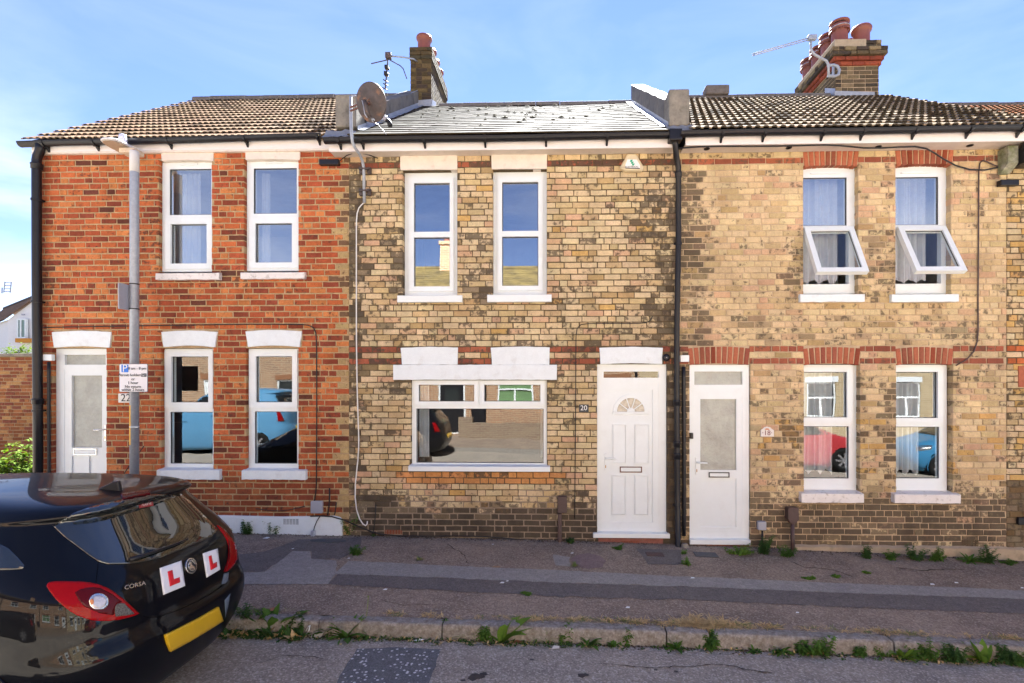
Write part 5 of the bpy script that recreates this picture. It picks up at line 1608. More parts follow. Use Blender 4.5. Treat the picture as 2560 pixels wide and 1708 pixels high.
MAROON = mat('maroon_print', (.16, .02, .03), .5, 0)
text('number', '·18·', .085, at(1918, 1083, W - .008), FACE, MAROON, t, .001)
mb = MB(); a = at(1918, 1073, W - .008); mb.prism([(a.x - .03, a.z - .008), (a.x + .03, a.z - .008), (a.x + .015, a.z + .008), (a.x - .015, a.z + .008)][::-1], W - .009, W - .006); mb.build('flower_motif', mat('orange_print', (.6, .2, .05), .5, 0), t)

# alarm box
AL_P = [(1568.3, 388.8), (1587.8, 388.8), (1608.5, 423.3), (1603, 432.3), (1561.4, 432.3), (1547.3, 424)]
t = thing('alarm_box', 'yellowed triangular burglar alarm box under the eaves of the yellow house', 'alarm', at(1578, 432, -.03))
IV = mat('yellowed_plastic', (.62, .52, .34), .4, .08, 12)
outer = [at(x, y, -.001) for x, y in AL_P]
c_ = sum(outer, Vector()) / 6
inn = [c_.lerp(p, .86) for p in outer]
mb = MB(); n = 6
mb.add([(p.x, -.001, p.z) for p in outer] + [(p.x, -.05, p.z) for p in outer] + [(p.x, -.066, p.z) for p in inn],
       [(i, i + 6, (i + 1) % 6 + 6, (i + 1) % 6) for i in range(6)] + [(i + 6, i + 12, (i + 1) % 6 + 12, (i + 1) % 6 + 6) for i in range(6)] + [(17, 16, 15, 14, 13, 12)])
mb.build('casing', IV, t, bevel=.004)
def flat(name, pxs, y, m, parent, d=.002):
    P = [at(x, yy, y) for x, yy in pxs]
    mb = MB(); mb.prism([(p.x, p.z) for p in P], y, y + d)
    return mb.build(name, m, parent)
z3 = lambda x, y: (1540 + x / 26.1, 380 + y / 26.1)
flat('label', [z3(740, 490), z3(1340, 490), z3(1570, 870), z3(1570, 1110), z3(610, 1070), z3(610, 840)], -.069, WHT, t)
GRN = mat('green_print', (.03, .36, .20), .5, 0)
for k, (dx, dy) in enumerate(((0, 0), (60, 125), (125, 245))):
    flat('emblem', [z3(950 + dx, 510 + dy), z3(1100 + dx, 510 + dy), z3(1040 + dx, 640 + dy), z3(895 + dx, 640 + dy)], -.072, GRN, t)
text('lettering', 'ELECTRICAL', .030, at(*z3(1040, 985), -.071), FACE, DARKTXT, t, .001)
flat('underline', [z3(620, 1045), z3(1560, 1060), z3(1560, 1110), z3(620, 1075)], -.0715, DARKTXT, t)

# ---------------------------------------------------------------- aerials and dish
def rod(mb, pts, r, n=6): mb.tube([at(*p) for p in pts], r, n)
t = thing('tv_aerial', 'rusty TV aerial with a drooping broken element on the left chimney', 'aerial', at(1040, 152, 2.8))
mb = MB(); rod(mb, [(1043, 154, 2.85), (1034, 148, 2.6), (1010, 143.5, 2.5), (972, 140, 2.5)], .014); mb.build('arm', GALV, t, smooth=True)
mb = MB(); rod(mb, [(971, 133, 2.5), (969, 160, 2.5), (963, 224, 2.5)], .012)
mb.build('boom', RUST, t, smooth=True)
mb = MB(); a = at(971, 140, 2.5); mb.box(a.x - .05, a.x + .05, 2.46, 2.54, a.z - .05, a.z + .05); mb.build('clamp', RUST, t, bevel=.01)
for k, (a, b) in enumerate((((928, 159.5), (968, 150)), ((974, 150), (1000, 164)), ((1000, 164), (1008, 172)), ((1008, 172), (1017, 197)))):
    mb = MB(); rod(mb, [(*a, 2.5), (*b, 2.5)], .009); mb.build('element', RUST, t, smooth=True)
for k, y in enumerate((168, 172, 181, 190, 202, 212, 222)):
    x = 968 - (y - 160) * .09
    mb = MB(); rod(mb, [(x - 6 + k % 2, y - 3, 2.46), (x + 6, y + 4 - k % 2 * 2, 2.54)], .010); mb.build('element', BLACKM, t, smooth=True)
for y in (169, 185): 
    a = at(967.5 - (y - 160) * .09, y, 2.5); mb = MB(); mb.box(a.x - .03, a.x + .03, 2.46, 2.54, a.z - .03, a.z + .03); mb.build('clip', BLACKM, t, bevel=.006)
t = thing('tv_aerial', 'long thin TV aerial pointing left from the right chimney', 'aerial', at(2072, 190, 2.75))
mb = MB()
rod(mb, [(1881, 135.5, 2.6), (2034, 91.5, 2.6)], .011); mb.build('boom', GALV, t, smooth=True)
mb = MB(); rod(mb, [(1881, 139.5, 2.6), (2034, 96.5, 2.6)], .009); mb.build('boom', GALV, t, smooth=True)
a = at(2030, 95, 2.6); mb = MB(); mb.box(a.x - .07, a.x + .07, 2.56, 2.64, a.z - .04, a.z + .04); mb.build('clamp', GALV, t, bevel=.006)
mb = MB(); rod(mb, [(2027, 99, 2.6), (2027, 118, 2.6), (2030, 129, 2.6), (2037, 137, 2.62), (2052, 145, 2.65), (2066, 152, 2.68), (2071, 162, 2.7), (2071.5, 190, 2.7)], .021, 8); mb.build('mast', GALV, t, smooth=True)
mb = MB(); c0 = at(2090, 178, 2.74)
P = [(2070, 164, 2.7), (2084, 162.5, 2.74), (2094, 166, 2.74), (2099, 176, 2.74), (2096, 187, 2.74), (2086, 191, 2.74), (2070, 190, 2.7)]
rod(mb, P, .024, 8); mb.build('bracket', GALV, t, smooth=True)
mb = MB(); rod(mb, [(2083, 166, 2.84), (2083, 189, 2.84)], .02, 6); mb.build('wall_plate', GALV, t)
# satellite dish
t = thing('satellite_dish', 'rusty satellite dish seen from behind on a bent pole between the roofs', 'satellite dish', at(911, 506, -.05))
py_ = -.36
mb = MB(); rod(mb, [(877.3, 241, py_), (876.8, 287, py_), (878, 330, py_), (881, 355, py_), (888, 371, -.30), (899, 386, -.2), (906, 402, -.12), (909.5, 420, -.075), (911, 507, -.075)], .018, 10)
mb.build('pole', GALV, t, smooth=True)
dc = at(928, 256.5, -.62)
fd = Vector((.36, .85, .36)).normalized()
Mq = Matrix.Translation(dc) @ fd.to_track_quat('Z', 'X').to_matrix().to_4x4() @ Matrix.Rotation(.35, 4, 'Z') @ Matrix.Diagonal((1.0, 1.0, 1, 1))
mb = MB()
RD = .20
prof = [(r, .36 * r * r - .02) for r in np.linspace(0.001, RD, 9)]
mb.lathe(prof + [(RD + .008, prof[-1][1] + .002), (RD + .008, prof[-1][1] + .012), (RD - .004, prof[-1][1] + .012)] + [(r, .36 * r * r - .014) for r in np.linspace(RD - .006, .001, 8)], Mq, 36, cap=False)
mb.build('dish', RUST, t, smooth=True)
b0, b1 = at(877, 270, py_), dc - fd * .03
mb = MB()
for dz in (.022, -.022):
    mb.tube([b0 + Vector((0, -.01, dz - .02)), b1 + Vector((0, 0, dz + .01))], .011, 6)
mb.build('bracket', RUSTL, t)
pl_ = [Mq @ Vector(v) for v in ((-.03, -.05, -.035), (.03, -.05, -.035), (.03, .13, -.012), (-.03, .13, -.012), (-.03, -.05, -.02), (.03, -.05, -.02), (.03, .13, .0), (-.03, .13, .0))]
lo, hi = at(913, 248, -.64), at(921, 292, -.60)
mb = MB(); mb.tube([at(911, 252, -.66), at(914, 262, -.665), at(919, 282, -.65), at(925, 294, -.62)], .022, 8); mb.build('mount_plate', RUST, t, smooth=True)
e0, e1 = at(931, 299, -.60), at(962, 304, -.30)
mb = MB(); mb.tube([e0, e0.lerp(e1, .5), e1], .014, 8); mb.build('feed_arm', GALV, t, smooth=True)
l0, l1, l2 = at(957, 293, -.32), at(972, 304, -.30), at(976, 316, -.30)
mb = MB(); mb.lathe([(.0, 0), (.034, .0), (.038, .03), (.03, .05), (0, .05)], Matrix.Translation(l0) @ (l1 - l0).to_track_quat('Z', 'X').to_matrix().to_4x4(), 14); mb.build('feed_horn', GREYP, t, smooth=True)
mb = MB(); mb.tube([l0.lerp(l1, .35), l1, l1.lerp(l2, .5), l2], [.026, .026, .03, .028], 10); mb.build('receiver', BLACKP, t, smooth=True)
mb = MB(); rod(mb, [(879, 243, py_), (886, 239, -.42), (896, 240, -.5), (904, 247, -.58), (908, 262, -.64), (912, 285, -.66), (918, 294, -.66)], .006); mb.build('lead', GREYP, t, smooth=True)
mb = MB(); rod(mb, [(931, 304, -.6), (945, 312, -.4), (956, 325, -.3), (966, 337, -.29)], .005); mb.build('lead', GREYP, t, smooth=True)
for yy in (426, 480):
    a = at(913, yy, -.03)
    mb = MB(); mb.box(a.x - .07, a.x - .025, -.06, -.004, a.z - .05, a.z + .035); mb.box(a.x + .03, a.x + .075, -.05, -.004, a.z - .05, a.z + .035)
    mb.box(a.x - .06, a.x + .07, -.10, -.055, a.z - .012, a.z + .008)
    k = mb.build('wall_bracket', RUST, t, bevel=.006)
mb = MB(); rod(mb, [(967, 252, 1.1), (985, 248, 1.5), (1010, 241, 2.1), (1044, 226, 2.8)], .006); tag(mb.build('cable', mat('pale_cable', (.6, .58, .54), .5, 0), smooth=True), 'pale cable lying along the left parapet towards the chimney', 'cable')

# ---------------------------------------------------------------- lamp post with its sign
LY = -.28
lx, lz = at(336, 700, LY).x, zg(at(336, 700, LY).x)
t = thing('street_lamp', 'grey galvanised lamp post with flat lantern in front of the red house', 'street lamp', (lx, LY, lz))
zt = at(336, 405, LY).z
mb = MB(); mb.lathe([(.048, 0), (.048, zt - lz - .1), (.047, zt - lz)], Matrix.Translation((lx, LY, lz)), 20); mb.build('column', GALV, t, smooth=True)
mb = MB(); mb.lathe([(.050, -.12), (.050, .12), (.046, .135)], Matrix.Translation((lx, LY, zt - .005)), 20); mb.build('spigot', mat('lamp_grey_paint', (.62, .61, .59), .45, .05, 10), t, smooth=True)
LAMPG = MATS['lamp_grey_paint']
RUSTY = mat('rust_stained_bracket', (.62, .50, .36), .6, .1, 12, spot=.95, spot_scale=16, spot_col=(.42, .13, .02))
zb = zt + .12
mb = MB(); mb.box(lx - .20, lx + .0, LY - .0, LY + .16, zb, zb + .062); mb.build('bracket', RUSTY, t, bevel=.012)
# lantern: a flat tapering blade reaching over the footway
import itertools
LA = Vector((0, -1, 0)); LB = Vector((1, 0, 0))
o_ = Vector((lx - .22, -.13, zt + .20))
prof2 = [(-.23, .02), (-.15, .09), (-.02, .125), (.10, .13), (.21, .12), (.28, .09), (.31, .03)]
L_, R__ = [], []
base = []
for s_, w_ in prof2: base.append(o_ + LA * s_ + LB * w_)
for s_, w_ in reversed(prof2): base.append(o_ + LA * s_ - LB * w_)
n = len(base)
tilt = lambda p: Vector((p.x, p.y, p.z + .02 * ((p - o_).dot(LA))))
base = [tilt(p) for p in base]
cen = sum(base, Vector()) / n
top1 = [p + Vector((0, 0, .022)) for p in base]
top2 = [cen.lerp(p, .72) + Vector((0, 0, .05)) for p in base]
mb = MB(); mb.add(base + top1 + top2, [tuple(range(n - 1, -1, -1))] + [(i, (i + 1) % n, (i + 1) % n + n, i + n) for i in range(n)] + [(i + n, (i + 1) % n + n, (i + 1) % n + 2 * n, i + 2 * n) for i in range(n)] + [tuple(2 * n + i for i in range(n))])
mb.build('lantern', LAMPG, t, bevel=.006)
mb = MB(); und = [cen.lerp(p, .90) + Vector((0, 0, -.003)) for p in base]; und2 = [p - Vector((0, 0, .006)) for p in und]
mb.add(und + und2, [tuple(range(2 * n - 1, n - 1, -1))] + [(i, i + n, (i + 1) % n + n, (i + 1) % n) for i in range(n)]); mb.build('lamp_glass', mat('brownish_lens', (.40, .31, .23), .25, .08, 8), t)
mb = MB(); pc = tilt(o_ + LA * .10 + LB * .03); mb.lathe([(.05, .04), (.05, .06), (.044, .10), (.036, .155), (.02, .165), (0, .166)], Matrix.Translation(pc), 16); mb.build('photocell', mat('white_translucent_plastic', (.75, .76, .84), .3, .05, 20), t, smooth=True)
# straps, edge-on plate and yellow strip on the column
mb = MB(); q = rect0(314.5, 711, 322, 775, LY - .06); mb.box(q[0] - .004, q[0] + .010, LY - .17, LY + .12, q[2], q[3]); mb.build('edge_on_plate', GREYP, t, bevel=.003)
for py in (712, 774):
    z = at(336, py, LY).z; mb = MB(); mb.lathe([(.052, 0), (.052, .012), (.047, .012), (.047, 0)], Matrix.Translation((lx, LY, z)), 20); mb.build('strap', BLACKM, t)
    mb = MB(); mb.tube([(lx + .04, LY - .01, z + .006), (lx + .085, LY - .03, z + .004)], .004, 5); mb.build('strap_tail', BLACKM, t)
YEL = mat('yellow_label', (.78, .42, .04), .5, .1, 30)
za, zb2 = at(330, 1112, LY).z, at(330, 1013.5, LY).z
mb = MB()
A = np.linspace(math.radians(182), math.radians(262), 9)
r_ = .0495
v = [(lx + r_ * math.cos(a), LY + r_ * math.sin(a), z) for z in (za, zb2) for a in A]
mb.add(v, [(i, i + 1, i + 10, i + 9) for i in range(8)]); mb.build('yellow_strip', YEL, t)
for k, ch in enumerate('NBX71162'):
    a = math.radians(222)
    M = Matrix.Translation((lx + .0505 * math.cos(a), LY + .0505 * math.sin(a), zb2 - .045 - k * .058)) @ Matrix.Rotation(a + math.pi / 2, 4, 'Z') @ Matrix.Rotation(math.pi / 2, 4, 'X')
    text('lettering', ch, .052, None, None, DARKTXT if k < 4 else mat('faded_print', (.40, .24, .05), .5, 0) if 'faded_print' not in MATS else MATS['faded_print'], t, .0004, M=M)
z = at(336, 1068, LY).z
mb = MB(); mb.lathe([(.051, 0), (.051, .010), (.047, .010), (.047, 0)], Matrix.Translation((lx, LY, z)), 20); mb.tube([(lx + .03, LY - .04, z + .005), (lx + .085, LY - .05, z + .003)], .006, 5); mb.build('cable_tie', UPVC, t)
# parking sign
sy = LY - .075
q = rect0(298, 909.5, 369.5, 980.5, sy)
t = thing('parking_sign', 'white permit parking sign with blue P on the lamp post', 'sign', ((q[0] + q[1]) / 2, sy, q[2]))
def rrect(q, r, n=5):
    P = []
    for cx_, cz_, a0 in ((q[1] - r, q[3] - r, 0), (q[0] + r, q[3] - r, 90), (q[0] + r, q[2] + r, 180), (q[1] - r, q[2] + r, 270)):
        for k in range(n): a = math.radians(a0 + 90 * k / (n - 1)); P.append((cx_ + r * math.cos(a), cz_ + r * math.sin(a)))
    return P[::-1]
mb = MB(); mb.prism(rrect(q, .015), sy, sy + .004); mb.build('backing', mat('sign_grey', (.16, .16, .17), .5, .05), t)
q2 = (q[0] + .006, q[1] - .006, q[2] + .006, q[3] - .006)
mb = MB(); mb.prism(rrect(q2, .012), sy - .002, sy - .0005); mb.build('face', mat('sign_white', (.78, .76, .77), .35, .02), t)
cz5 = lambda x, y: at(280 + x / 6.03, 880 + y / 6.03, sy)
BLUE = mat('sign_blue', (.02, .18, .70), .35, .02)
a, b = cz5(145, 307), cz5(250, 193); mb = MB(); mb.prism(rrect((a.x, b.x, a.z, b.z), .008), sy - .004, sy - .0022); mb.build('blue_panel', BLUE, t)
p_ = lambda x, y: cz5(x, y) + Vector((0, -.0065, 0))
text('lettering', 'P', .125, p_(200, 250), FACE, WHT, t, .0008)
text('lettering', '8 am - 8 pm', .046, p_(386, 250), FACE, DARKTXT, t, .0008)
text('lettering', 'Permit holders', .048, p_(278, 350), FACE, DARKTXT, t, .0008)
a, b = cz5(447, 376), cz5(522, 324); mb = MB(); mb.prism(rrect((a.x, b.x, a.z, b.z), .004), sy - .004, sy - .0022); mb.build('zone_panel', DARKTXT, t)
text('lettering', 'G1', .044, p_(484, 350), FACE, WHT, t, .0008)
for s_, y in (('or', 411), ('1 hour', 467), ('No return', 525), ('within 2 hours', 572)):
    text('lettering', s_, .048, p_(322, y), FACE, DARKTXT, t, .0008)
for py in (930, 962):
    z = at(336, py, LY).z; mb = MB(); mb.lathe([(.0525, 0), (.0525, .012), (.048, .012), (.048, 0)], Matrix.Translation((lx, LY, z)), 20); mb.box(lx - .02, lx + .02, sy + .004, LY - .045, z, z + .012); mb.build('clamp', GALV, t)

# ---------------------------------------------------------------- beyond the gap on the left
GW = 4.3
t = thing('garden_wall', 'old brown brick garden wall beyond the black downpipe at the left', 'wall', (at(40, 1000, GW).x, GW, zg(-9)))
BRG, BRGM = pair('brown_garden_brick', rough=.9, var=.2, scale=26, bump=.5, spot=.5, spot_scale=7, spot_col=(.09, .05, .03))
gx0, gx1 = at(-60, 900, GW).x, -5.5
gt = at(60, 884, GW).z
mb = MB(); mb.box(gx0, gx1, GW + .008, GW + .22, -.3, gt - .07); gw = mb.build('wall', mat('garden_wall_mortar', (.34, .25, .15), .9, .2, 10, .4), t)
mg = Masonry(gw, BRG, BRGM); rr = random.Random(31)
k = 0; z = gt - .075
cs = [lin(168, 112, 74, .75), lin(150, 94, 62, .75), lin(186, 142, 94, .75), lin(140, 84, 66, .75)]
while z > -.1:
    x = gx0 - rr.uniform(0, .2)
    while x < gx1:
        L = .215 if rr.random() < .6 else .108
        mg.add(Matrix.Translation((x + L / 2, GW + rr.uniform(-.003, .003), z - .0375)), L - .011, .063, jit(cs[rr.randrange(4)], rr, .12), rank=-abs(x - at(40, 1000, GW).x))
        x += L
    z -= .075
mg.finish(220)
mb = MB(); x = gx0
while x < gx1:
    mb = MB(); mb.box(x + .004, x + .44, GW - .06, GW + .27, gt - .068, gt + rr.uniform(-.008, .004)); mb.build('coping_stone', CONC, t, bevel=.012); x += .445
# far white house
HX, HY = at(50, 800, 24).x, 24.0
t = thing('white_house', 'distant white rendered house with a tiled gable roof above the garden wall', 'house', (HX, HY, -.2))
RENDER = mat('white_render', (.74, .74, .74), .8, .05, 6)
apex = at(84, 738, HY); eav = at(20, 800, HY)
sx_ = apex.x - eav.x
hb = -1.0
mb = MB()
p = [(eav.x, HY, hb), (eav.x + 2 * sx_, HY + .6, hb), (eav.x + 2 * sx_, HY + .6, eav.z), (apex.x, HY + .3, apex.z - .08), (eav.x, HY, eav.z)]
mb.add(p, [(0, 1, 2, 3, 4)])
far = Vector((-7.5, 5.0, 0))
mb.add([p[0], (p[0][0] + far.x, HY + far.y, hb), (p[0][0] + far.x, HY + far.y, eav.z), p[4]], [(3, 2, 1, 0)])
mb.build('wall', RENDER, t)
FT = mat('brown_roof_tiles', (.16, .105, .075), .9, .3, 3, .4)
slopev = (Vector(p[3]) - Vector(p[4]))
rws = 11
mb0 = MB(); mb0.quad(Vector(p[4]) + Vector((-.1, -.15, -.05)), Vector(p[3]) + Vector((0, -.15, -.03)), Vector(p[3]) + far + Vector((0, 0, -.03)), Vector(p[4]) + far + Vector((0, 0, -.05)))
mb0.quad(Vector(p[3]) + Vector((0, -.15, -.03)), Vector(p[2]) + Vector((.1, -.15, -.05)), Vector(p[2]) + far, Vector(p[3]) + far)
rf = mb0.build('roof', FT, t)
for r in range(rws):
    mb = MB(); s0, s1 = r / rws, (r + 1) / rws + .03
    a = Vector(p[4]) + slopev * s0 + Vector((-.12 * (1 - s0), -.18, .06)); b = Vector(p[4]) + slopev * s1 + Vector((0, -.18, .02))
    f_ = far * 1.0
    up = Vector((0, 0, -.06))
    mb.add([a, b, b + f_, a + f_, a + up, a + f_ + up, b + up], [(0, 1, 2, 3)[::-1], (4, 0, 3, 5)[::-1], (0, 4, 6, 1)]); mb.build('tile_course', FT, rf)
mb = MB(); a = Vector(p[3]) + Vector((.05, -.2, .03)); mb.tube([a, a + far], .11, 8); mb.build('ridge', mat('dark_ridge', (.06, .05, .05), .8, .2), rf)
wv_ = [at(42, 797, HY - .05), at(64, 846, HY - .05)]
mb = MB(); mb.plate((wv_[0].x, wv_[1].x, wv_[1].z, wv_[0].z), [(wv_[0].x + .08, wv_[0].x + .2, wv_[1].z + .08, wv_[0].z - .08), (wv_[0].x + .28, wv_[1].x - .06, wv_[1].z + .08, wv_[0].z - .08)], HY - .06, HY + .1)
fw = mb.build('window', UPVC, t)
mb = MB(); mb.box(wv_[0].x + .05, wv_[1].x - .05, HY - .02, HY + .02, wv_[1].z + .05, wv_[0].z - .05); mb.build('pane', mat('greenish_glass', (.16, .24, .21), .1, .1, 4), fw)
a, b = at(38.5, 846, HY - .2), at(73, 856, HY - .2); mb = MB(); mb.box(a.x, b.x, HY - .22, HY + .1, b.z, a.z); mb.build('sill', mat('orange_stone', (.55, .25, .05), .8, .1), fw)
a, b = at(57, 785, HY), at(63, 789, HY); mb = MB(); mb.box(a.x, b.x, HY - .1, HY, b.z, a.z); mb.build('vent', GREYP, t)
t = thing('tv_aerial', 'faint ladder-shaped TV aerial on the ridge of the distant white house', 'aerial', at(18, 733, 27))
mb = MB(); rod(mb, [(9.5, 732, 27), (12.5, 704, 27)], .035, 5); rod(mb, [(25.5, 732, 27), (28.5, 705, 27)], .035, 5); mb.build('rail', GALV, t)
for y in (707, 714, 722, 729):
    mb = MB(); x = 12.5 - (y - 704) * .107; rod(mb, [(x - 1, y, 27), (x + 17, y + .5, 27)], .03, 5); mb.build('rung', GALV, t)
mb = MB(); rod(mb, [(5, 734, 27), (5.5, 719, 27)], .04, 5); mb.build('mast', GALV, t)
# ================================================================ cars
CLEARG = mat('dark_tinted_glass', (.012, .015, .014), .02, 0, 5, spec=.9, coat=.6)
TYRE = mat('tyre_rubber', (.012, .012, .012), .8, .2, 40)
ALLOY = mat('alloy_wheel', (.45, .45, .47), .3, .05, 20, metal=.8)
REDL = mat('red_lamp_lens', (.26, .003, .005), .18, .05, 60, coat=.22, spec=.05)
REDD = mat('dark_red_lens', (.075, .003, .005), .2, .1, 60, coat=.15, spec=.1)
SMOKE = mat('smoked_lens', (.10, .095, .09), .2, .7, 140, 0.6)
YPLATE = mat('yellow_number_plate', (.62, .38, .015), .35, .03, 8)
def paint(name, c): return mat(name, c, .4, 0, 5, coat=.45, spec=.05)
ZT = [.09, .17, .25, .34, .42, .50, .57, .62, .66, .70, .76, .82, .88, .93, .98, 1.04, 1.10, 1.16, 1.22, 1.28, 1.325, 1.350, 1.365, 1.39, 1.415, 1.435, 1.455, 1.472, 1.484]
ZC = [.09, .17, .25, .38, .50, .57, .62, .66, .70, .80, .92, 1.00, 1.10, 1.20, 1.30, 1.350, 1.365, 1.41, 1.435, 1.455, 1.472, 1.484]
XR = [.20, .13, .08, .02, .00, .002, .02, .042, .05, .06, .085, .125, .20, .285, .36, .395, .315, .325, .42, .66, .95, 1.30]
XF = [3.7, 3.78, 3.90, 3.99, 4.0, 3.98, 3.96, 3.94, 3.92, 3.82, 3.5, 3.06, 2.88, 2.70, 2.52, 2.42, 2.39, 2.28, 2.20, 2.08, 1.95, 1.72]
WH = [.74, .77, .80, .835, .852, .857, .858, .858, .857, .853, .838, .818, .775, .722, .668, .640, .632, .592, .555, .505, .44, .33]
def body_mesh(name, S, zs, m):
    mb = MB()
    nr, ns, nf = 18, 34, 10
    rings = []
    for z in ZT:
        xr, xf, w = np.interp(z, ZC, XR), np.interp(z, ZC, XF), np.interp(z, ZC, WH)
        Lr, Lf = min(.80, .42 * (xf - xr)), min(.75, .4 * (xf - xr))
        half = []
        e = 2 / 3.7
        for i in range(nr):
            a = math.pi / 2 * i / nr
            half.append((xr + Lr * (1 - math.cos(a) ** e), w * math.sin(a) ** e))
        for i in range(ns):
            t = i / ns
            half.append((xr + Lr + (xf - Lf - xr - Lr) * t, w))
        for i in range(nf + 1):
            a = math.pi / 2 * (1 - i / nf)
            half.append((xf - Lf * (1 - max(0, math.cos(a)) ** e), w * max(0, math.sin(a)) ** e))
        full = half + [(x, -y) for x, y in reversed(half[1:-1])]
        rings.append([(-x * S, y * S, z * S * zs) for x, y in full])
    n = len(rings[0])
    v = [p for r in rings for p in r]
    ax = [.72 * S, 3.23 * S]
    f = []
    for j in range(len(rings) - 1):
        for i in range(n):
            q = (j * n + i, j * n + (i + 1) % n, (j + 1) * n + (i + 1) % n, (j + 1) * n + i)
            c = [sum(v[k][d] for k in q) / 4 for d in range(3)]
            if abs(c[1]) > .5 * S and any((-c[0] - a) ** 2 + (c[2] - .30 * S) ** 2 < (.335 * S) ** 2 for a in ax): continue
            f.append(q)
    top = len(rings) - 1
    v.append((-1.55 * S, 0, 1.488 * S * zs)); f += [(top * n + i, top * n + (i + 1) % n, len(v) - 1) for i in range(n)]
    f.append(tuple(range(n - 1, -1, -1)))
    mb.add(v, f)
    return mb, rings
def densify(poly, d):
    out = []
    for i, p in enumerate(poly):
        q = poly[(i + 1) % len(poly)]
        n = max(1, int(math.hypot(q[0] - p[0], q[1] - p[1]) / d))
        out += [(p[0] + (q[0] - p[0]) * k / n, p[1] + (q[1] - p[1]) * k / n) for k in range(n)]
    return out
def inside(p, poly):
    c = False
    for i in range(len(poly)):
        (x1, y1), (x2, y2) = poly[i], poly[i - 1]
        if (y1 > p[1]) != (y2 > p[1]) and p[0] < (x2 - x1) * (p[1] - y1) / (y2 - y1) + x1: c = not c
    return c
def patch(name, poly, hit, m, parent, off=.004, d=4.0, depth=.006):
    """A raised piece that follows the bodywork: outline in 2-D, hit() carries it onto the body."""
    B = densify(poly, d)
    c = (sum(p[0] for p in B) / len(B), sum(p[1] for p in B) / len(B))
    xs = [p[0] for p in B]; ys = [p[1] for p in B]
    def safe(p):
        for k in range(14):
            h = hit(*p)
            if h: return h
            p = (p[0] + (c[0] - p[0]) * .06, p[1] + (c[1] - p[1]) * .06)
        return None
    pts = list(B)
    x = min(xs) + d
    while x < max(xs):
        y = min(ys) + d
        while y < max(ys):
            if inside((x, y), poly) and min((x - a) ** 2 + (y - b) ** 2 for a, b in B) > (d * .5) ** 2: pts.append((x, y))
            y += d
        x += d
    n = len(B)
    vv, ee, ff, *_ = delaunay_2d_cdt([Vector(p) for p in pts], [(i, (i + 1) % n) for i in range(n)], [], 1, 1e-4)
    H = [safe((p.x, p.y)) for p in vv]
    if any(h is None for h in H): return None
    top = [h[0] + h[1] * off for h in H]; bot = [h[0] + h[1] * (off - depth) for h in H]
    nv = len(vv)
    f = []
    for t in ff:
        a, b, c_ = (top[i] for i in t[:3])
        f.append(tuple(t) if (b - a).cross(c_ - a).dot(H[t[0]][1]) > 0 else tuple(reversed(t)))
    cnt = {}
    for t in f:
        for i in range(len(t)):
            e = (t[i], t[(i + 1) % len(t)]); cnt[e] = 1
    sk = [(b, a, a + nv, b + nv) for (a, b) in cnt if (b, a) not in cnt]
    me = bpy.data.meshes.new(name)
    me.from_pydata([tuple(p) for p in top + bot], [], f + sk)
    me.polygons.foreach_set('use_smooth', [True] * len(f) + [False] * len(sk))
    me.materials.append(m)
    o = bpy.data.objects.new(name, me); COL.objects.link(o); o.parent = parent
    return o
def wheel(parent, x, y, S, side):
    M = Matrix.Translation((x, y, .30 * S)) @ Matrix.Rotation(-side * math.pi / 2, 4, 'X')
    mb = MB(); mb.lathe([(.19 * S, -.10), (.28 * S, -.10), (.300 * S, -.07), (.302 * S, 0), (.300 * S, .07), (.285 * S, .09), (.21 * S, .092), (.20 * S, .06)], M, 32)
    w = mb.build('wheel', TYRE, parent, smooth=True)
    mb = MB(); mb.lathe([(.205 * S, .085), (.195 * S, .07), (.19 * S, .02), (0, .02)], M, 32, cap=False)
    mb.lathe([(.03 * S, .075), (.045 * S, .072), (.05 * S, .03)], M, 16)
    for k in range(7):
        a = 2 * math.pi * k / 7
        d, e = Vector((math.cos(a), math.sin(a), 0)), Vector((-math.sin(a), math.cos(a), 0))
        p = [d * .04 * S + e * .022 * S, d * .04 * S - e * .022 * S, d * .2 * S - e * .032 * S, d * .2 * S + e * .032 * S]
        up = Vector((0, 0, .075))
        mb.add([M @ (q + up) for q in p] + [M @ (q + Vector((0, 0, .03))) for q in p], [(3, 2, 1, 0), (0, 1, 5, 4), (2, 3, 7, 6)])
    mb.build('rim', ALLOY, w)
    return w
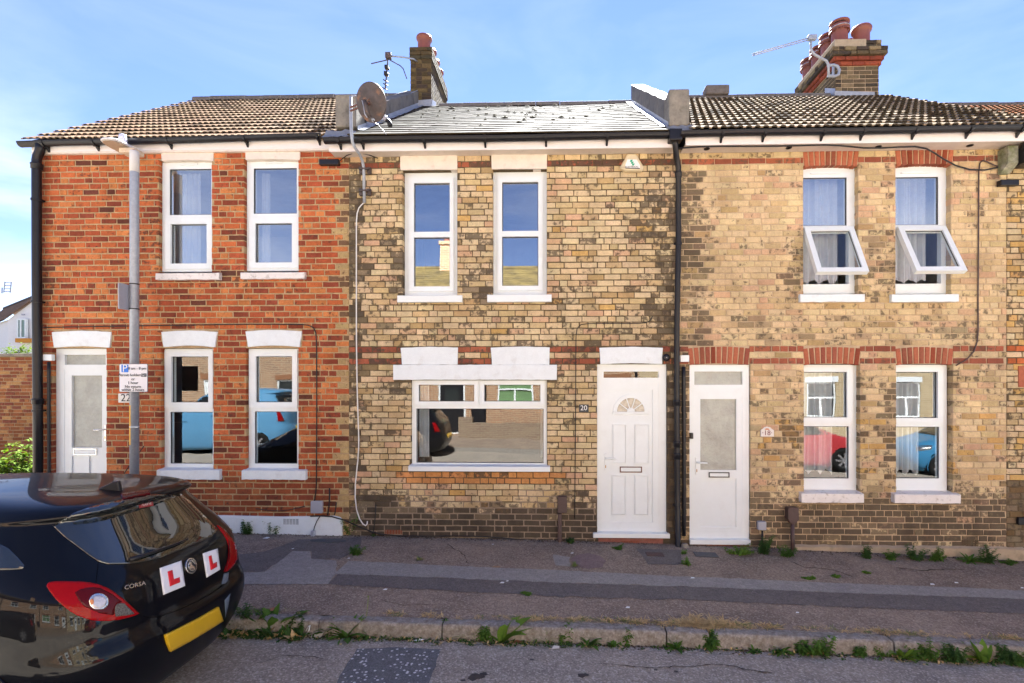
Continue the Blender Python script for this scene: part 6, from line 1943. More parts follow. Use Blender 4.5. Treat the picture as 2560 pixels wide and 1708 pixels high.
def make_car(label, colour_m, loc, rot=0.0, S=1.0, zs=1.0, group=None, cam_features=False, cat='car'):
    root = thing('parked_car', label, cat, loc, group)
    root.rotation_euler = (0, 0, rot)
    mb, rings = body_mesh('body', S, zs, colour_m)
    body = mb.build('body', colour_m, None, smooth=True)
    body.parent = root
    sub = body.modifiers.new('smooth', 'SUBSURF'); sub.levels = sub.render_levels = 1
    bpy.context.view_layer.update()
    ev = body.evaluated_get(bpy.context.evaluated_depsgraph_get()).to_mesh()
    bvh = BVHTree.FromPolygons([v.co.copy() for v in ev.vertices], [tuple(p.vertices) for p in ev.polygons])
    for sd in (1, -1):
        for ax in (.72, 3.23):
            w = wheel(root, -ax * S, sd * .76 * S, S, sd); w.parent = root
            mb = MB(); A = np.linspace(math.radians(-22), math.radians(202), 26)
            wz = .857 * S
            mb.tube([(-ax * S + .337 * S * math.cos(a), sd * (wz - .004 - .05 * (max(0, .3 - .3 * math.sin(a)) ) ), .30 * S + .337 * S * math.sin(a)) for a in A], .012, 6)
            k = mb.build('wheel_arch', colour_m, body, smooth=True)
            mb = MB(); mb.lathe([(.34 * S, -.12), (.34 * S, .02)], Matrix.Translation((-ax * S, sd * .70 * S, .30 * S)) @ Matrix.Rotation(-sd * math.pi / 2, 4, 'X'), 24)
            mb.build('arch_liner', BLACKM, body)
    def side_hit(sd):
        def f(x, z):
            h = bvh.ray_cast(Vector((-x * S, sd * 3, z * S * zs)), Vector((0, -sd, 0)))
            return (h[0], h[1] if h[1].y * sd > 0 else -h[1]) if h[0] else None
        return f
    def end_hit(e):
        def f(y, z):
            h = bvh.ray_cast(Vector((e * 6, y * S, z * S * zs)), Vector((-e, 0, 0)))
            return (h[0], h[1] if h[1].x * e > 0 else -h[1]) if h[0] else None
        return f
    for sd in (1, -1):
        for poly in ([(1.75, .99), (2.86, .99), (2.42, 1.32), (1.78, 1.36)], [(.86, 1.08), (1.68, 1.00), (1.70, 1.35), (1.05, 1.30)]):
            if cam_features and sd == -1 and poly[0][0] < 1: continue
            patch('side_window', poly, side_hit(sd), CLEARG, root, .003, .07)
        patch('headlamp', [(3.50, .72), (3.80, .66), (3.74, .80), (3.45, .83)], side_hit(sd), CHROME, root, .005, .05)
        patch('door_handle', [(1.78, .86), (1.95, .86), (1.95, .89), (1.78, .89)], side_hit(sd), colour_m, root, .02, .03, .022)
    patch('windscreen', [(-.62, 1.05), (.62, 1.05), (.50, 1.36), (-.50, 1.36)], end_hit(-1), CLEARG, root, .003, .07)
    if not cam_features:
        for sd in (1, -1):
            patch('tail_lamp', [(sd * .62, .72), (sd * .76, .72), (sd * .74, .98), (sd * .68, .98)], end_hit(1), REDL, root, .005, .04)
        patch('rear_window', [(-.60, .95), (.60, .95), (.50, 1.31), (-.50, 1.31)], end_hit(1), CLEARG, root, .003, .07)
        patch('number_plate', [(-.26, .52), (.26, .52), (.26, .63), (-.26, .63)], end_hit(1), YPLATE, root, .01, .05)
        return root, body, bvh
    return root, body, bvh

BLK = paint('black_car_paint', (.0025, .003, .005))
CX, CY = -2.36, -3.03
CZ = zroad(-3.0, CY) + .01
car, cbody, cbvh = make_car('black hatchback with red L plates and yellow number plate parked in the near left corner', BLK, (CX, CY, CZ), S=.965, zs=.97, cam_features=True)
OC = Vector((CX, CY, CZ))
def chit(px, py):
    h = cbvh.ray_cast(Vector((0, -D, EYE)) - OC, ray(px, py).normalized())
    if not h[0]: return None
    n = h[1]
    return (h[0], n if n.dot(ray(px, py)) < 0 else -n)
Z = lambda L: [(x / 2.81, 1150 + y / 2.81) for x, y in L]
def cp(name, L, m, off=.004, d=4.0, depth=.006, parent=None):
    return patch(name, Z(L), chit, m, parent or car, off, d, depth)
RW = CLEARG
rw = cp('rear_window', [(372, 465), (430, 425), (520, 374), (620, 338), (720, 310), (870, 280), (1060, 246), (1268, 240), (1330, 290), (1390, 352), (1480, 440), (1528, 490), (1490, 538), (1400, 580), (1300, 622), (1210, 658), (1120, 692), (1010, 718), (900, 735), (760, 735), (690, 715), (620, 668), (560, 622), (450, 540)], RW, .004, 6)
tl = cp('tail_lamp', [(330, 890), (338, 872), (350, 862), (400, 856), (450, 855), (560, 858), (630, 866), (690, 880), (740, 898), (780, 920), (850, 970), (915, 1028), (970, 1080), (935, 1095), (900, 1105), (830, 1122), (760, 1130), (700, 1130), (640, 1125), (590, 1110), (540, 1090), (490, 1060), (440, 1020), (400, 985), (370, 950)], REDL, .010, 5, .014)
def circ(cx, cy, rx, ry, n=22): return [(cx + rx * math.cos(2 * math.pi * k / n), cy + ry * math.sin(2 * math.pi * k / n)) for k in range(n)]
if tl:
    cp('inner_lens', [(525, 935), (560, 915), (600, 905), (650, 900), (700, 905), (780, 945), (850, 1000), (815, 1010), (800, 1030), (796, 1060), (790, 1090), (740, 1085), (690, 1075), (640, 1052), (590, 1030), (550, 985)], REDD, .012, 5, .003, tl)
    cp('lamp_ring', circ(688, 997, 68, 56), CHROME, .016, 4, .006, tl)
    cp('lamp_bowl', circ(686, 999, 54, 43), mat('lamp_reflector', (.55, .50, .48), .25, .25, 60, metal=.5), .018, 4, .003, tl)
    cp('orange_bulb', circ(640, 997, 14, 20, 10), mat('orange_lens', (.6, .22, .08), .2, 0), .020, 3, .003, tl)
    cp('reversing_lens', [(815, 1012), (840, 1006), (862, 1010), (900, 1045), (935, 1082), (880, 1093), (805, 1100), (799, 1075), (798, 1050), (803, 1028)], SMOKE, .013, 4, .003, tl)
tr = cp('tail_lamp', [(1522, 462), (1545, 468), (1575, 492), (1620, 545), (1645, 580), (1655, 610), (1664, 650), (1668, 690), (1652, 720), (1625, 755), (1590, 785), (1572, 782), (1590, 735), (1602, 690), (1606, 640), (1603, 600), (1592, 565), (1570, 525)], REDL, .006, 4, .008)
if tr:
    cp('inner_strip', [(1600, 560), (1606, 600), (1608, 645), (1604, 690), (1592, 740), (1576, 780), (1572, 782), (1590, 735), (1600, 690), (1603, 640), (1600, 600)], REDD, .009, 3, .003, tr)
def lplate(quad, Lp):
    o = cp('learner_plate', quad, mat('plate_white', (.74, .75, .79), .4, .02) if 'plate_white' not in MATS else MATS['plate_white'], .006, 5, .006)
    if o: cp('letter_l', Lp, mat('plate_red', (.62, .006, .018), .4, 0) if 'plate_red' not in MATS else MATS['plate_red'], .0085, 4, .002, o)
c5 = lambda L: [((380 + x / 8.7125) * 2.81, (1380 + y / 8.7125 - 1150) * 2.81) for x, y in L]
lplate(c5([(162, 358), (625, 195), (705, 742), (242, 935)]), c5([(318, 435), (420, 400), (452, 600), (578, 553), (588, 665), (368, 757)]))
lplate(c5([(1100, 38), (1200, 0), (1415, -70), (1470, 385), (1183, 558)]), c5([(1212, 102), (1272, 78), (1308, 258), (1388, 220), (1396, 325), (1258, 402)]))
bd = cp('badge', [(x * 1, y * 1) for x, y in c5(circ(833, 310, 126, 172))], CHROME, .008, 3, .010)
if bd:
    cp('badge_field', c5(circ(833, 310, 104, 146)), BLACKM, .0095, 3, .002, bd)
    for pl in ([(752, 262), (790, 228), (835, 240), (858, 300), (905, 340), (915, 395), (870, 425), (800, 415), (762, 350)], [(778, 208), (830, 178), (885, 205), (925, 262), (930, 300), (885, 265), (840, 222)]):
        cp('emblem', c5(pl), CHROME, .0115, 2.5, .003, bd)
    cp('emblem_gap', c5([(768, 292), (792, 275), (800, 325), (770, 330)]), BLACKM, .0125, 2.5, .002, bd)
    cp('emblem_gap', c5([(838, 262), (858, 256), (852, 300), (836, 290)]), BLACKM, .0125, 2.5, .002, bd)
    cp('emblem_gap', c5([(800, 375), (880, 370), (860, 392), (810, 396)]), BLACKM, .0125, 2.5, .002, bd)
cp('number_plate', [(1150, 1228), (1200, 1205), (1300, 1155), (1400, 1105), (1525, 1032), (1558, 1128), (1450, 1196), (1330, 1268), (1187, 1345), (1165, 1290)], YPLATE, .014, 6, .016)
cp('brake_light', [(845, 243), (950, 226), (1050, 212), (1054, 244), (960, 258), (865, 280)], REDD, .006, 3, .008)
cp('dealer_sticker', [(972, 310), (1070, 295), (1073, 325), (975, 342)], mat('dealer_red', (.30, .02, .03), .4, 0), .0065, 4, .002, rw)
cp('quarter_window', [(-60, 575), (0, 592), (60, 622), (120, 680), (170, 738), (172, 752), (158, 766), (80, 772), (-60, 775)], CLEARG, .003, 6)
cp('painted_bumper_highlight', [(1572, 800), (1605, 790), (1600, 850), (1580, 870), (1556, 872)], mat('bumper_grey', (.10, .13, .17), .3, .05), .004, 3)  # blue-grey patch: a highlight on the bumper edge put into the colour
cp('rear_reflector', [(1578, 985), (1615, 940), (1600, 1030), (1582, 1105)], mat('reflector_grey', (.12, .16, .21), .25, .05), .004, 3)
SEAM = mat('shut_line', (.001, .001, .001), .9, 0)
def seam(L, w=3.2):
    P = Z(L)
    def off(i):
        a, b = P[max(0, i - 1)], P[min(len(P) - 1, i + 1)]
        d = math.hypot(b[0] - a[0], b[1] - a[1]); return (-(b[1] - a[1]) / d, (b[0] - a[0]) / d)
    w /= 2.81 * 2
    Lf = [(p[0] + off(i)[0] * w, p[1] + off(i)[1] * w) for i, p in enumerate(P)]; Rt = [(p[0] - off(i)[0] * w, p[1] - off(i)[1] * w) for i, p in enumerate(P)]
    patch('shut_line', Lf + Rt[::-1], chit, SEAM, cbody, .0022, 5, .003)
seam([(690, 718), (683, 780), (675, 862)])
seam([(540, 1095), (500, 1125), (455, 1160), (425, 1190)])
seam([(970, 1085), (1040, 1105), (1120, 1100), (1260, 1050), (1400, 985), (1520, 915), (1568, 875)], 6)
SEAL = mat('rubber_seal_grey', (.11, .115, .13), .35, 0)
# rear wiper, aerial fin
wp = [chit(*q) for q in Z([(895, 716), (1000, 682), (1120, 640), (1230, 600), (1300, 570)])]
if all(wp):
    mb = MB(); mb.tube([h[0] + h[1] * .022 for h in wp], [.014, .011, .009, .008, .006], 8); o = mb.build('rear_wiper', BLACKP, None, smooth=True); o.parent = car
    mb = MB(); mb.tube([h[0] + h[1] * .009 for h in wp[1:]], .006, 6); q = mb.build('wiper_blade', BLACKM, None); q.parent = o
h = chit(*Z([(775, 208)])[0])
if h:
    b = h[0]; mb = MB()
    mb.prism([(b.x + .075, b.z - .01), (b.x - .09, b.z - .01), (b.x - .06, b.z + .012), (b.x + .03, b.z + .055), (b.x + .06, b.z + .058)][::-1], b.y - .014, b.y + .014)
    o = mb.build('aerial_fin', BLACKP, None, bevel=.006); o.parent = car
def body_text(s, origin, xdir, size, m, off, parent, ylean=(0, -1)):
    cu = bpy.data.curves.new('lettering', 'FONT'); cu.body = s; cu.size = 1; cu.align_y = 'CENTER'; cu.align_x = 'CENTER'
    t_ = bpy.data.objects.new('tmp', cu); COL.objects.link(t_); bpy.context.view_layer.update()
    me = bpy.data.meshes.new_from_object(t_.evaluated_get(bpy.context.evaluated_depsgraph_get()))
    bpy.data.objects.remove(t_); bpy.data.curves.remove(cu)
    ok_ = True
    for v in me.vertices:
        px = origin[0] + v.co.x * xdir[0] + v.co.y * ylean[0]; py = origin[1] + v.co.x * xdir[1] + v.co.y * ylean[1]
        hh = chit(px, py)
        if not hh: ok_ = False; continue
        v.co = hh[0] + hh[1] * off
    if not ok_: return
    me.materials.clear(); me.materials.append(m)
    o = bpy.data.objects.new('lettering', me); COL.objects.link(o); o.parent = parent
o_ = Z([(943, 884)])[0]
body_text('CORSA', o_, (16.2, -3.9), 1, CHROME, .007, car, (-.5, -14.5))
body_text('PERRYS', Z([(1022, 318)])[0], (7.6, -1.2), 1, WHT, .0085, rw, (.4, -9))

# ---------------------------------------------------------------- cars across the road (seen in the window reflections)
make_car('black hatchback parked by the far kerb, reflected in the wide front window', paint('far_black_paint', (.006, .006, .008)), (-2.95, -8.0, zroad(-4, -8)), S=1.0, group='cars parked across the road')
make_car('light blue van parked by the far kerb, reflected in the red house windows', paint('light_blue_paint', (.09, .25, .42)), (-7.25, -7.95, zroad(-9, -8)), S=1.03, zs=1.2, group='cars parked across the road', cat='van')
make_car('red hatchback parked by the far kerb, reflected in the left window of the pale house', paint('red_paint', (.36, .035, .04)), (4.6, -7.95, zroad(6, -8)), rot=math.pi, S=.95, group='cars parked across the road')
make_car('bright blue hatchback parked by the far kerb, reflected in the rightmost window', paint('bright_blue_paint', (.04, .19, .36)), (13.4, -7.95, zroad(11, -8)), S=1.0, group='cars parked across the road')

# ================================================================ the terrace across the road (behind the camera, seen in reflections)
def brickwall(name, c1, c2, mort):
    m = bpy.data.materials.new(name); m.use_nodes = True
    n, l = m.node_tree.nodes, m.node_tree.links
    p = n['Principled BSDF']; p.inputs['Roughness'].default_value = .9
    g = n.new('ShaderNodeNewGeometry'); s = n.new('ShaderNodeSeparateXYZ'); c = n.new('ShaderNodeCombineXYZ')
    l.new(g.outputs['Position'], s.inputs[0]); l.new(s.outputs['X'], c.inputs['X']); l.new(s.outputs['Z'], c.inputs['Y'])
    b = n.new('ShaderNodeTexBrick'); l.new(c.outputs[0], b.inputs['Vector'])
    b.inputs['Scale'].default_value = 1; b.inputs['Brick Width'].default_value = .225; b.inputs['Row Height'].default_value = .075; b.inputs['Mortar Size'].default_value = .011
    b.inputs['Color1'].default_value = (*c1, 1); b.inputs['Color2'].default_value = (*c2, 1); b.inputs['Mortar'].default_value = (*mort, 1)
    l.new(b.outputs['Color'], p.inputs['Base Color'])
    return m
BWA = brickwall('brown_brickwork', (.36, .21, .115), (.22, .125, .07), (.44, .37, .27))
BWB = brickwall('orange_brown_brickwork', (.40, .21, .105), (.25, .125, .065), (.46, .38, .27))
BWC = brickwall('yellow_brickwork', (.46, .37, .21), (.35, .27, .15), (.5, .42, .3))
BWD = brickwall('dark_brown_brickwork', (.24, .17, .11), (.17, .11, .075), (.30, .25, .18))
OROOF = mat('lichen_yellow_tiles', (.15, .115, .045), .9, .45, 5, .3, col2=(.07, .055, .028), spot=.6, spot_scale=5, spot_col=(.05, .04, .025))
FARGLASS = mat('far_window_glass', (.03, .035, .035), .05, .2, 2)
SOLD = mat('brown_soldier_course', (.26, .13, .07), .9, .3, 20)
GREENP = mat('green_paint', (.13, .24, .10), .6, .05)
Y0 = -12.6
def opp(name, label, x0, x1, m, wins, doors, lint, chims=()):
    zb = zg((x0 + x1) / 2)
    t = thing('brick_house', label, 'house', ((x0 + x1) / 2, Y0, zb), 'terraced houses across the road')
    holes = [(a, b, c + EYE, d + EYE) for a, b, c, d, *_ in wins + doors]
    mb = MB(); mb.plate((x0, x1, zb - .6, EYE + 3.2), holes, Y0 - .18, Y0); mb.build('wall', m, t)
    for (a, b, c, d, *r) in wins:
        c += EYE; d += EYE
        mb = MB(); s = .06
        mid = c + (d - c) * .55
        mb.plate((a, b, c, d), [(a + s, (a + b) / 2 - s / 2, c + s, mid - s / 2), ((a + b) / 2 + s / 2, b - s, c + s, mid - s / 2), (a + s, b - s, mid + s / 2, d - s)], Y0 - .12, Y0 - .04)
        w = mb.build('window', UPVC, t)
        mb = MB(); mb.box(a + .02, b - .02, Y0 - .10, Y0 - .09, c + .02, d - .02); mb.build('pane', r[0] if r else FARGLASS, w)
        mb = MB(); mb.box(a - .08, b + .08, Y0 - .1, Y0 + .05, c - .09, c - .002); mb.build('sill', PAINT, w)
        mb = MB(); mb.box(a - .08, b + .08, Y0 - .1, Y0 + .012, d + .002, d + .2); mb.build('lintel', lint, t)
    for (a, b, c, d, dm) in doors:
        c += EYE; d += EYE
        mb = MB(); mb.plate((a, b, c, d), [(a + .07, b - .07, c + .05, d - .07)], Y0 - .12, Y0 - .03); dr = mb.build('front_door', UPVC, t)
        mb = MB(); mb.box(a + .072, b - .072, Y0 - .10, Y0 - .06, c + .052, d - .072); mb.build('door_leaf', dm, dr)
        mb = MB(); mb.box(a + .25, b - .25, Y0 - .061, Y0 - .054, c + 1.25, c + 1.7); mb.build('pane', FARGLASS, dr)
        mb = MB(); mb.box(a - .1, b + .1, Y0 - .1, Y0 + .012, d + .002, d + .22); mb.build('lintel', lint, t)
    mb = MB()
    ye, ze, yr, zr = Y0 + .25, EYE + 3.2, Y0 - 2.9, EYE + 4.98
    mb.prism_x([(ye, ze), (yr, zr), (2 * yr - ye, ze), (2 * yr - ye, ze - .08), (yr, zr - .1), (ye, ze - .08)], x0, x1); rf = mb.build('roof', OROOF, t)
    L = math.hypot(ye - yr, zr - ze); rows = 13
    for r in range(rows):
        a, b = r / rows, (r + 1.15) / rows
        p, q = Vector((0, ye + (yr - ye) * a, ze + (zr - ze) * a + .05)), Vector((0, ye + (yr - ye) * min(1, b), ze + (zr - ze) * min(1, b) + .015))
        mb = MB(); X = lambda v, x: (x, v.y, v.z)
        dn = Vector((0, 0, -.045))
        mb.add([X(p, x0 + .001), X(p, x1 - .001), X(q, x1 - .001), X(q, x0 + .001), X(p + dn, x0 + .001), X(p + dn, x1 - .001)], [(0, 1, 2, 3)[::-1], (4, 5, 1, 0)[::-1]]); mb.build('tile_course', OROOF, rf)
    mb = MB(); mb.tube([(x0, yr, zr), (x1, yr, zr)], .10, 8); mb.build('ridge', OROOF, rf)
    mb = MB(); mb.tube([(x0, Y0 + .3, ze - .06), (x1, Y0 + .3, ze - .06)], .06, 8); mb.build('gutter', BLACKP, t)
    for cx_ in chims:
        mb = MB(); mb.box(cx_ - .45, cx_ + .45, yr - .35, yr + .35, zr - .4, zr + .95); mb.box(cx_ - .5, cx_ + .5, yr - .4, yr + .4, zr + .95, zr + 1.1); st = mb.build('chimney_stack', BWB, t)
        for dx in (-.25, .2):
            pot(st, cx_ + dx, yr, zr + 1.1, .13, .35)
    mb = MB(); xp = x1 - .12; mb.tube([(xp, Y0 + .07, ze - .1), (xp, Y0 + .07, zb)], .045, 8); mb.build('downpipe', BLACKP, t)
    return t
BLKD = mat('black_door', (.012, .012, .014), .35, .1)
ob = -1.95
opp('a', 'brown brick house across the road with a white door', -17, -8.2, BWA, [(-10.5, -9.3, -1.05, .15), (-15.8, -14.6, -1.05, .15), (-10.4, -9.4, 1.5, 2.6), (-13.3, -12.3, 1.5, 2.6)], [(-13.35, -12.45, ob + .15, .15, UPVC)], SOLD)
tb = opp('b', 'orange-brown house across the road with a black door and meter cupboards', -8.2, -2.45, BWB, [(-7.2, -5.6, -1.05, .15), (-7, -6, 1.5, 2.6), (-4.2, -3.2, 1.5, 2.6)], [(-4.35, -3.3, ob + .05, .12, BLKD)], SOLD, (-4.4,))
mb = MB(); mb.box(-3.05, -2.6, Y0 + .002, Y0 + .14, EYE - 1.55, EYE - .85); mb.build('meter_cupboard', BLACKP, tb)
opp('c', 'orange-brown house across the road with a green panelled window', -2.45, 3.2, BWB, [(-2.1, -.75, -.75, .15, GREENP), (-2, -1, 1.5, 2.6), (1.2, 2.2, 1.5, 2.6), (.2, 1.2, -1.05, .15)], [(1.9, 2.8, ob, .12, UPVC)], SOLD, (2.9,))
opp('d', 'yellow brick house across the road with white lintels', 3.2, 9.0, BWC, [(4.2, 5.2, -1.2, .1), (7.2, 8.2, -1.2, .1), (4.3, 5.2, 1.4, 2.5), (7.3, 8.2, 1.4, 2.5)], [(5.8, 6.7, ob - .2, .05, UPVC)], PAINT)
opp('e', 'yellow brick house across the road at the lower end', 9.0, 17, BWC, [(9.4, 10.4, -1.25, .05), (12.5, 13.5, -1.25, .05), (9.5, 10.4, 1.4, 2.5), (12.6, 13.5, 1.4, 2.5)], [(10.9, 11.8, ob - .3, 0, UPVC)], PAINT, (11,))
t = thing('garden_wall', 'low brick garden wall across the road', 'wall', (-.5, WY, 0))
mb = MB(); mb.box(-2.9, 2.6, WY - .22, WY, -.3, .52); mb.build('wall', BWD, t)
mb = MB(); mb.box(-3.4, -2.9, WY - .22, WY, -.3, .72); mb.build('pier', BWD, t)
sheet('front_yard', PAVM, XS, [Y0 - .1, WY - .28], lambda x, y: zg(x) - .055)

# ================================================================ plants
def leafmat(name, c, c2):
    m = mat(name, c, .7, .25, 30, col2=c2, spec=.12)
    n, l = m.node_tree.nodes, m.node_tree.links
    p = n['Principled BSDF']
    tl_ = n.new('ShaderNodeBsdfTranslucent'); tl_.inputs['Color'].default_value = (c[0] * 1.3, c[1] * 1.3, c[2], 1)
    mx = n.new('ShaderNodeMixShader'); mx.inputs[0].default_value = .25
    l.new(p.outputs[0], mx.inputs[1]); l.new(tl_.outputs[0], mx.inputs[2]); l.new(mx.outputs[0], n['Material Output'].inputs['Surface'])
    return m
LEAF = [leafmat('fresh_green_leaf', (.14, .26, .035), (.10, .19, .03)), leafmat('mid_green_leaf', (.10, .20, .035), (.07, .15, .03)), leafmat('dark_green_leaf', (.065, .135, .035), (.05, .105, .028)), leafmat('bright_shrub_leaf', (.12, .19, .012), (.06, .12, .01))]
STRAW = mat('dry_straw', (.58, .44, .22), .8, .25, 30, col2=(.45, .32, .15))
TUFT = mat('grass_blade', (.13, .20, .04), .6, .3, 30, col2=(.16, .17, .05))
def leaf(mb, base, d, up, L, w, curl, n=3):
    """A pointed leaf blade: base point, heading d, bending over as it goes."""
    sdir = d.cross(up).normalized()
    p = base.copy(); v = []
    dirn = d.normalized()
    for i in range(n + 1):
        t = i / n
        ww = w * math.sin(math.pi * min(1, .12 + .88 * t)) ** .8 if i < n else .0
        v += [p + sdir * ww * .5 + Vector((0, 0, .12 * ww)), p, p - sdir * ww * .5 + Vector((0, 0, .12 * ww))]
        dirn = (dirn + Vector((0, 0, -curl / n))).normalized()
        p = p + dirn * (L / n)
    f = []
    for i in range(n):
        a = i * 3
        f += [(a, a + 1, a + 4, a + 3), (a + 1, a + 2, a + 5, a + 4)]
    mb.add(v, f)
def weed(kind, size, px, py, label, shade=1, f=None, group='weeds along the pavement'):
    f = f or zroad
    c = gp(px, py, f)
    size *= 1.0
    rr = random.Random(int(px * 13 + py))
    t = thing('weed', label, 'weed', (c.x, c.y, f(c.x, c.y) - .004), group)
    o = Vector((c.x, c.y, f(c.x, c.y) - .004))
    mb = MB()
    if kind in ('dock', 'rosette'):
        n = 9 if kind == 'dock' else 22
        for k in range(n):
            a = rr.uniform(0, 6.28); e = rr.uniform(.7, 1.35) if kind == 'dock' else rr.uniform(.35, 1.15)
            d = Vector((math.cos(a) * math.cos(e), math.sin(a) * math.cos(e) * .8, math.sin(e)))
            L = size * rr.uniform(.6, 1.1)
            leaf(mb, o + Vector((rr.uniform(-.015, .015), rr.uniform(-.01, .01), 0)), d, Vector((0, 0, 1)), L, L * (.36 if kind == 'dock' else .24), rr.uniform(.5, 1.1), 4)
        mb.build('leaf_rosette', LEAF[shade], t, smooth=False)
    elif kind == 'grass':
        for k in range(46):
            a = rr.uniform(0, 6.28); e = rr.uniform(.7, 1.45)
            d = Vector((math.cos(a) * math.cos(e), math.sin(a) * math.cos(e), math.sin(e)))
            L = size * rr.uniform(.5, 1.1)
            leaf(mb, o + Vector((rr.uniform(-.03, .03), rr.uniform(-.015, .015), 0)), d, Vector((0, 0, 1)), L, .006, rr.uniform(.5, 1.6), 3)
        mb.build('blades', TUFT if shade < 3 else STRAW, t)
    else:                                                   # bushy: several stems set with small leaves
        ns = 4 if kind == 'sprig' else 13
        sm = MB()
        for s_ in range(ns):
            a = rr.uniform(0, 6.28); e = rr.uniform(.75, 1.4) if kind != 'mat' else rr.uniform(.1, .5)
            d = Vector((math.cos(a) * math.cos(e), math.sin(a) * math.cos(e) * .7, math.sin(e)))
            H = size * rr.uniform(.5, 1.05)
            b = o + Vector((rr.uniform(-.3, .3) * size, rr.uniform(-.12, .12) * size, 0))
            sm.tube([b, b + d * H * .5, b + d * H], [.0035, .0025, .001], 4)
            nl = int(12 + H * 90)
            for k in range(nl):
                tt = .12 + .88 * k / nl
                q = b + d * H * tt
                a2 = k * 2.4 + rr.uniform(-.4, .4)
                dd = (Vector((math.cos(a2), math.sin(a2) * .9, rr.uniform(.1, .7)))).normalized()
                LL = rr.uniform(.022, .042) * (1.25 - .5 * tt) * (1 + size)
                leaf(mb, q, dd, Vector((0, 0, 1)), LL, LL * .5, rr.uniform(.3, 1.2), 2)
        mb.build('leaves', LEAF[shade], t); sm.build('stems', LEAF[2], t)
    return t
near_car = 'by the kerb close to the black car'
W_ = [
 ('bush', .24, 612, 1574, 'dark leafy weed beside the bumper of the black car at the kerb', 2), ('dock', .22, 646, 1577, 'dark broad-leaved weed second from the black car along the kerb', 2),
 ('dock', .26, 678, 1578, 'weed with one big pale round leaf near the black car', 1), ('dock', .27, 706, 1574, 'upright broad weed just left of the orange wrapper', 1), ('bush', .20, 730, 1584, 'low leafy weed touching the orange wrapper', 2),
 ('rosette', .15, 820, 1584, 'bluish-green rosette weed left of the dandelion by the kerb', 2), ('rosette', .22, 866, 1594, 'large dandelion rosette at the kerb with a tall stalk', 1), ('rosette', .13, 922, 1588, 'dandelion leaves just right of the stalked one', 1),
 ('grass', .13, 985, 1590, 'thin grassy weed in the gutter above the chipped road patch', 1), ('bush', .10, 1052, 1588, 'small bushy weed in the gutter at the right of the chipped patch', 1), ('bush', .15, 1118, 1586, 'pale green leafy weed at the kerb joint near the middle', 0),
 ('grass', .16, 1168, 1598, 'long grass tuft sprawling from the kerb near the middle', 1), ('bush', .15, 1206, 1600, 'leafy weed between the sprawling grass and the tall dock', 1), ('dock', .30, 1252, 1606, 'tallest broad-leaved dock at the kerb, with a leaf drooping onto the road', 0),
 ('grass', .20, 1360, 1602, 'spiky grass tuft at the kerb right of the tall dock', 1), ('bush', .15, 1408, 1603, 'leafy weed hugging the right of the spiky grass tuft', 1), ('rosette', .14, 1470, 1613, 'toothed green weed against the plain kerb face below the left white door', 1),
 ('rosette', .08, 1535, 1617, 'tiny weed with a white petal at the kerb below the left white door', 1), ('sprig', .15, 1568, 1611, 'single upright sprig in front of the long kerb stone', 1),
 ('rosette', .12, 1692, 1622, 'weed at the foot of the short kerb stone', 1), ('bush', .16, 1776, 1622, 'thick weed growing out of the open gap between kerb stones', 1), ('rosette', .08, 1888, 1630, 'little weed right of the kerb gap', 1),
 ('rosette', .13, 1950, 1632, 'spreading weed at the foot of the kerb left of the feathery one', 1), ('bush', .12, 2008, 1634, 'low weed joined to the feathery clump at the kerb', 1), ('bush', .22, 2050, 1636, 'tall feathery weed in front of the long right-hand kerb stone', 1),
 ('bush', .09, 2150, 1640, 'small weed at the kerb just left of the last joint', 1), ('sprig', .14, 2206, 1640, 'upright weed on the last kerb joint', 1), ('rosette', .17, 2258, 1646, 'broad rosette weed right of the last kerb joint', 0),
 ('bush', .18, 2312, 1648, 'tall pale weed at the kerb right of the broad rosette', 1), ('bush', .19, 2384, 1654, 'dark spreading weed at the lower right kerb', 2), ('dock', .20, 2458, 1656, 'upright bright dock at the lower right kerb', 0), ('bush', .16, 2512, 1658, 'dark weed next to the bright dock at the lower right', 2), ('bush', .14, 2553, 1664, 'kerb weed at the right edge of the photo', 1)]
for k_, s_, x_, y_, l_, sh in W_: weed(k_, s_, x_, y_, l_, sh)
